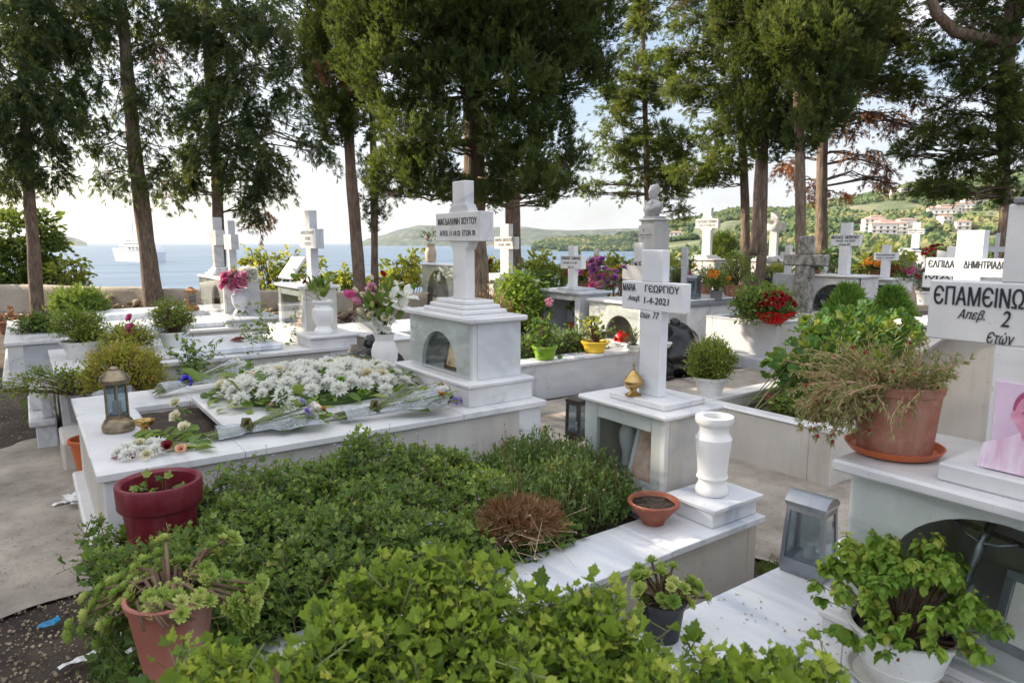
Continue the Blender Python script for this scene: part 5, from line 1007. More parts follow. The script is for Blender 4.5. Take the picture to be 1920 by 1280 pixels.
# the white flower arrangement on the cover slab
t = thing('funeral_wreath', 'broad mound of white chrysanthemums with green pompons covering the cover slab', 'flowers', (1.5, 4.2, .645), 'flowers laid on the big grave')
LN = {'p_white': 74, 'p_cream': 8, 'p_green': 12, 'p_peach': 5}
pts = []
for m, n in LN.items():
    for _ in range(n):
        for tr in range(60):
            x, y = random.uniform(.92, 2.06), random.uniform(3.78, 4.72); e = ((x-1.5)/.62)**2+((y-4.27)/.50)**2
            if e < 1 and all((x-a)**2+(y-b_)**2 > .0052 for a, b_ in pts): break
        pts.append((x, y)); z = .66+.13*max(0, 1-e)**.5+random.uniform(0, .02)
        s = random.uniform(.058, .074) if m in ('p_white', 'p_cream') else .030; d = ((x-1.5)*.5-.35, (y-4.2)*.5-.35, 1)
        mesh('bloom', (rose if m == 'p_peach' else mum)((x, y, z+(.02 if m == 'p_green' else 0)), d, s), M[m], t)
n = 420; lx = rng.uniform(.85, 2.15, n); ly = rng.uniform(3.75, 4.75, n); e = ((lx-1.5)/.68)**2+((ly-4.25)/.56)**2; k = e < 1.05; lx, ly, e = lx[k], ly[k], e[k]; n = len(lx)
mesh('leaves', [scatter(T_OVAL, np.stack([lx, ly, .64+.10*np.maximum(0, 1-e)**.5], 1), sph(n)*A([1, 1, .35])+A([0, 0, .15]), rng.uniform(.05, .12, n))], M['lf_geran'], t)
mesh('foam_base', (IV*A([1.05, .88, .16])+A([1.5, 4.25, .66]), IF), M['lf_small'], t, smooth=True)
lv = [(onz(300+0, 0+720, .6)*0+A([1.5+random.uniform(-.7, .1), 4.2+random.uniform(-.1, .5), .72]), (random.uniform(-1, .2), random.uniform(-.5, 1), .3), random.uniform(.12, .2)) for _ in range(14)]
[mesh('broad_leaf', scatter(T_OVAL, A([l[0]]), A([l[1]]), A([l[2]])), M['lf_small'], t) for l in lv]
def wrapped(label, tail, head, w, kinds, ribbon=None, nb=16, z=.0, group='bouquets wrapped in clear film'):
    """bouquet lying on a slab: bundle of stems at tail, blooms at head, cone of clear film round it"""
    tail, head = A(tail), A(head); d = head-tail; L_ = np.linalg.norm(d); u = d/L_; s = unit(np.cross(u, A([0, 0, 1.]))[None])[0]; up = np.cross(s, u)
    t = thing('wrapped_bouquet', label, 'flowers', tail, group); K = tail+u*L_*.33+up*.02
    n = 46; a = rng.uniform(-1, 1, n); b_ = rng.uniform(0, 1, n); P0 = tail+s*(a*w*.42)[:, None]+up*(b_*.03)[:, None]-u*(rng.uniform(-.03, .04, n))[:, None]; Pk = K+s*(a*.02)[:, None]+up*(b_*.03)[:, None]; P1 = head+s*(a*w)[:, None]+up*(b_*.10+.02)[:, None]-u*(rng.uniform(0, .35*L_, n))[:, None]
    mesh('stems', [sticks(P0, Pk, .0032), sticks(Pk, P1, .0025)], M['stem_g'], t)
    k = 70; f = rng.uniform(.3, 1.0, k); aa = rng.uniform(-1, 1, k); lp = K+(head-K)*f[:, None]+s*(aa*w*f)[:, None]+up*(rng.uniform(0, .1, k)*f)[:, None]; mesh('leaves', scatter(T_OVAL, lp, u[None]+s*(aa*.8)[:, None]+sph(k)*.4, rng.uniform(.05, .10, k)), M['lf_geran'], t)
    for i in range(nb):
        kd, m, sz = kinds[i % len(kinds)]; p = head+s*random.uniform(-w, w)+up*random.uniform(.03, .11)-u*random.uniform(-.02, .30)*L_*.6; mesh('bloom', dict(mum=mum, rose=rose, bud=bud, lily=lily)[kd](p, u+up*.9+A([-.3, -.3, 0]), sz), M[m], t)
    g = K+(head-K)*1.0; gy = g[None]-u*rng.uniform(0, .4*L_, 120)[:, None]+s*rng.uniform(-w, w, 120)[:, None]+up*rng.uniform(.02, .12, 120)[:, None]; mesh('gypsophila', scatter(T_PETW, gy, sph(120), .007), M['p_white'], t)
    # film: open half cone, crumpled
    nu, nv = 14, 16; V = []
    for i in range(nu):
        f = i/(nu-1); c = tail+u*L_*(.02+f*.93); r = w*(.34 if f < .3 else 1)*(1 if f < .3 else .1+1.05*((f-.3)/.7)**.8)+(.30-f)*.12*(f < .3)
        for j in range(nv): a_ = -.2+(pi+.4)*j/(nv-1); q = c+s*(cos(a_)*r*1.1)+up*(.012+abs(sin(a_))*(r*.62+.01)); V.append(q+A(noise.noise_vector(Vector(q*19)))*.022*(.4+f))
    F = [[i*nv+j, i*nv+j+1, (i+1)*nv+j+1, (i+1)*nv+j] for i in range(nu-1) for j in range(nv-1)]
    mesh('clear_film', (A(V), F), M['cello'], t)
    if ribbon:
        mesh('ribbon', [tube([K+s*.03*cos(a_)+up*(.02+.03*sin(a_)) for a_ in np.linspace(0, 2*pi, 9)], .009, 6), tube([K+up*.05, K+up*.03-s*.05+A([-.03, -.03, 0]), K-s*.08+A([-.05, -.05, .0])], [.012, .012, .006], 6), tube([K+up*.05, K+up*.06-s*.01+A([-.03, -.02, .0]), K-s*.03-up*.01+A([-.06, -.04, 0])], [.012, .014, .006], 6)], M[ribbon], t, smooth=True)
    return t
wrapped('wrapped bouquet with blue ribbon, stems pointing left at the back of the soil', onz(300, 738, .625), onz(462, 700, .68), .13, [('mum', 'p_white', .035), ('rose', 'p_cream', .03), ('bud', 'p_green', .04)], 'blue', 12)
wrapped('clear wrapped bouquet with orange blooms lying along the front edge of the big grave', onz(402, 822, .61), onz(600, 790, .63), .11, [('rose', 'p_orange', .024), ('mum', 'p_white', .034), ('bud', 'p_orange', .035), ('mum', 'p_lilac', .028), ('mum', 'p_white', .034)], 'olive', 18)
wrapped('clear wrapped bouquet with lilac and orange blooms at the foot of the marble shrine', onz(640, 786, .62), onz(838, 755, .65), .12, [('mum', 'p_lilac', .028), ('mum', 'p_white', .034), ('rose', 'p_orange', .022), ('mum', 'p_purple', .026), ('rose', 'p_peach', .026)], 'olive', 18)
wrapped('clear wrapped bouquet leaning at the back of the flower mound before the black bag', onz(760, 700, .64), onz(640, 690, .70), .10, [('mum', 'p_yellow', .02), ('bud', 'p_green', .04), ('mum', 'p_peach', .024)], None, 10)
flowers_at('small heap of lilac chrysanthemums at the right end of the big grave', [('mum', m, onz(px, py, .63), s, (-.2, -.6, 1)) for px, py, m, s in ((822, 742, 'p_white', .04), (812, 755, 'p_orange', .025), (845, 745, 'p_purple', .04), (855, 752, 'p_lilac', .035), (866, 750, 'p_purple', .035), (858, 741, 'p_pink', .03), (815, 735, 'p_purple', .04), (832, 760, 'p_white', .03))], [(onz(870, 752, .62), (1, -.2, .2), .1), (onz(865, 748, .62), (1, .2, .3), .1)])
# ---- black refuse bags
def bag(label, c, r, seed):
    bm = bmesh.new(); bmesh.ops.create_icosphere(bm, subdivisions=5, radius=1); V = A([v.co[:] for v in bm.verts]); F = A([[v.index for v in f.verts] for f in bm.faces]); bm.free()
    n1 = A([noise.ridged_multi_fractal(Vector(v*1.3)+Vector((seed, 0, 0)), 1.1, 2.2, 3, 1, 2) for v in V]); V = V*(1+.13*(n1[:, None]-1)); V[:, 2] = np.maximum(V[:, 2], -.72); V[:, :2] *= (1+.15*(V[:, 2:3] < -.3))
    t = thing('refuse_bag', label, 'bag', (c[0], c[1], c[2]), 'black refuse bags'); mesh('bag', (V*A(r)+A([0, 0, r[2]*.72]), F), M['bag'], t, False, smooth=True)
    mesh('knot', crumple((IV*A([.12, .12, .14])+A([0, 0, r[2]*1.72]), IF), .05, 9, seed), M['bag'], t, False, smooth=True)
bag('big full black refuse bag behind the cross dated 2021', PZ(1262, 705, 0)+A([.1, .1, 0]), (.38, .34, .37), 1); bag('second black bag slumped against the kerb beyond the cross dated 2021', PZ(1225, 712, 0), (.25, .22, .16), 6)
bag('black refuse bag wedged behind the vase of lilies', (2.45, 5.55, 0), (.36, .24, .42), 3); bag('small black bag at the corner of the marble shrine behind the big grave', (2.95, 5.2, .0), (.2, .16, .30), 8)
# ---- potted plants
def potted(label, c, pr, lab_pot=None, name='potted_plant', group='potted plants'): return thing(name, label, 'potted plant', c, group)
def pp(label, px, py, z, r0, r1, h, m, plant, saucer=None, **k):
    """pot whose foot stands at a photo point on the plane z, with a bush plant"""
    c = PZ(px, py, z)+A([.581, .814, 0])*r0*.9; t = thing('potted_plant', label, 'potted plant', c, 'potted plants'); c = A(P3(c)); zoff = 0
    if saucer: zoff = .008
    pot(t, (c[0], c[1], c[2]+zoff), r0, r1, h, m, saucer=saucer, **{a: b for a, b in k.items() if a in ('rim', 'rimh', 'step', 'rings', 'soilz')})
    for q in ([plant] if isinstance(plant, dict) else plant):
        cen = c+A([q.get('dx', 0), q.get('dy', 0), h+q['up']]); bush(t, c+A([0, 0, h*.8]), cen, q['r'], q['nst'], q['per'], q['ls'], q['lm'], q.get('t', T_DIA), q.get('sm', 'twig'), q.get('shell', .7), q.get('u', .5), q.get('sp', .03), zmin=q.get('zmin', -.5), stem_r=q.get('sr', .003))
    return t
ball = lambda up, r, nst, per, ls, lm, **k: dict(up=up, r=r, nst=nst, per=per, ls=ls, lm=lm, **k)
pp('white pot with a dense round ball of basil on the low kerb grave', 1336, 744, .40, .09, .128, .15, 'white_plastic', ball(.13, (.18, .18, .17), 420, 11, .028, 'lf_basil_far', sp=.02, shell=.8, sr=.0015, zmin=-.75), rings=True)
pp('white pot with green basil, nearest the left end of the second row grave', 142, 673, .60, .10, .155, .15, 'white_plastic', ball(.12, (.20, .20, .16), 150, 16, .036, 'lf_basil_far', sp=.03, sr=.002), rings=True)
pp('cream pot with yellowing herbs and one pink flower on the second row grave', 232, 676, .60, .12, .14, .12, 'marble_side', [ball(.05, (.22, .22, .12), 120, 14, .035, 'lf_yellow', sp=.03)])
c_ = PZ(243, 610, .9); o = thing('pink_flower', 'pink snapdragon blooms standing above the yellowing herbs', 'flowers', c_, 'small flowers'); mesh('bloom', [rose(c_+A([random.uniform(-.03, .03), random.uniform(-.03, .03), random.uniform(-.08, .08)]), (-.4, -.4, .4), .035) for _ in range(7)], M['p_mag'], o); mesh('stem', tube([c_-A([0, 0, .2]), c_], .004, 5), M['stem_g'], o)
pp('small greenish pot half hidden between the two white pots', 180, 665, .60, .07, .09, .12, 'marble_grey', ball(.02, (.12, .12, .08), 50, 10, .03, 'lf_small'))
pp('white pot with bushy grey green shrub in the middle of the second row slab', 319, 652, .66, .085, .13, .14, 'white_plastic', ball(.13, (.19, .19, .16), 150, 14, .03, 'lf_basil_far', sp=.03, sr=.0035), rings=True)
q_ = pr_(.49, 5.72, .22); pp('big round red tipped succulent bush in a pot behind the brass lantern', q_[0], q_[1], .22, .12, .16, .20, 'terra_dark', ball(.20, (.27, .27, .23), 620, 10, .030, 'lf_red', sp=.025, u=.9, shell=.85, sr=.002, zmin=-.6))
tag(mesh('stone_ledge', bx(.12, 1.0, 5.58, 6.10, -.02, .22, .015), M['marble_side']), 'low marble ledge in the gap behind the big grave, carrying pots', 'ledge')
pp('pale grey pot with a leafy sprig leaning left beside the big grave', 146, 792, .22, .085, .10, .22, 'grey_plastic', ball(.10, (.30, .12, .12), 60, 14, .038, 'lf_basil_far', dx=-.22, dy=-.02, sp=.03))
pp('lilac plastic pot next to the grey pot beside the big grave', 168, 800, .22, .07, .10, .22, 'lilac_plastic', ball(.02, (.08, .08, .04), 14, 6, .03, 'dry'))
q = A([.28, 5.32, .02]); t = thing('flower_pot', 'orange plastic pot standing empty against the end of the big grave', 'pot', P3(q+A([0, .1, 0])), 'empty pots'); pot(t, P3(q+A([.0, .1, 0])), .085, .125, .25, 'terra_orange', soilz=.7)
bk_ = thing('wicker_tray', 'crumpled clear film and a pale tray behind the brass lantern', 'tray', PZ(205, 762, .45), 'wrapping'); mesh('tray', lathe([(.03, 0), (.12, .01), (.2, .05), (.19, .055), (.1, .015), (.03, .006)], n=28), M['black_plastic'], bk_, False, smooth=True); mesh('film', crumple((IV*A([.34, .22, .14])+A([.05, .0, .07]), IF), .06, 11, 2), M['cello'], bk_, False)
# round evergreen on the left grave, spiky
def tuft_bush(label, base, c, r, n, per, ls, lm, tm=T_TUFT, name='shrub', cat='shrub', group=None, **k):
    t = thing(name, label, cat, base, group); bush(t, base, c, r, n, per, ls, lm, tm, **k); return t
q = PZ(150, 592, .52); tuft_bush('feathery dark green shrub growing on the farthest left grave', P3(q), q+A([0, 0, .22]), (.55, .45, .34), 300, 8, .10, 'lf_fir', u=.6 if False else .5) if False else tuft_bush('feathery dark green shrub growing on the farthest left grave', P3(q), q+A([0, 0, .12]), (.36, .34, .25), 300, 8, .09, 'lf_geran', up=.5, spread=.06)
q = PZ(75, 622, .50); tuft_bush('low clump of glossy green leaves on the coping of the farthest left grave', P3(q), q+A([0, 0, .06]), (.26, .22, .12), 120, 8, .06, 'lf_small', T_OVAL, up=.4, spread=.05)
# rose plants between the graves
def rose_plant(label, px, py, z, h, n, seed, lean=(0, 0)):
    b = PZ(px, py, z); t = thing('rose_bush', label, 'rose bush', b, 'thin rose bushes between the graves'); r = np.random.default_rng(seed); P = []; D = []; G_ = []
    for i in range(n):
        a = r.uniform(0, 2*pi); pts = [b]; d = A([cos(a)*.25+lean[0], sin(a)*.25+lean[1], 1.0])
        for k in range(5): d = d+r.normal(size=3)*.16; pts.append(pts[-1]+unit(d[None])[0]*h/5*r.uniform(.8, 1.1))
        G_.append(tube(pts, [.006, .005, .004, .003, .002, .0015], 5)); 
        for k in range(2, 6):
            for j in range(5): P.append(pts[k]+r.normal(size=3)*.035); D.append(r.normal(size=3)*A([1, 1, .5]))
    mesh('stems', G_, M['stem_g'], t); P, D = A(P), A(D); mesh('leaves', [scatter(T_OVAL, np.repeat(P, 3, 0)+sph(len(P)*3)*.02, np.repeat(D, 3, 0)+sph(len(P)*3)*.5, rng.uniform(.035, .06, len(P)*3))], M['lf_geran'], t)
rose_plant('tall dark leaved rose bush between the first two graves', 500, 735, .15, .86, 8, 3, (.0, .0)); rose_plant('smaller pale rose bush left of the blue ribbon bouquet', 372, 745, .3, .52, 6, 8); rose_plant('short rose shoots right of the tall rose bush', 548, 730, .15, .40, 3, 5)
# pots on the low kerb grave behind
g1 = pp('lime green pot with a leggy pink geranium on the kerb', 1022, 676, .40, .095, .125, .135, 'lime_plastic', ball(.12, (.13, .13, .2), 26, 5, .06, 'lf_round', t=T_ROUND, sp=.05, sr=.005, zmin=-.9), saucer=(.10, .018, 'terra_dark'))
c_ = PX(1030, 567, 4.45); mesh('bloom', [rose(c_+sph(1)[0]*.035, (-.5, -.5, .4), .022) for _ in range(10)], M['p_pink'], g1)
pp('yellow pot with a sunlit yellowing geranium on the kerb', 1117, 663, .40, .105, .145, .12, 'yellow_plastic', [ball(.17, (.10, .10, .14), 22, 4, .05, 'lf_yellow', t=T_ROUND, sp=.05, sr=.006, dx=-.05, dy=.03), ball(.11, (.12, .05, .05), 6, 4, .05, 'lf_round', t=T_ROUND, dx=.10, dy=-.1, sp=.04, sr=.005)], saucer=(.10, .018, 'white_plastic'))
t = thing('potted_plant', 'terracotta trough with a sparse geranium at the foot of the table shrine', 'potted plant', PZ(1085, 622, .45), 'potted plants'); q = A(P3(PZ(1085, 622, .45))); mesh('trough', bx(q[0]-.08, q[0]+.1, q[1]-.16, q[1]+.16, q[2], q[2]+.12, .01), M['terra_dark'], t); bush(t, q+A([0, 0, .1]), q+A([0, 0, .3]), (.14, .16, .16), 16, 4, .06, 'lf_round', T_ROUND, stem_r=.005, spread=.04)
pp('small white pot with a red foil wrapped plant at the end of the kerb', 1190, 664, .40, .055, .07, .09, 'white_plastic', ball(.06, (.1, .1, .1), 20, 6, .04, 'lf_small'), saucer=(.06, .015, 'terra_dark'))
t = thing('gift_wrap', 'shiny red foil wrapper standing on the kerb grave soil', 'wrapper', PZ(1168, 645, .42), 'wrapping'); mesh('foil', crumple((IV*A([.20, .13, .19])+A([0, 0, .08]), IF), .09, 13, 3), M['red_plastic'], t, False)
q = (4.7, 5.9, .36); tuft_bush('dense mat of glossy green leaves filling the bed behind the yellow pot', q, A([4.75, 5.9, .38]), (.78, .26, .22), 420, 8, .045, 'lf_small', T_OVAL, up=.5, spread=.05, zmin=-.1)
q = PZ(975, 640, .3); tuft_bush('tall leafy green shrub left of the lime green pot', P3(q), q+A([.0, .0, .45]), (.34, .34, .5), 330, 8, .07, 'lf_basil', T_OVAL, up=.1, spread=.06)
q = PZ(1010, 610, .3); tuft_bush('darker leafy shrub between the two arched shrines', P3(q), q+A([.2, .2, .42]), (.42, .4, .45), 260, 8, .07, 'lf_small', T_OVAL, up=.3, spread=.06)
q = PZ(930, 650, .35); t = thing('dry_reeds', 'dry brown grass stalks behind the corner of the marble shrine', 'dry grass', P3(q), None); n = 160; p0 = q+rng.normal(size=(n, 3))*A([.12, .12, 0]); p1 = p0+A([0, 0, .55])*rng.uniform(.4, 1.1, (n, 1))+rng.normal(size=(n, 3))*.07; mesh('stalks', [sticks(p0, p1, .0025), scatter(T_DIA, p1, A([[0, 0, 1.]])+sph(n)*.3, .05)], M['dry'], t)
# the grave with dark coping: pots and lantern
def far_pot(label, px, py, z, r, h, m, up, rr, lm, fl=None, nf=0, ls=.06, tm=T_DIA, nst=60, per=9, fs=.05, fy=None):
    t = pp(label, px, py, z, r*.75, r, h, m, ball(up, rr, nst, per, ls, lm, t=tm, sp=.05)); c = A(t.location)
    if nf:
        for i in range(nf): v = sph(1)[0]*A(rr)*1.0; v[2] = abs(v[2])*.9; mesh('bloom', rose(c+A([0, 0, h+up])+v+A([-.05, -.06, 0]), v+A([-.3, -.3, .1]), fs), M[fl], t)
    return t
far_pot('dark pot with one magenta flower beside the painted cross arm', 1272, 553, .73, .09, .16, 'black_plastic', .14, (.14, .14, .17), 'lf_small', 'p_mag', 3, fs=.06)
far_pot('tall narrow terracotta pot behind the grey lantern', 1287, 549, .73, .08, .2, 'terra', .2, (.13, .13, .24), 'lf_small', 'p_yellow', 2)
far_pot('terracotta pot with leafy greens right of the grey lantern', 1325, 551, .73, .12, .18, 'terra', .12, (.2, .2, .16), 'lf_small', None)
far_pot('grey pot with bright orange flowers on the dark coping', 1345, 563, .70, .11, .15, 'grey_plastic', .18, (.17, .17, .15), 'lf_geran', 'p_orange', 7, fs=.05)
far_pot('large terracotta pot with tall sparse herb on the dark coping', 1382, 560, .70, .17, .22, 'terra', .25, (.26, .26, .28), 'lf_basil_far', None, nst=120, ls=.05)
far_pot('terracotta pot with small orange begonia next to the large pot', 1366, 556, .70, .07, .14, 'terra', .06, (.1, .1, .1), 'lf_small', 'p_orange', 4)
far_pot('squat terracotta pot with grey green echeveria right of the tall herb', 1428, 546, .72, .16, .15, 'terra', .08, (.25, .2, .12), 'lf_grey', None, ls=.07, tm=T_SPAT)
far_pot('wide terracotta bowl with yellow green leaves before the broad arched shrine', 1462, 545, .72, .19, .16, 'terra', .13, (.26, .26, .17), 'lf_yellow', None, ls=.09, tm=T_OVAL)
q = PZ(1362, 500, 1.0); tuft_bush('green begonia bush with orange flowers before the flared cross shrine', P3(q-A([0, 0, .4])), q-A([0, 0, .05]), (.5, .45, .42), 200, 9, .08, 'lf_geran', T_OVAL, up=.2, spread=.08)
q = PZ(1355, 470, 1.4); tuft_bush('dark spiky rosemary bush right of the flared cross', P3(q-A([0, 0, .8])), q-A([0, 0, .05]), (.35, .35, .5), 120, 7, .16, 'lf_shrub_dk', T_NEEDLE, up=1.2, spread=.05)
far_pot('small white pot with pink cyclamen in front of the low glass sided shrine', 1703, 548, .85, .10, .22, 'white_plastic', .06, (.10, .10, .10), 'lf_small', 'p_mag', 8, fs=.05)
far_pot('white pot with a pale thistle like plant left of the portrait cross', 1738, 572, .80, .10, .18, 'white_plastic', .14, (.14, .14, .18), 'lf_grey', 'p_red', 4, fs=.05)
far_pot('terracotta pot with mixed greens at the foot of the stone cross', 1462, 585, .60, .09, .12, 'terra', .10, (.16, .16, .13), 'lf_basil_far', None)
far_pot('small pot of blue and white flowers before the round opening shrine', 1548, 590, .40, .08, .12, 'grey_plastic', .10, (.13, .13, .12), 'lf_grey', 'p_lilac', 9, fs=.045)
far_pot('terracotta pot with red begonia left of the tall cross dated 2020', 1528, 520, 1.02, .09, .13, 'terra_dark', .10, (.14, .14, .12), 'lf_geran', 'p_red', 5, fs=.045)
far_pot('yellow green potted shrub beside the farthest arched shrine', 1662, 500, 1.0, .14, .2, 'terra', .2, (.28, .28, .24), 'lf_yellow', None)
far_pot('dark red leaved pot plant in front of the arched shrine by the broken topped tree', 912, 520, .9, .10, .16, 'terra', .08, (.13, .13, .14), 'lf_geran', 'p_red', 6, fs=.05)
# domes of chrysanthemums
def mumdome(label, px, py, z, r, m, leaf='lf_small', n=70, foil=None, potm='terra', fs=.045):
    c = PZ(px, py, z); t = thing('chrysanthemum_pot', label, 'potted plant', c, 'chrysanthemum domes'); c = A(P3(c)); pot(t, c, r*.42, r*.55, r*.7, potm)
    bush(t, c+A([0, 0, r*.6]), c+A([0, 0, r*.85]), (r, r, r*.7), 120, 7, .06, leaf, stems=True, spread=.05, zmin=-.5); v = sph(n*2); v = v[v[:, 2] > .12][:n]; ch = [mum(c+A([0, 0, r*.9])+q*A([r, r, r*.75])*1.04, q, fs) for q in v]; tag(mesh('blooms', ch, M[m], t), kind='stuff')
    if foil:
        nn = 40; V = []
        for i, (rr, zz) in enumerate(((r*.45, 0), (r*.75, r*.35), (r*1.05, r*.65))):
            for j in range(nn): a = 2*pi*j/nn; k = 1+.14*((-1)**j)*(i > 0)+.1*noise.noise(Vector((a*2, i, 0))); V.append(c+A([rr*cos(a)*k, rr*sin(a)*k, zz*(1+.25*noise.noise(Vector((a*1.5, 9, 0))))]))
        mesh('foil_wrap', (A(V), [[i*nn+j, i*nn+(j+1) % nn, (i+1)*nn+(j+1) % nn, (i+1)*nn+j] for i in range(2) for j in range(nn)]), M[foil], t)
    return t
mumdome('dark red chrysanthemum dome in shiny red foil on the veined kerb grave', 1450, 606, .60, .23, 'p_red', foil='red_plastic', n=80); mumdome('rust orange chrysanthemum dome left of the purple flowers', 1094, 548, .85, .27, 'p_rust'); mumdome('yellow chrysanthemum dome right of the purple flowers', 1172, 545, .85, .24, 'p_yellow')
mumdome('orange chrysanthemums behind the small cross with blue lettering', 1640, 520, .95, .22, 'p_orange'); mumdome('rust chrysanthemum dome right of the small cross with blue lettering', 1674, 520, .9, .16, 'p_rust')
mumdome('dark red leafy bush of blooms beside the grey arched shrine', 1757, 503, .95, .35, 'p_dred', n=60, fs=.07)
q = PZ(1405, 602, .62); tuft_bush('bright green leafy plant beside the red foil pot', P3(q), q+A([.15, .0, .2]), (.35, .26, .26), 170, 8, .06, 'lf_geran', T_OVAL, up=.3, spread=.06)
q = PZ(1492, 600, .55); tuft_bush('low green leaves at the left edge of the stone block', P3(q), q+A([-.2, .3, .1]), (.3, .3, .2), 100, 7, .06, 'lf_small', T_OVAL, spread=.05)
# small conifers
def conifer(label, px, py, z, h, r, m='lf_fir'):
    b = PZ(px, py, z); t = thing('small_conifer', label, 'conifer', b, 'small potted conifers'); n = 2200; u = rng.random(n)**1.25; a = rng.uniform(0, 2*pi, n); rr = r*1.3*(1-u)**.62*(.3+.7*rng.random(n)**.5)*np.minimum(1, .55+u*3)*(1+.22*np.sin(a*3+u*9)+.12*rng.normal(size=n)); P = b+np.stack([rr*np.cos(a), rr*np.sin(a), .06+u*h*.93], 1); D = np.stack([np.cos(a)*.8, np.sin(a)*.8, .9+0*a], 1)+rng.normal(size=(n, 3))*.25
    mesh('foliage', scatter(T_TUFT, P, D, (.15*rng.uniform(.6, 1.4, n))*h, None, np.clip(.3+.5*rng.random(n)+.2*rr/r, 0, 1)), M[m], t); mesh('trunk', tube([b, b+A([0, 0, h*.7])], [.02, .008], 6), M['bark'], t)
conifer('bright green cone shaped conifer in front of the round opening shrine', 1583, 662, .3, .74, .27); conifer('second darker conifer left of the wooden lantern', 1666, 655, .3, .70, .24)
# big round leaved geranium in the kerb grave
q = A([5.1, 2.95, .33]); t = thing('geranium_bush', 'large geranium with big round pale edged leaves filling the low kerb grave', 'geranium', q, 'geranium bushes')
n = 330; pts_, out = ellipsoid_pts(n, (5.45, 2.85, .62), (.85, .52, .42), .45, -.6); pts_[:, 2] = np.maximum(pts_[:, 2], .40)
mesh('foliage', scatter(T_ROUND, np.repeat(pts_, 3, 0)+sph(len(pts_)*3)*.06, np.repeat(out, 3, 0)*.8+sph(len(pts_)*3)*.7, rng.uniform(.055, .115, len(pts_)*3), rng.uniform(-1, 1, len(pts_)*3), rng.random(len(pts_)*3)**1.6), M['lf_round'], t); b0 = q+rng.normal(size=(len(pts_), 3))*A([.3, .15, 0]); mesh('stems', sticks(b0, pts_, .005), M['stem_g'], t)
t = thing('flower_pot', 'small brown pot sunk in the soil of the low kerb grave', 'pot', PZ(1448, 768, .32), 'empty pots'); pot(t, P3(PZ(1448, 768, .32)), .045, .05, .12, 'terra_dark')
q = PZ(1470, 770, .37); tuft_bush('low creeping green leaves beside the small brown pot', P3(q), q+A([.2, -.05, .03]), (.3, .12, .08), 70, 7, .05, 'lf_geran', T_OVAL, spread=.05)
# ---- right foreground
c = PZ(1708, 866, .90)+A([.06, .085, 0]); c[2] = .90; t = thing('potted_plant', 'large terracotta pot with trailing red budded moss rose on the right shrine', 'potted plant', c, 'potted plants'); c = A(P3(c))
pot(t, c+A([0, 0, .008]), .112, .134, .235, 'terra', rim=.006, rimh=.03, saucer=(.152, .024, 'terra_orange'), soilz=.9)
n = 330; tip = []; pts_all = []; P = []; D = []; r = np.random.default_rng(4); G_ = []; buds = []
left = -_rt
for i in range(n):
    side = r.random(); a = r.uniform(0, 2*pi) if side > .62 else math.atan2(left[1], left[0])+r.normal()*.75; st = c+A([cos(a)*(.105 if side < .62 else .08), sin(a)*(.105 if side < .62 else .08), .228])
    d0 = left*r.uniform(.5, 1.3)+A([r.normal()*.30, r.normal()*.30, r.uniform(-.15, .5)]) if side < .62 else A([cos(a)*.8, sin(a)*.8, r.uniform(.6, 1.6)])
    L_ = r.uniform(.10, .27) if side < .62 else r.uniform(.04, .16); pts = [st]; d = unit(d0[None])[0]
    for k in range(6): d = d+A([0, 0, -.16 if side < .62 else -.03])+r.normal(size=3)*.20; d = unit(d[None])[0]; pts.append(pts[-1]+d*L_/6); 
    if any(p[2] < .905 and p[0] > 2.1 for p in pts): continue
    G_.append(tube(pts, [.0022, .002, .0018, .0015, .0013, .0011, .0008], 4, r.random()))
    for k in range(2, 7):
        for j in range(6): P.append(pts[k]+r.normal(size=3)*.004); D.append(d+r.normal(size=3)*.8)
    for j in range(5): P.append(pts[-1]); D.append(d+r.normal(size=3)*.7)
    if r.random() < .10: buds.append(pts[-1])
mesh('stems', G_, M['stem_red'], t); mesh('foliage', scatter((T_DIA[0]*A([.55, 1, 1]), T_DIA[1]), A(P), A(D), r.uniform(.013, .030, len(P))), M['lf_port'], t)
for p in buds: mesh('bud', (IV*.0135*A([.8, .8, 1])+p, IF), M['p_red'], t, smooth=True)
# white pot with basil, foreground
c = PZ(1705, 1300, .30)+A([.04, .05, 0]); c = A([c[0]-.0, c[1], .30]); t = thing('potted_plant', 'white pot with a woody wilting basil on the pale slab in the foreground', 'potted plant', c, 'potted plants'); c = A(P3(c))
pot(t, c+A([0, 0, .006]), .092, .146, .175, 'white_plastic', rim=.007, rimh=.022, saucer=(.145, .02, 'marble_side'), rings=True, soilz=.86)
r = np.random.default_rng(12); G_ = []; cl = []; cd = []
for i in range(150):
    a = r.uniform(0, 2*pi); e = r.uniform(.15, 1.25); d = A([cos(a)*sin(e), sin(a)*sin(e), cos(e)*.95]); L_ = (.31-.05*e)*r.uniform(.8, 1.1); b0 = c+A([cos(a)*.02, sin(a)*.02, .14]); pts = [b0]; dd = d.copy()*A([.7, .7, 1])
    for k in range(5): dd = dd+d*.18+r.normal(size=3)*.08; pts.append(pts[-1]+unit(dd[None])[0]*L_/5)
    G_.append(tube(pts, [.0032, .0026, .0022, .0018, .0015, .001], 5, r.random())); cl.append(pts[-1]); cd.append(unit(dd[None])[0])
sp = c+A([0, 0, .13])+left*.15+A([0, 0, -.0]); 
for k in range(7): cl.append(sp+left*.025*k*.5+A([0, 0, .008*k-.01])); cd.append(left+A([0, 0, -.3]))
G_.append(tube([c+A([0, 0, .12]), sp, sp+left*.1+A([0, 0, .03])], .002, 5))
cl, cd = A(cl), A(cd); mesh('stems', G_, M['twig'], t); LP = []; LD = []; LS = []; LR = []
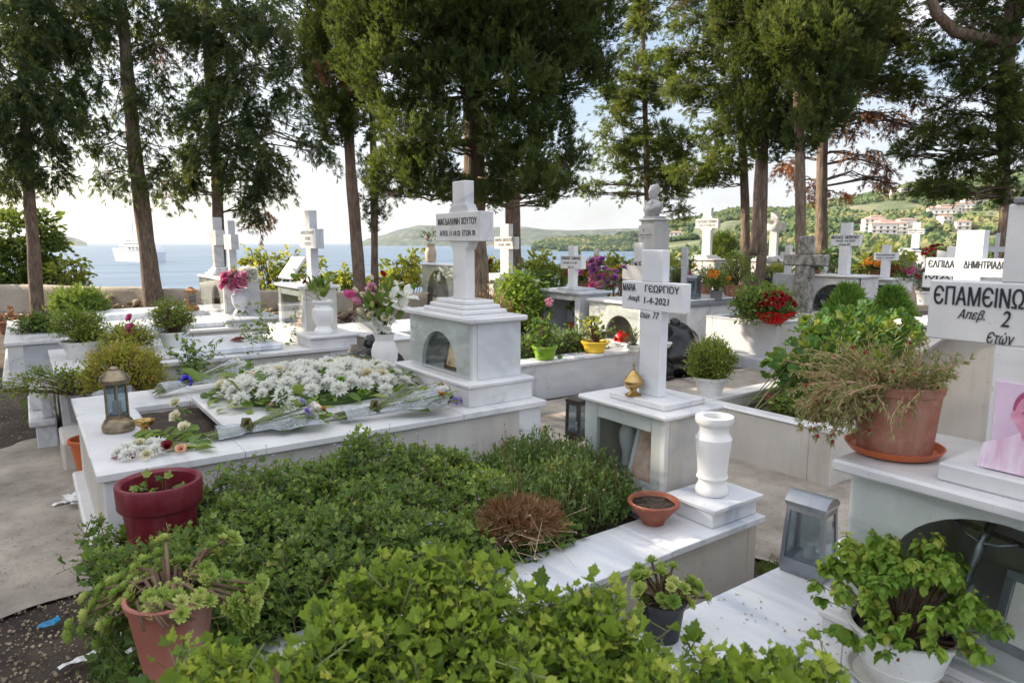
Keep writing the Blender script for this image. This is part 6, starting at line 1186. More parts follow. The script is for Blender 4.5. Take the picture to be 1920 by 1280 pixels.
for i in range(len(cl)):
    rr_ = r.random()
    for j in range(15):
        a = j*2.4; f = j/15; v = sph1(r)*.6+A([cos(a), sin(a), -.55-.5*f]); LP.append(cl[i]-cd[i]*.035*f+r.normal(size=3)*.004); LD.append(v); LS.append((.020+.022*f)*r.uniform(.7, 1.2)); LR.append(min(1, max(0, rr_*.6+r.random()*.4)))
mesh('foliage', scatter((T_OVAL[0]*A([1.25, 1, 1.6]), T_OVAL[1]), A(LP), A(LD), A(LS), r.uniform(-.4, .4, len(LP)), A(LR)), M['lf_basil'], t)
lp = c+A([0, 0, .150])+np.stack([r.normal(size=60)*.05, r.normal(size=60)*.05, r.random(60)*.006], 1); mesh('fallen_leaves', scatter(T_OVAL, lp, sph(60)*A([1, 1, .1]), .022, r.uniform(-1, 1, 60)), M['dry'], t)
# black pot with rosettes
def rosettes(root, heads, dirs, size, m='lf_succ', n=20):
    ch = [rosette(p, d, n, size*random.uniform(.75, 1.15), 4, T_SPAT, (.25, 1.45), .95, 0, random.random()) for p, d in zip(heads, dirs)]; return mesh('foliage', ch, M[m], root)
c = PZ(1245, 1203, .30)+A([.02, .03, 0]); c[2] = .30; t = thing('potted_plant', 'black pot with branching pale green succulent on the foreground slab', 'potted plant', c, 'potted plants'); c = A(P3(c)); pot(t, c, .058, .076, .135, 'black_plastic', rim=.005, rimh=.02)
hp = [rel(px, py, c, bk) for px, py, bk in ((1192, 1080, .02), (1222, 1052, .0), (1240, 1062, -.02), (1205, 1100, .05), (1262, 1092, .05), (1282, 1100, .0), (1300, 1112, .02), (1290, 1092, -.03), (1262, 1128, .09), (1196, 1112, .03), (1248, 1080, -.02), (1305, 1098, 0), (1208, 1072, -.03), (1232, 1098, -.04))]; hp = [c+h for h in hp]; hp += [h+A([random.uniform(-.035, .035), random.uniform(-.035, .035), random.uniform(-.03, .01)]) for h in hp for _ in (0, 1)]
mesh('stems', [tube([c+A([0, 0, .11]), (c+A([0, 0, .12])+h)/2+A([0, 0, .005]), h], [.006, .005, .004], 6) for h in hp], M['twig'], t, smooth=True); rosettes(t, hp, [(h-c-A([0, 0, .1]))*2+A([-.02, -.03, .06]) for h in hp], .027, n=16)
# terracotta plastic pot with sedum
c = A([.268, 2.065, .33]); t = thing('potted_plant', 'tall reddish plastic pot with sprawling pale green succulent at the near corner', 'potted plant', c, 'potted plants'); pot(t, c+A([0, 0, .012]), .078, .118, .27, 'terra_plastic', rim=.006, rimh=.028, saucer=(.10, .022, 'white_plastic'))
r = np.random.default_rng(21); hp = []; hd = []; G_ = []
pxs = [(180, 1130, 0), (165, 1150, .02), (160, 1180, .03), (205, 1110, -.02), (235, 1100, .02), (262, 1090, .0), (255, 1065, -.05), (300, 1040, -.08), (310, 1012, -.1), (245, 1120, .06), (280, 1120, .1), (300, 1108, .06), (330, 1118, .1), (325, 1100, .05), (350, 1110, .06), (290, 1135, .12), (340, 1128, .12), (385, 1065, 0), (392, 1080, .02), (420, 1010, -.08), (435, 1005, -.05), (400, 1035, -.04), (455, 1100, 0), (470, 1110, .03), (478, 1130, .05), (465, 1145, .06), (440, 1130, .06), (488, 1095, 0), (270, 1075, -.06), (225, 1088, -.04), (375, 1115, .08), (362, 1090, .0), (208, 1165, .05), (190, 1105, 0), (455, 1158, .06), (310, 1068, -.07), (340, 1055, -.08), (405, 1095, .02), (425, 1085, 0)]
cc = c+A([0, 0, .27]);
for px, py, bk in pxs:
    h = c+rel(px, py, c, bk); hp.append(h); v = h-cc; hd.append(v+A([-.04, -.05, .13])); m_ = cc+v*.55+A([0, 0, .035-.02*np.linalg.norm(v)]); G_.append(tube([cc+unit(v[None])[0]*.03-A([0, 0, .03]), m_, h], [.006, .0055, .004], 6, r.random()))
for i in range(26): a = r.uniform(0, 2*pi); G_.append(tube([cc+A([cos(a)*.04, sin(a)*.04, -.03]), cc+A([cos(a)*.10, sin(a)*.10, .03]), cc+A([cos(a+.5)*.15, sin(a+.5)*.15, -.02])], .004, 5, r.random()))
k_ = [(h+A([r.normal()*.022, r.normal()*.022, -.012+r.normal()*.01]), d_) for h, d_ in zip(hp, hd) for _ in (0, 1)]; hp += [a_ for a_, b_ in k_]; hd += [b_ for a_, b_ in k_]
mesh('stems', G_, M['twig'], t, smooth=True); rosettes(t, hp, hd, .030, n=16)
# burgundy pot
c = A([.375, 2.965, .33]); t = thing('flower_pot', 'large burgundy plastic pot with thick rim and a few seedlings', 'pot', c, 'potted plants'); pot(t, c, .112, .160, .33, 'burgundy', step=.68, wall=.016, soilz=.72)
n = 22; a = rng.uniform(0, 2*pi, n); p = c+np.stack([.09*np.cos(a), .09*np.sin(a), .27+.05*rng.random(n)], 1); mesh('seedlings', [scatter(T_GER_LO, p, sph(n)*A([1, 1, .4]), .045), sticks(p-A([0, 0, .05]), p, .002)], M['lf_geran'], t)
# terracotta bowl
c = PZ(1228, 988, .33)+A([.03, .04, 0]); c[2] = .33; t = thing('flower_pot', 'shallow old terracotta bowl with dry soil on the edge of the overgrown grave', 'pot', c, 'empty pots'); c = A(P3(c))
mesh('pot', lathe([(a_*1.32, b_*1.25) for a_, b_ in [(.03, 0), (.038, .002), (.040, .012), (.055, .032), (.078, .062), (.088, .073), (.090, .084), (.086, .089), (.078, .086), (.070, .070), (.0, .066)]], c, 36), M['terra_dark'], t, smooth=True, sharp=40); mesh('soil', crumple(lathe([(0, .096), (.05, .095), (.096, .093)], c, 24), .006, 60), M['soil_pot'], t, smooth=True)
# inside the right shrine
cx = (2.45, .75, .40); t = thing('crucifix', 'silver crucifix leaning inside the arch of the right shrine', 'crucifix', cx, None)
def cr3(y, z): return A([2.30+.16*(z-.40), .845-.22*(z-.4)-(y)*.95, z-(y)*.10])
mesh('beam', [tube([cr3(0, .42), cr3(0, .80)], [.012, .014], 4), tube([cr3(-.10, .72), cr3(.10, .72)], .009, 4)], M['dark_metal'], t)
f0 = lambda y, z: cr3(y, z)-A([.022, 0, 0]); mesh('figure', [tube([f0(0, .50), f0(.006, .56), f0(0, .62), f0(0, .68), f0(0, .70), f0(0, .725)], [.008, .011, .012, .017, .007, .013], 8), tube([f0(-.09, .725), f0(-.045, .70), f0(0, .69), f0(.045, .70), f0(.09, .725)], [.003, .005, .007, .005, .003], 6)], M['pewter'], t, smooth=True)
picture(None, (2.30, .655, .385), .16, .24, .30, 'pewter', 'paper', name='picture', top=True, label='small picture in patterned silver frame inside the right shrine', rz=-.15, bw=.028, group='framed pictures')
# ---- geranium carpets
def carpet(label, heightf, x0, x1, y0, y1, n, lm, tm, nl, pet, ls, length, name='geranium_bed', cat='geranium', keep=None, tilt=.55, dirn=None, extra=(), srad=.002):
    t = thing(name, label, cat, ((x0+x1)/2, (y0+y1)/2, .33), 'geranium bushes'); X_ = rng.uniform(x0, x1, n); Y_ = rng.uniform(y0, y1, n); H = A([heightf(a, b) for a, b in zip(X_, Y_)]); k = H > .04; X_, Y_, H = X_[k], Y_[k], H[k]
    tip = np.stack([X_, Y_, .33+H*rng.uniform(.72, 1.05, len(X_))], 1); d = rng.normal(size=(len(X_), 3))*.32+A([0, 0, 1])
    ch = shoots(tip, d, nl, pet, ls, tm, np.minimum(length, H*.8), tilt=tilt, srad=srad); o = mesh('foliage', ch, [M[lm], M['stem_g']], t); return t, tip
def h1(x, y):
    e = 1-max(0, (abs(x-1.0)-.62)/.36)**2-max(0, (abs(y-2.72-.05*noise.noise(Vector((x*3, 1, 1))))-.40)/.26)**2
    if e <= 0: return 0
    edge = 1 if x < 1.2 else max(0, 1-(x-1.2)*1.25+(y-2.2)*.35)
    e *= min(1, max(.12, (math.hypot(x-.36, y-2.98)-.13)*6))
    return (.20+.10*noise.noise(Vector((x*3.1, y*3.1, 1)))+.05*noise.noise(Vector((x*9, y*9, 1)))+.05*smooth(2.2, 3.0, y))*e**.5*edge**.5
gt, tips_ = carpet('sprawling dark green scented geranium carpeting the low grave', h1, .12, 1.95, 1.72, 3.18, 2300, 'lf_geran', T_GER_LO, 9, .032, .042, .10)
n = 300; p = np.stack([rng.uniform(.1, 1.75, n), rng.uniform(1.75, 3.1, n), np.full(n, 0.)], 1); hh = A([h1(a, b) for a, b in p[:, :2]]); p = p[hh > .05]; hh = hh[hh > .05]; p[:, 2] = .33+hh*.8; e = p+rng.normal(size=p.shape)*A([.05, .05, .02])+A([0, 0, .03]); mesh('dry_stalks', sticks(p, e, .0012), M['dry'], gt)
def h2(x, y):
    e = 1-((x-2.12)/.36)**2-((y-2.62)/.46)**2; f = 1-((x-1.95)/.42)**2-((y-2.38)/.22)**2; e = max(e, f); return 0 if e <= 0 else (.255+.07*noise.noise(Vector((x*8, y*8, 3))))*e**.4
t = thing('herb_bed', 'upright fine leaved green herb clump in front of the low glazed shrine', 'herb', (2.1, 2.5, .33), 'geranium bushes'); n = 1500; X_ = rng.uniform(1.5, 2.5, n); Y_ = rng.uniform(2.1, 3.12, n); H = A([h2(a, b) for a, b in zip(X_, Y_)]); k = H > .03; X_, Y_, H = X_[k], Y_[k], H[k]; n = len(X_)
tip = np.stack([X_, Y_, .33+H*rng.uniform(.65, 1.12, n)], 1)+rng.normal(size=(n, 3))*A([.03, .03, 0]); base = np.stack([X_, Y_, np.full(n, .31)], 1); f = rng.random((n, 22))**.6; P = base[:, None]+(tip-base)[:, None]*f[..., None]+rng.normal(size=(n, 22, 3))*.008
D = (tip-base)[:, None]*A([1, 1, 1.6])+rng.normal(size=(n, 22, 3))*.22; mesh('foliage', [scatter(T_DIA, P.reshape(-1, 3), D.reshape(-1, 3), rng.uniform(.016, .034, n*22), None, np.clip(rng.random(n*22)*.55+np.repeat(rng.random(n), 22)*.45, 0, 1))], M['lf_small'], t); mesh('stems', sticks(base, tip, .0016), M['stem_g'], t)
m_ = rng.random(n) < .22; pt = tip[m_]+A([0, 0, .03])+rng.normal(size=(m_.sum(), 3))*.02; mesh('dry_heads', [scatter(T_PETW, pt, A([[0, 0, 1.]])+sph(len(pt))*.6, .010), sticks(pt-A([0, 0, .09]), pt, .0009)], M['dry'], t)
# dry brown tuft and bleached stalks
q = PZ(975, 1042, .33)+A([0, 0, .04]); t = thing('dry_plant', 'withered rust brown tuft between the two green beds', 'dry plant', P3(q), None); n = 1300; v, o_ = ellipsoid_pts(n, q+A([.06, .09, .05]), (.19, .16, .10), .1, -.2); mesh('foliage', [scatter(T_NEEDLE, v, o_+A([0, 0, .3])+sph(len(v))*.9, .055, None, rng.random(len(v))**1.3*.8)], M['dry'], t)
n = 46; p0 = q+A([.0, -.0, .06])+rng.normal(size=(n, 3))*A([.07, .07, .02]); p1 = p0+rng.normal(size=(n, 3))*A([.10, .10, .05])+A([-.02, -.04, 0]); mesh('bleached_stalks', [sticks(p0, p1, .0012, np.ones(n)), scatter(T_PETW, p1, sph(n), .010, None, np.ones(n))], M['dry'], t)
# tiny lilac flowers over the carpet
t = thing('scabious_flowers', 'tiny lilac flowers on thin stalks above the geranium carpet', 'flowers', (1.0, 2.9, .33), 'small flowers')
for i in range(34):
    x, y = (random.uniform(.55, 1.6), random.uniform(2.85, 3.1)) if i < 24 else (random.uniform(1.1, 1.7), random.uniform(2.0, 2.6)); z = .33+h1(x, y)+(random.uniform(.03, .10) if i < 24 else .01); mesh('bloom', [rosette(A([x, y, z]), (0, 0, 1), 8, .009, 2, T_DIA, (.8, 1.4), 1)], M['p_lilac'], t) if i < 34 else 0
pp_ = A([(ob.data.vertices[0].co+Vector(t.location))[:] for ob in t.children]); mesh('stalks', sticks(pp_-A([0, 0, .12]), pp_, .0009), M['stem_g'], t)
# foreground geranium: leafy shoots filling the bottom of the picture
topc = [(300, 1204), (361, 1140), (400, 1160), (459, 1181), (492, 1221), (545, 1215), (558, 1103), (600, 1096), (625, 1100), (659, 1043), (744, 998), (780, 1010), (830, 991), (895, 988), (915, 1057), (994, 1073), (1026, 1076), (1092, 1083), (1145, 1062), (1165, 1110), (1185, 1165), (1240, 1225), (1282, 1215), (1324, 1197), (1410, 1190), (1477, 1182), (1530, 1197), (1567, 1262)]
t = thing('geranium_bush', 'pale green scented geranium bush filling the very front of the scene', 'geranium', (1.0, 1.1, 0), 'geranium bushes'); tips = []
topc[:6] = [(300, 1300), (330, 1215), (400, 1180), (459, 1190), (500, 1225), (545, 1220)]; tx = [a for a, b in topc]; ty = [b for a, b in topc]
for i in range(4200):
    px = random.uniform(345, 1560); yt = np.interp(px, tx, ty)+38; py = yt+random.random()**1.1*(1400-yt)
    if px > 1180 and random.random() < .25: continue
    f = (py-985)/(1400-985); d = 1.78-.52*f+.05*noise.noise(Vector((px*.008, py*.008, 0)))-random.random()*.03
    if 470 < px < 600 and 1120 < py < 1235: continue
    if len(tips) < 580: 
        p = PD(px, py, d); p[2] -= .0
        tips.append(p)
tips = A(tips); tips = tips[:580]; tips = np.vstack([tips, tips-A([0, 0, 1])*rng.uniform(.05, .16, (len(tips), 1))+rng.normal(size=tips.shape)*.04]); dd = rng.normal(size=tips.shape)*.36+A([-.12, -.12, 1]); tips[:580, 2] += rng.normal(size=580)*.03
ch = shoots(tips, dd, 11, .042, .044, T_GER, .10, tilt=.45, srad=.0022); mesh('foliage', ch, [M['lf_geran_near'], M['stem_g']], t)
k = rng.random(len(tips)) < .35; b_ = tips[k]-A([0, 0, .08]); mesh('stems', sticks(b_, b_*A([.85, .85, 0])+A([.12, .12, .33]), .004), M['stem_g'], t)
mesh('cut_stem', tube([PD(520, 1300, 1.3), PD(518, 1248, 1.32)], [.005, .005], 6), M['twig'], t)
# ---- litter
def litter(label, px, py, m, w, l, seed, z=.03, name='litter', cat='litter'):
    q = PZ(px, py, z); n, k = 9, 5; V = []
    for i in range(n):
        for j in range(k): u, v = (i/(n-1)-.5)*l, (j/(k-1)-.5)*w; nv = noise.noise_vector(Vector((u*30+seed, v*30, seed))); V.append((u+nv[0]*.01, v+nv[1]*.01, .012+nv[2]*.02))
    t = mesh(name, (A(V), [[i*k+j, (i+1)*k+j, (i+1)*k+j+1, i*k+j+1] for i in range(n-1) for j in range(k-1)]), M[m]); t.location = P3(q); t.rotation_euler = (0, 0, seed); tag(t, label, cat, 'litter on the ground')
M['blue_lit'] = mat('blue_wrapper_film', (.01, .20, .42), .3)
litter('crumpled blue wrapper on the dark soil at lower left', 90, 1172, 'blue_lit', .035, .08, .4); litter('torn strip of white paper on the soil below the blue wrapper', 150, 1240, 'white_plastic', .03, .14, .25)
for i, (a, b_) in enumerate(((125, 942), (138, 930), (146, 940), (132, 936))): litter(['heap of white paper strips beside the marble step, lowest strip', 'white paper strip on top of the heap beside the marble step', 'white paper strip touching the marble step', 'white paper strip in the middle of the heap'][i], a, b_, 'white_plastic', .04, .15, .3+i*.5, .02+.012*i)
t = thing('dry_leaf', 'curled brown dry leaf on the second row cover slab', 'leaf', PZ(430, 641, .662), None); mesh('blade', scatter(T_OVAL, A([[0, 0, .01], [.02, .02, .01]]), A([[1, -.6, .1], [1, -.3, .2]]), .14), M['terra_dark'], t, False)
n = 60; p = np.stack([rng.uniform(1.75, 2.12, n), rng.uniform(1.0, 1.48, n), np.full(n, .303)], 1); p[:30, 0] = rng.uniform(2.0, 2.14, 30); p[:30, 1] = 1.12+rng.normal(size=30)*.06; tag(mesh('leaf_litter', scatter(T_OVAL, p, sph(n)*A([1, 1, .05])+A([0, 0, .02]), rng.uniform(.006, .014, n)), M['dry']), 'scattered brown leaf crumbs on the pale foreground slab', kind='stuff')
n = 5200; p = np.vstack([A([P2(random.uniform(-60, 215), random.uniform(835, 1110)) for _ in range(1500)]), A([(random.gauss(2.98, .07), random.uniform(1.2, 5.2)) for _ in range(1300)]), np.stack([rng.uniform(2.9, 8, 1600), rng.uniform(3.5, 5.4, 1600)], 1), np.stack([rng.uniform(2.9, 5, 800), rng.uniform(1.1, 2.3, 800)], 1)]); gg = A([noise.noise(Vector((a_*2.2, b_*2.2, 7))) for a_, b_ in p]); p = p[gg > -.05]; n = len(p)
tag(mesh('needle_litter', [scatter((T_DIA[0]*A([.35, 1, 1]), T_DIA[1]), np.column_stack([p, np.full(n, .028)]), sph(n)*A([1, 1, .08]), rng.uniform(.008, .03, n), rng.uniform(-.3, .3, n))], M['dry']), 'dry cypress needles and crumbs scattered over the paths', kind='stuff')
# pebbles and grass on the earth
n = 1420; p = np.vstack([A([P2(random.uniform(-60, 250), random.uniform(1100, 1300)) for _ in range(620)]), A([P2(random.uniform(0, 150), random.uniform(730, 830)) for _ in range(300)]), A([(random.uniform(2.85, 3.15), random.uniform(1.1, 3.3)) for _ in range(500)])]); s = rng.uniform(.002, .006, n)*rng.choice([1, 1, 1.8], n)
tag(mesh('gravel', [scatter((IV*A([1, 1, .7]), IF), np.column_stack([p, np.full(n, .012)]), sph(n)*A([1, 1, .2]), s*1.6, rng.uniform(0, 6, n))], M['drystone']), 'small pale pebbles on the bare earth', kind='stuff')
p = A([P2(random.gauss(225, 30), random.uniform(1130, 1290)) for _ in range(700)]+[P2(random.uniform(40, 110), random.uniform(725, 800)) for _ in range(260)]+[(random.uniform(2.8, 3.0), random.uniform(1.5, 1.9)) for _ in range(400)]); n = len(p)
tag(mesh('grass', [scatter(T_TUFT, np.column_stack([p, np.full(n, .0)]), sph(n)*.5+A([0, 0, 1]), rng.uniform(.02, .05, n))], M['lf_small']), 'short weedy grass along the kerbs', kind='stuff')
# ------------------------------------------------ trees
def D2P(px, py, d): return PD(px, py, d)
def trunk(root, pts, rads, n=14, m='bark', name='trunk', rough=.02):
    P = []; R = []
    for i in range(len(pts)-1):
        for k in range(6): f = k/6; P.append(A(pts[i])*(1-f)+A(pts[i+1])*f); R.append(rads[i]*(1-f)+rads[i+1]*f)
    P.append(A(pts[-1])); R.append(rads[-1]); g = tube(P, R, n); V = g[0]
    c = np.repeat(A(P), n, 0); k = len(P)*n; nv = A([noise.noise(Vector((p[0]*4, p[1]*4, p[2]*1.1))) for p in V]); V = c+(V-c)*(1+.22*nv[:, None]); return mesh(name, (V, g[1]), M[m], root, smooth=True)
def crown(root, blobs, dens, tm, ls, m, gate=-.1, name='crown', dirm='up', gsc=2.2, rmul=1., branches=True, tr=None, seed=0, bmat='bark'):
    """blobs: (centre, radii) of foliage masses; sprays on their shells, gaps where the noise is low; limbs run to each mass"""
    PP, DD, RR = [], [], []; G_ = []
    for bi, (c, r) in enumerate(blobs):
        c, r = A(c), A(r)*rmul; n = int(dens*(r[0]*r[1]+r[0]*r[2]+r[1]*r[2])/3)+12
        n = max(4, int(n*.30)); v = sph(n); k = rng.uniform(.30, 1.0, n)**.5; lump = A([1+.30*noise.noise(Vector(q*2.3)+Vector(c)) for q in v]); p = c+v*(k*lump)[:, None]*r
        g = A([noise.noise(Vector(q*gsc)+Vector((seed, 0, 0))) for q in p]); keep = g > gate+.25*(rng.random(n)-.5); p, v, k, g = p[keep], v[keep], k[keep], g[keep]
        if dirm == 'up': d = v*.75+A([0, 0, .7])
        elif dirm == 'droop': d = v*A([.9, .9, .2])+A([0, 0, -.35])
        else: d = v*A([1, 1, .5])+A([0, 0, .05])
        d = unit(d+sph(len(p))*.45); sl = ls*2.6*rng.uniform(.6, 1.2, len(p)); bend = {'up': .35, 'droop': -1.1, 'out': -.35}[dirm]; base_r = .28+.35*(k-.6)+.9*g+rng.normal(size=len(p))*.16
        for j in range(8):          # each sprig is a short curved twig carrying tufts
            f = (j+.5)/8; dj = unit(d+A([0, 0, bend*f])); q = p+d*(sl*(f-.4))[:, None]+A([0, 0, .5*bend])*(sl*f*f)[:, None]
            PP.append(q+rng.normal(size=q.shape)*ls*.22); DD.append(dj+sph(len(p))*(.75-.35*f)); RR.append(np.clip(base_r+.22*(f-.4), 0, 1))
        if tr is not None:
            T = A(tr); zc = min(max(c[2]-.2*r[2] if dirm != 'droop' else c[2]+.4*r[2], T[0][2]+.2), T[-1][2]); i = int(np.argmin(abs(T[:, 2]-zc))); s0 = T[i]
            for b in range(3):
                e = c+sph(1)[0]*r*.6; mid = (s0+e)/2+A([0, 0, .12*np.linalg.norm(e-s0)*(1 if dirm == 'droop' else -.3)]); q = np.linalg.norm(e-s0); G_.append(tube([s0, (s0+mid)/2+sph(1)[0]*.05*q, mid+sph(1)[0]*.05*q, (mid+e)/2+sph(1)[0]*.06*q, e], [.010+.009*q, .009+.006*q, .007+.005*q, .006+.002*q, .004], 6))
                for tw in range(5):
                    e2 = e+sph(1)[0]*r*.5; G_.append(tube([mid+(e-mid)*random.random(), e2], [.008, .003], 4))
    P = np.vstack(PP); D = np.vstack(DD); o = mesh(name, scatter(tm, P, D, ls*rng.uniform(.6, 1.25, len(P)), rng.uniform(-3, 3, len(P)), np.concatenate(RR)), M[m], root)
    if G_ and branches: mesh('branches', G_, M[bmat], root, smooth=True)
    return o
def tr_pts(l): return [D2P(*q) for q in l]
def B(px, py, d, rx, ry, rz=None):
    """foliage mass seen at px, py with pixel radii rx, ry at distance d"""
    k = d/CF; return (D2P(px, py, d), (rx*k, rx*k, ry*k))
def extend(pts, rads, top):
    a, b = A(pts[-2]), A(pts[-1]); u = (b-a)/np.linalg.norm(b-a); u = u*.35+A([0, 0, 1.]); u /= np.linalg.norm(u); return pts+[b+u*((top-b[2])/u[2])], rads+[.04]
def upper(ax, z0, z1, r0, n, sq=1.): # masses above the picture, narrowing upwards
    o = []
    for i in range(n):
        f = (i+.5)/n; a = i*2.4; r = r0*(1-f*.75); o.append(((ax[0]+cos(a)*r*.45, ax[1]+sin(a)*r*.45, z0+(z1-z0)*f), (r*.8*sq, r*.8*sq, (z1-z0)/n*.95)))
    return o
WK = .68
def tree(label, path, width, top, blobs, dens, ls, m, tm=T_TUFT, gate=-.1, dirm='up', extra=(), up=None, name='cypress_tree', group='cypress trees', gsc=2.2, base_px=None, cat='cypress tree', upz=None):
    """path: [(px, py, distance)...] from the foot up; width: trunk radius per path point in metres"""
    pts = tr_pts(path); p0 = pts[0].copy()
    if p0[2] > .0: pts = [A([p0[0], p0[1], -.1])]+pts; width = [width[0]*1.15]+width
    P, R_ = extend(pts, [w*WK for w in width], top); t = thing(name, label, cat, (pts[0][0], pts[0][1], 0), group); trunk(t, P, R_)
    T = [];
    for i in range(len(P)-1):
        for k in range(10): T.append(P[i]+(P[i+1]-P[i])*k/10)
    bl = [B(*q) for q in blobs]; zt = max(b[0][2] for b in bl) if bl else 3
    if up: bl += upper(P[-2], upz or zt, top, up, max(3, int((top-zt)/1.1)))
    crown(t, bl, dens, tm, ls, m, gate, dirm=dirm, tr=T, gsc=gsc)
    for (bb, mm, dn, gt, dm) in extra: crown(t, [B(*q) for q in bb], dn, tm, ls, mm, gt, name='dead_foliage' if 'brown' in mm or 'orange' in mm else 'crown', dirm=dm, tr=T, gsc=gsc*1.5)
    return t
# left trio with hanging dark foliage
WK = .88
tree('leftmost dark cypress with bare lower trunk rising beside the shrub at left edge', [(72, 604, 13.6), (62, 470, 13.6), (52, 330, 13.6), (45, 180, 13.6), (44, 20, 13.7)], [.15, .13, .12, .11, .10], 9.5,
     [(40, 40, 13.6, 95, 70), (10, 130, 13.2, 80, 80), (95, 120, 13.9, 70, 80), (30, 215, 13.5, 85, 70), (110, 225, 13.8, 45, 60), (0, 290, 13.2, 55, 55), (75, 290, 13.9, 50, 45), (20, 335, 13.8, 45, 28), (100, 330, 13.8, 28, 22), (-60, 180, 13, 80, 130)], 1500, .14, 'lf_cyp_dk', dirm='droop', gate=-.06, up=1.7)
WK = .80
tree('second cypress from the left, thick leaning bare trunk with thin hanging sprays', [(290, 572, 14.6), (268, 400, 14.6), (248, 250, 14.6), (236, 100, 14.6), (226, -20, 14.7)], [.24, .20, .17, .15, .13], 11,
     [(150, 70, 14.6, 80, 70), (250, 10, 14.8, 110, 50), (300, 110, 14.4, 45, 60), (190, 180, 14.6, 60, 80), (300, 190, 14.8, 50, 45), (195, 265, 14.4, 40, 40), (160, 290, 14.6, 30, 22), (290, 285, 14.7, 38, 30), (315, 330, 14.7, 30, 35), (240, 340, 14.2, 28, 18), (190, 330, 14.6, 14, 24), (265, 205, 14.2, 30, 60)], 1050, .14, 'lf_cyp_dk', dirm='droop', gate=-.01, up=1.8)
tree('third cypress from the left, full skirt of dark foliage reaching down its trunk', [(412, 506, 15.5), (406, 330, 15.5), (396, 180, 15.5), (386, 40, 15.5), (384, -30, 15.5)], [.17, .15, .14, .13, .12], 11,
     [(400, 40, 15.5, 90, 60), (470, 70, 15.3, 80, 70), (550, 60, 15.0, 60, 75), (400, 130, 15.5, 60, 60), (480, 160, 15.2, 75, 50), (560, 170, 15.0, 50, 60), (420, 210, 15.3, 80, 60), (590, 250, 15.0, 28, 38), (370, 220, 15.6, 45, 60), (450, 270, 15.2, 70, 50), (405, 290, 15.4, 70, 45), (500, 310, 15.2, 45, 30), (460, 335, 15.3, 50, 32), (480, 385, 15.3, 32, 32), (345, 320, 15.6, 30, 25), (320, 375, 15.5, 22, 15), (535, 350, 15.3, 20, 14), (615, 290, 15, 12, 16), (360, 345, 15.6, 24, 18)], 1250, .14, 'lf_cyp_dk', dirm='droop', gate=-.03, up=1.8,
     extra=[([(485, 405, 15.6, 28, 18), (340, 340, 15.8, 24, 18), (290, 90, 15.8, 26, 30)], 'lf_brown', 900, -.1, 'droop')])
# pair left of the great cypress
tree('slim cypress trunk left of the great cypress, its lower part bare', [(675, 545, 12.6), (668, 440, 12.6), (658, 330, 12.6), (650, 200, 12.5), (640, 60, 12.4)], [.15, .135, .13, .12, .1], 9,
     [(640, 60, 12.2, 75, 80), (600, 130, 12.2, 35, 90), (640, 170, 12.2, 60, 80), (625, 235, 12.2, 40, 35), (680, 220, 12.2, 45, 45), (600, 20, 12.2, 35, 60)], 2600, .10, 'lf_cyp', dirm='up', gate=-.35, up=1.3, extra=[([(625, 150, 11.9, 30, 22), (672, 175, 11.9, 18, 18)], 'lf_brown', 900, -.2, 'up')])
tree('thin young cypress right of the slim trunk with tufts along its stem', [(703, 540, 13), (702, 400, 13), (700, 300, 13), (698, 200, 13)], [.09, .085, .08, .07], 4.4, [(683, 370, 13, 12, 32), (712, 360, 13, 14, 30), (690, 330, 13, 14, 20), (715, 400, 13, 12, 14), (684, 395, 12.9, 8, 18), (697, 425, 13, 10, 12), (700, 300, 13, 20, 18)], 1400, .13, 'lf_cyp', gate=-.3, tm=T_NEEDLE)
# the great cypress
WK = .9
tree('great dense cypress filling the upper middle behind the plaque cross dated 2022', [(897, 575, 9.6), (895, 480, 9.6), (890, 380, 9.6), (887, 260, 9.6), (880, 100, 9.6)], [.19, .17, .165, .16, .14], 9.5,
     [(700, 40, 9.2, 80, 70), (800, 60, 8.9, 100, 90), (920, 50, 8.9, 100, 90), (1030, 60, 9.1, 95, 80), (1120, 70, 9.5, 55, 60), (670, 100, 9.6, 40, 60), (740, 150, 9.0, 85, 70), (850, 160, 8.8, 80, 60), (960, 160, 8.9, 90, 70), (1060, 150, 9.4, 65, 60), (1120, 150, 9.6, 30, 45), (760, 240, 9.0, 60, 60), (815, 250, 8.7, 55, 50), (960, 250, 9.0, 70, 60), (1030, 240, 9.4, 50, 45), (745, 320, 9.1, 45, 50), (800, 330, 8.9, 60, 45), (850, 350, 9.0, 40, 30), (970, 320, 9.0, 65, 42), (1020, 345, 9.2, 50, 28), (910, 365, 9.4, 60, 20), (1055, 358, 9.4, 28, 16), (1075, 300, 9.5, 30, 24), (715, 358, 9.1, 22, 18), (890, 0, 8.8, 200, 60)], 4200, .085, 'lf_cyp', tm=T_TUFT, dirm='up', gate=-.30, up=2.2, upz=4.6,
     extra=[([(760, 245, 8.4, 35, 30), (720, 110, 8.6, 30, 30), (1000, 120, 8.5, 30, 30), (655, 40, 9, 24, 30), (1030, 380, 9.3, 24, 12)], 'lf_cyp2', 1800, -.2, 'up')])
WK = .68
t = thing('broken_tree', 'bare trunk with sawn reddish top right of the great cypress', 'tree', (PD(965, 520, 12)[0], PD(965, 520, 12)[1], 0), 'cypress trees'); tp = tr_pts([(968, 560, 12), (962, 430, 12), (960, 372, 12)]); tp[0][2] = -.1; trunk(t, tp, [.145, .13, .12]); mesh('broken_top', crumple((IV*A([.26, .26, .2])+tp[-1], IF), .08, 7, 3), M['lf_brown'], t); mesh('snag', tube([tp[-1]-A([0, 0, .1]), tp[-1]+A([.25, -.15, .05]), tp[-1]+A([.3, -.18, -.12])], [.03, .02, .01], 6), M['bark'], t)
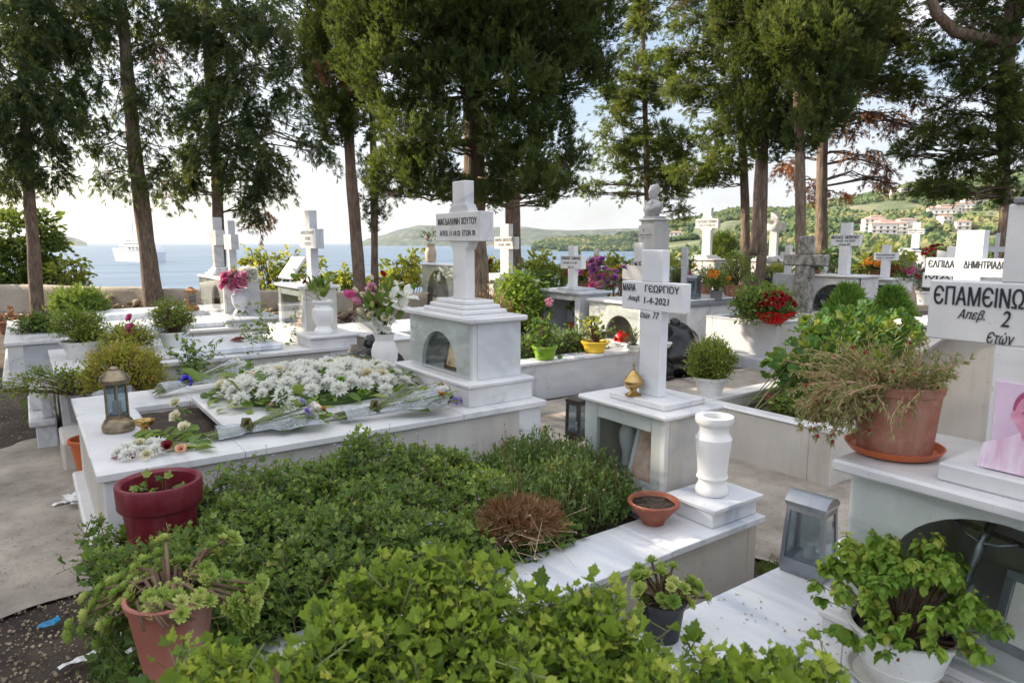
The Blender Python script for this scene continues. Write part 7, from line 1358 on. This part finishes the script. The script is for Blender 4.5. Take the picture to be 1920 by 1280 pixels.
# light tree behind the bust
tree('airy olive green cypress with open layered sprays directly behind the bust', [(1216, 500, 17), (1213, 330, 17), (1211, 250, 17), (1208, 150, 17), (1205, 40, 17)], [.12, .11, .10, .09, .08], 9.5,
     [(1205, 20, 17, 32, 45), (1200, 80, 17, 36, 38), (1215, 130, 16.8, 50, 24), (1170, 160, 17, 50, 22), (1250, 160, 17, 55, 20), (1200, 200, 16.8, 44, 26), (1160, 215, 17, 42, 30), (1235, 250, 17, 50, 16), (1150, 265, 17, 48, 28), (1205, 280, 16.8, 50, 20), (1280, 270, 17, 45, 16), (1140, 310, 17, 36, 14), (1115, 345, 17, 22, 14), (1250, 305, 17, 40, 20), (1280, 330, 17, 42, 18), (1265, 365, 17, 24, 26), (1200, 330, 17, 34, 20), (1275, 400, 17, 16, 14), (1178, 362, 17, 16, 8), (1100, 360, 17, 12, 10)], 1900, .13, 'lf_cyp2', gate=-.06, dirm='out', up=.9)
# right-hand group
tree('cypress at the left of the right group, spreading light branches over the bay', [(1398, 482, 14.5), (1397, 400, 14.5), (1394, 310, 14.5), (1385, 180, 14.5), (1375, 40, 14.5)], [.15, .13, .125, .11, .1], 9.5,
     [(1360, 40, 14.5, 36, 70), (1370, 130, 14.5, 34, 70), (1380, 220, 14.4, 36, 60), (1375, 290, 14.4, 40, 30), (1290, 30, 15, 38, 30), (1320, 75, 15, 34, 18), (1275, 100, 15, 30, 18), (1310, 120, 15, 46, 16), (1290, 160, 15, 44, 18), (1330, 180, 15, 36, 20), (1300, 205, 15, 20, 14), (1335, 250, 15, 36, 16), (1300, 320, 15, 46, 14), (1345, 315, 14.6, 40, 18), (1330, 340, 14.6, 22, 16), (1270, 5, 15, 22, 20)], 2000, .12, 'lf_cyp2', gate=-.12, dirm='out', up=1.0)
t = tree('double stemmed cypress with fluted reddish trunks carrying dense dark columns', [(1428, 478, 12.3), (1430, 380, 12.3), (1432, 300, 12.3), (1436, 200, 12.3), (1430, 60, 12.3)], [.14, .12, .11, .10, .1], 10,
     [(1400, 30, 12.2, 48, 70), (1400, 130, 12.2, 50, 70), (1410, 220, 12.1, 50, 55), (1450, 80, 12, 55, 80), (1460, 180, 12, 55, 70), (1440, 270, 12.1, 50, 32), (1500, 130, 12, 50, 90), (1500, 230, 12, 48, 50), (1350, 30, 12.4, 24, 50)], 3800, .09, 'lf_cyp', gate=-.32, up=1.5)
trunk(t, tr_pts([(1412, 478, 12.2), (1418, 380, 12.2), (1424, 280, 12.3)]), [.075, .065, .06], name='second_trunk')
tree('dark straight cypress trunk behind the stone cross', [(1503, 520, 11.4), (1502, 420, 11.4), (1500, 300, 11.4), (1496, 180, 11.4), (1490, 40, 11.4)], [.135, .125, .12, .11, .1], 10,
     [(1480, 60, 11.2, 50, 70), (1540, 60, 11.1, 60, 70), (1600, 50, 11.4, 50, 60), (1530, 150, 11.2, 60, 60), (1590, 140, 11.4, 50, 55), (1550, 210, 11.3, 50, 38), (1510, 250, 11.3, 40, 36), (1620, 110, 11.5, 40, 40)], 3800, .09, 'lf_cyp', gate=-.30, up=1.5, extra=[([(1480, 60, 10.8, 30, 45), (1560, 60, 10.6, 45, 45), (1600, 30, 10.8, 30, 25)], 'lf_cyp2', 2000, -.1, 'up')])
tree('sunlit cypress trunk with rusty dead sprays hanging over the hillside', [(1540, 500, 13.4), (1541, 400, 13.4), (1540, 300, 13.4), (1545, 200, 13.4), (1550, 60, 13.4)], [.18, .155, .145, .14, .12], 9.5,
     [(1640, 60, 13, 60, 50), (1690, 130, 12.6, 34, 50), (1650, 130, 13, 50, 40), (1690, 40, 13, 40, 45), (1600, 100, 13.2, 50, 60), (1600, 170, 13.2, 50, 30), (1720, 90, 12.6, 30, 30), (1700, 165, 12.5, 24, 22)], 2600, .10, 'lf_cyp2', gate=-.15, dirm='out', up=1.4,
     extra=[([(1700, 60, 12.8, 34, 30), (1715, 180, 12.7, 26, 30), (1600, 215, 13.4, 40, 10), (1650, 225, 13.4, 50, 18), (1710, 235, 13.4, 40, 14), (1600, 250, 13.4, 30, 12), (1745, 240, 13.2, 24, 10), (1580, 290, 13.3, 20, 8), (1620, 290, 13.3, 36, 8), (1655, 320, 13.3, 20, 16), (1640, 340, 13.3, 26, 10), (1685, 350, 13.3, 14, 8), (1570, 240, 13.4, 20, 20)], 'lf_brown', 1300, -.05, 'droop'), ([(1470, 310, 14, 24, 20), (1520, 355, 14, 14, 24), (1570, 365, 14, 22, 12), (1490, 345, 14, 10, 10)], 'lf_orange', 1800, -.2, 'droop')])
t = tree('big cypress at the right edge with a thick crooked limb and heavy hanging crown', [(1886, 400, 12.0), (1884, 320, 12.0), (1880, 200, 11.8), (1890, 80, 11.5), (1915, -20, 11.2)], [.13, .13, .14, .16, .2], 10,
     [(1800, 20, 11, 60, 40), (1880, 20, 11, 60, 50), (1800, 120, 11.2, 40, 36), (1860, 140, 11.3, 60, 50), (1920, 150, 11.4, 50, 70), (1810, 180, 11.3, 45, 32), (1760, 110, 11.3, 20, 16), (1870, 220, 11.5, 60, 50), (1930, 250, 11.5, 40, 60), (1790, 205, 11.4, 40, 16), (1780, 245, 11.6, 50, 20), (1840, 270, 11.6, 50, 32), (1800, 310, 11.7, 48, 20), (1760, 345, 11.7, 38, 14), (1740, 360, 11.7, 28, 10), (1780, 360, 11.7, 26, 14), (1900, 320, 11.8, 36, 36), (1860, 350, 12, 22, 26), (1900, 370, 12, 26, 18), (1690, 285, 11.9, 14, 20), (1715, 275, 11.9, 22, 16)], 2600, .10, 'lf_cyp', gate=-.14, dirm='out', up=1.8)
mesh('crooked_limb', [tube(tr_pts([(1905, 70, 11.3), (1870, 78, 11.2), (1830, 70, 11.0), (1790, 60, 10.9), (1755, 25, 10.8), (1735, -40, 10.7)]), [.12, .10, .09, .09, .08, .06], 10), tube(tr_pts([(1895, 66, 11.3), (1890, 30, 11.2), (1900, -20, 11.2)]), [.08, .07, .05], 8)], M['bark'], t, smooth=True)
# trees standing left of the view: their crowns shade the near graves
base_tree = [o for o in COL.objects if o.name.startswith('cypress_tree')]
for src, (x, y), rz, lab in ((0, (-6.2, 11.0), 1.0, 'tall cypress outside the view at left, nearest the path'), (4, (-3.6, 14.6), 2.0, 'dense cypress outside the view at left by the wall'), (2, (-9.0, 15.5), 4.1, 'broad cypress outside the view at left behind the others'), (0, (-3.6, 7.6), 5.5, 'cypress outside the view at left beside the near graves'), (4, (-7.5, 6.0), .6, 'dense cypress outside the view at far left of the path')):
    pass
def shade_tree(label, x, y, top, r, lo):
    t = thing('cypress_tree', label, 'cypress tree', (x, y, 0), 'cypress trees'); P = [A([x, y, -.1]), A([x+.1, y, 3]), A([x, y+.1, top])]; trunk(t, P, [.2, .16, .05]); T = [P[0]+(P[1]-P[0])*k/10 for k in range(10)]+[P[1]+(P[2]-P[1])*k/10 for k in range(10)]
    bl = []
    for i in range(16): f = (i+.5)/16; a = i*2.4; rr = r*(1-f*.6); bl.append(((x+cos(a)*rr*.6, y+sin(a)*rr*.6, lo+(top-lo)*f), (rr*.7, rr*.7, .8)))
    crown(t, bl, 330, T_TUFT2, .30, 'lf_cyp', -.16, tr=T)
shade_tree('tall cypress outside the view at left, nearest the path', -5.0, 8.6, 9, 2.1, 1.9); shade_tree('cypress outside the view at left by the wall', -4.2, 12.8, 9.5, 2.0, 2.0); shade_tree('broad cypress outside the view at left behind the others', -8.6, 13.2, 10, 2.4, 2.0); shade_tree('cypress outside the view at far left of the path', -8.6, 8.2, 9, 1.8, 2.4)
# shrubs beyond the wall
def shrub(label, blobs, m, dens=1500, ls=.09, tm=T_OVAL, gate=-.05, name='shrub', up=True):
    bl = [B(*q) for q in blobs]; c = bl[0][0]; foot = A([c[0], c[1], max(-4, float(ground_z(*(lambda v: (v@_rt, v@A([sin(YAW), cos(YAW), 0])))(c-_O))))]); t = thing(name, label, 'shrub', foot, 'shrubs beyond the wall')
    G_ = []
    for cc, r in bl:
        for i in range(9): e = cc+sph(1)[0]*A(r)*.8; G_.append(tube([foot+A([random.gauss(0, .1), random.gauss(0, .1), 0]), (foot+e)/2+sph(1)[0]*.15, e], [.03, .015, .006], 5))
    mesh('stems', G_, M['twig'], t); crown(t, bl, dens, tm, ls, m, gate, name='foliage', dirm='out', gsc=3.5)
shrub('large evergreen shrub at the left edge beyond the wall', [(20, 440, 17.5, 70, 45), (60, 465, 17.3, 50, 40), (10, 500, 17, 60, 35), (80, 420, 17.5, 24, 28), (40, 515, 17, 60, 16), (90, 470, 17.3, 20, 14)], 'lf_shrub_dk', 1700, .15)
shrub('yellow green shrub just right of the leftmost trunk', [(125, 512, 17, 36, 22), (100, 525, 16.8, 24, 12), (140, 498, 17, 18, 16)], 'lf_shrub', 1800, .12); shrub('low sprig of shrub behind the wall near the thick trunk', [(168, 530, 16.8, 16, 6)], 'lf_shrub_dk', 1400, .10)
shrub('sunlit yellow green shrub between the twin crosses and the plaque cross', [(500, 500, 16.5, 34, 30), (545, 490, 16.5, 34, 22), (520, 525, 16.3, 46, 20), (480, 480, 16.5, 20, 16), (585, 500, 16.6, 22, 26)], 'lf_shrub', 1500, .12, gate=.0)
shrub('sunlit shrub left of the slim bare cypress trunk', [(640, 520, 16, 26, 20), (665, 528, 16, 28, 14), (615, 530, 16, 20, 12)], 'lf_shrub', 1800, .12); shrub('sunlit shrub between the thin cypress and the beige shrine', [(750, 505, 15.5, 34, 22), (730, 522, 15.3, 30, 16), (770, 488, 15.5, 18, 14), (790, 525, 15.2, 24, 12)], 'lf_shrub', 1700, .12)
shrub('green shrub right of the great cypress trunk', [(925, 490, 15, 20, 16), (915, 505, 14.8, 22, 14)], 'lf_shrub', 1700, .11); shrub('broad sunlit shrub right of the broken topped tree', [(1010, 495, 13.5, 34, 18), (1040, 505, 13.3, 30, 20), (995, 510, 13.2, 24, 12), (1060, 512, 13.3, 20, 14)], 'lf_shrub', 2000, .11); shrub('yellow green shrub behind the small plain cross', [(1110, 500, 13.6, 24, 20), (1080, 480, 13.8, 12, 22), (1140, 500, 13.4, 30, 16), (1095, 510, 13.2, 24, 14)], 'lf_shrub', 2000, .11)
shrub('yellow green shrub behind the cross dated 2021', [(1165, 500, 13.5, 24, 14), (1245, 498, 14, 16, 12), (1275, 492, 14.5, 18, 10)], 'lf_shrub', 2000, .11); shrub('leafy shrub left of the tall cross dated 2020', [(1562, 490, 13, 24, 26), (1575, 505, 12.8, 22, 18)], 'lf_small', 1900, .11)
shrub('low green hedge right of the tall cross dated 2020', [(1640, 495, 15, 26, 10), (1610, 500, 15, 16, 8), (1672, 478, 16, 28, 14)], 'lf_shrub', 1500, .14); shrub('dark green shrub beneath the right cypress', [(1810, 490, 13, 50, 14), (1850, 500, 12.6, 40, 12), (1840, 470, 14, 24, 16), (1785, 470, 16, 20, 8)], 'lf_shrub_dk', 1500, .13)
shrub('reddish dry shrub at the foot of the left wall', [(20, 595, 13.2, 30, 10), (45, 590, 13.6, 24, 10)], 'lf_brown', 1200, .10)
t = thing('flower_pot', 'terracotta pot standing at the far left edge of the soil', 'pot', P3(PZ(17, 626, 0)), 'empty pots'); pot(t, P3(PZ(17, 626, 0)), .12, .16, .22, 'terra')
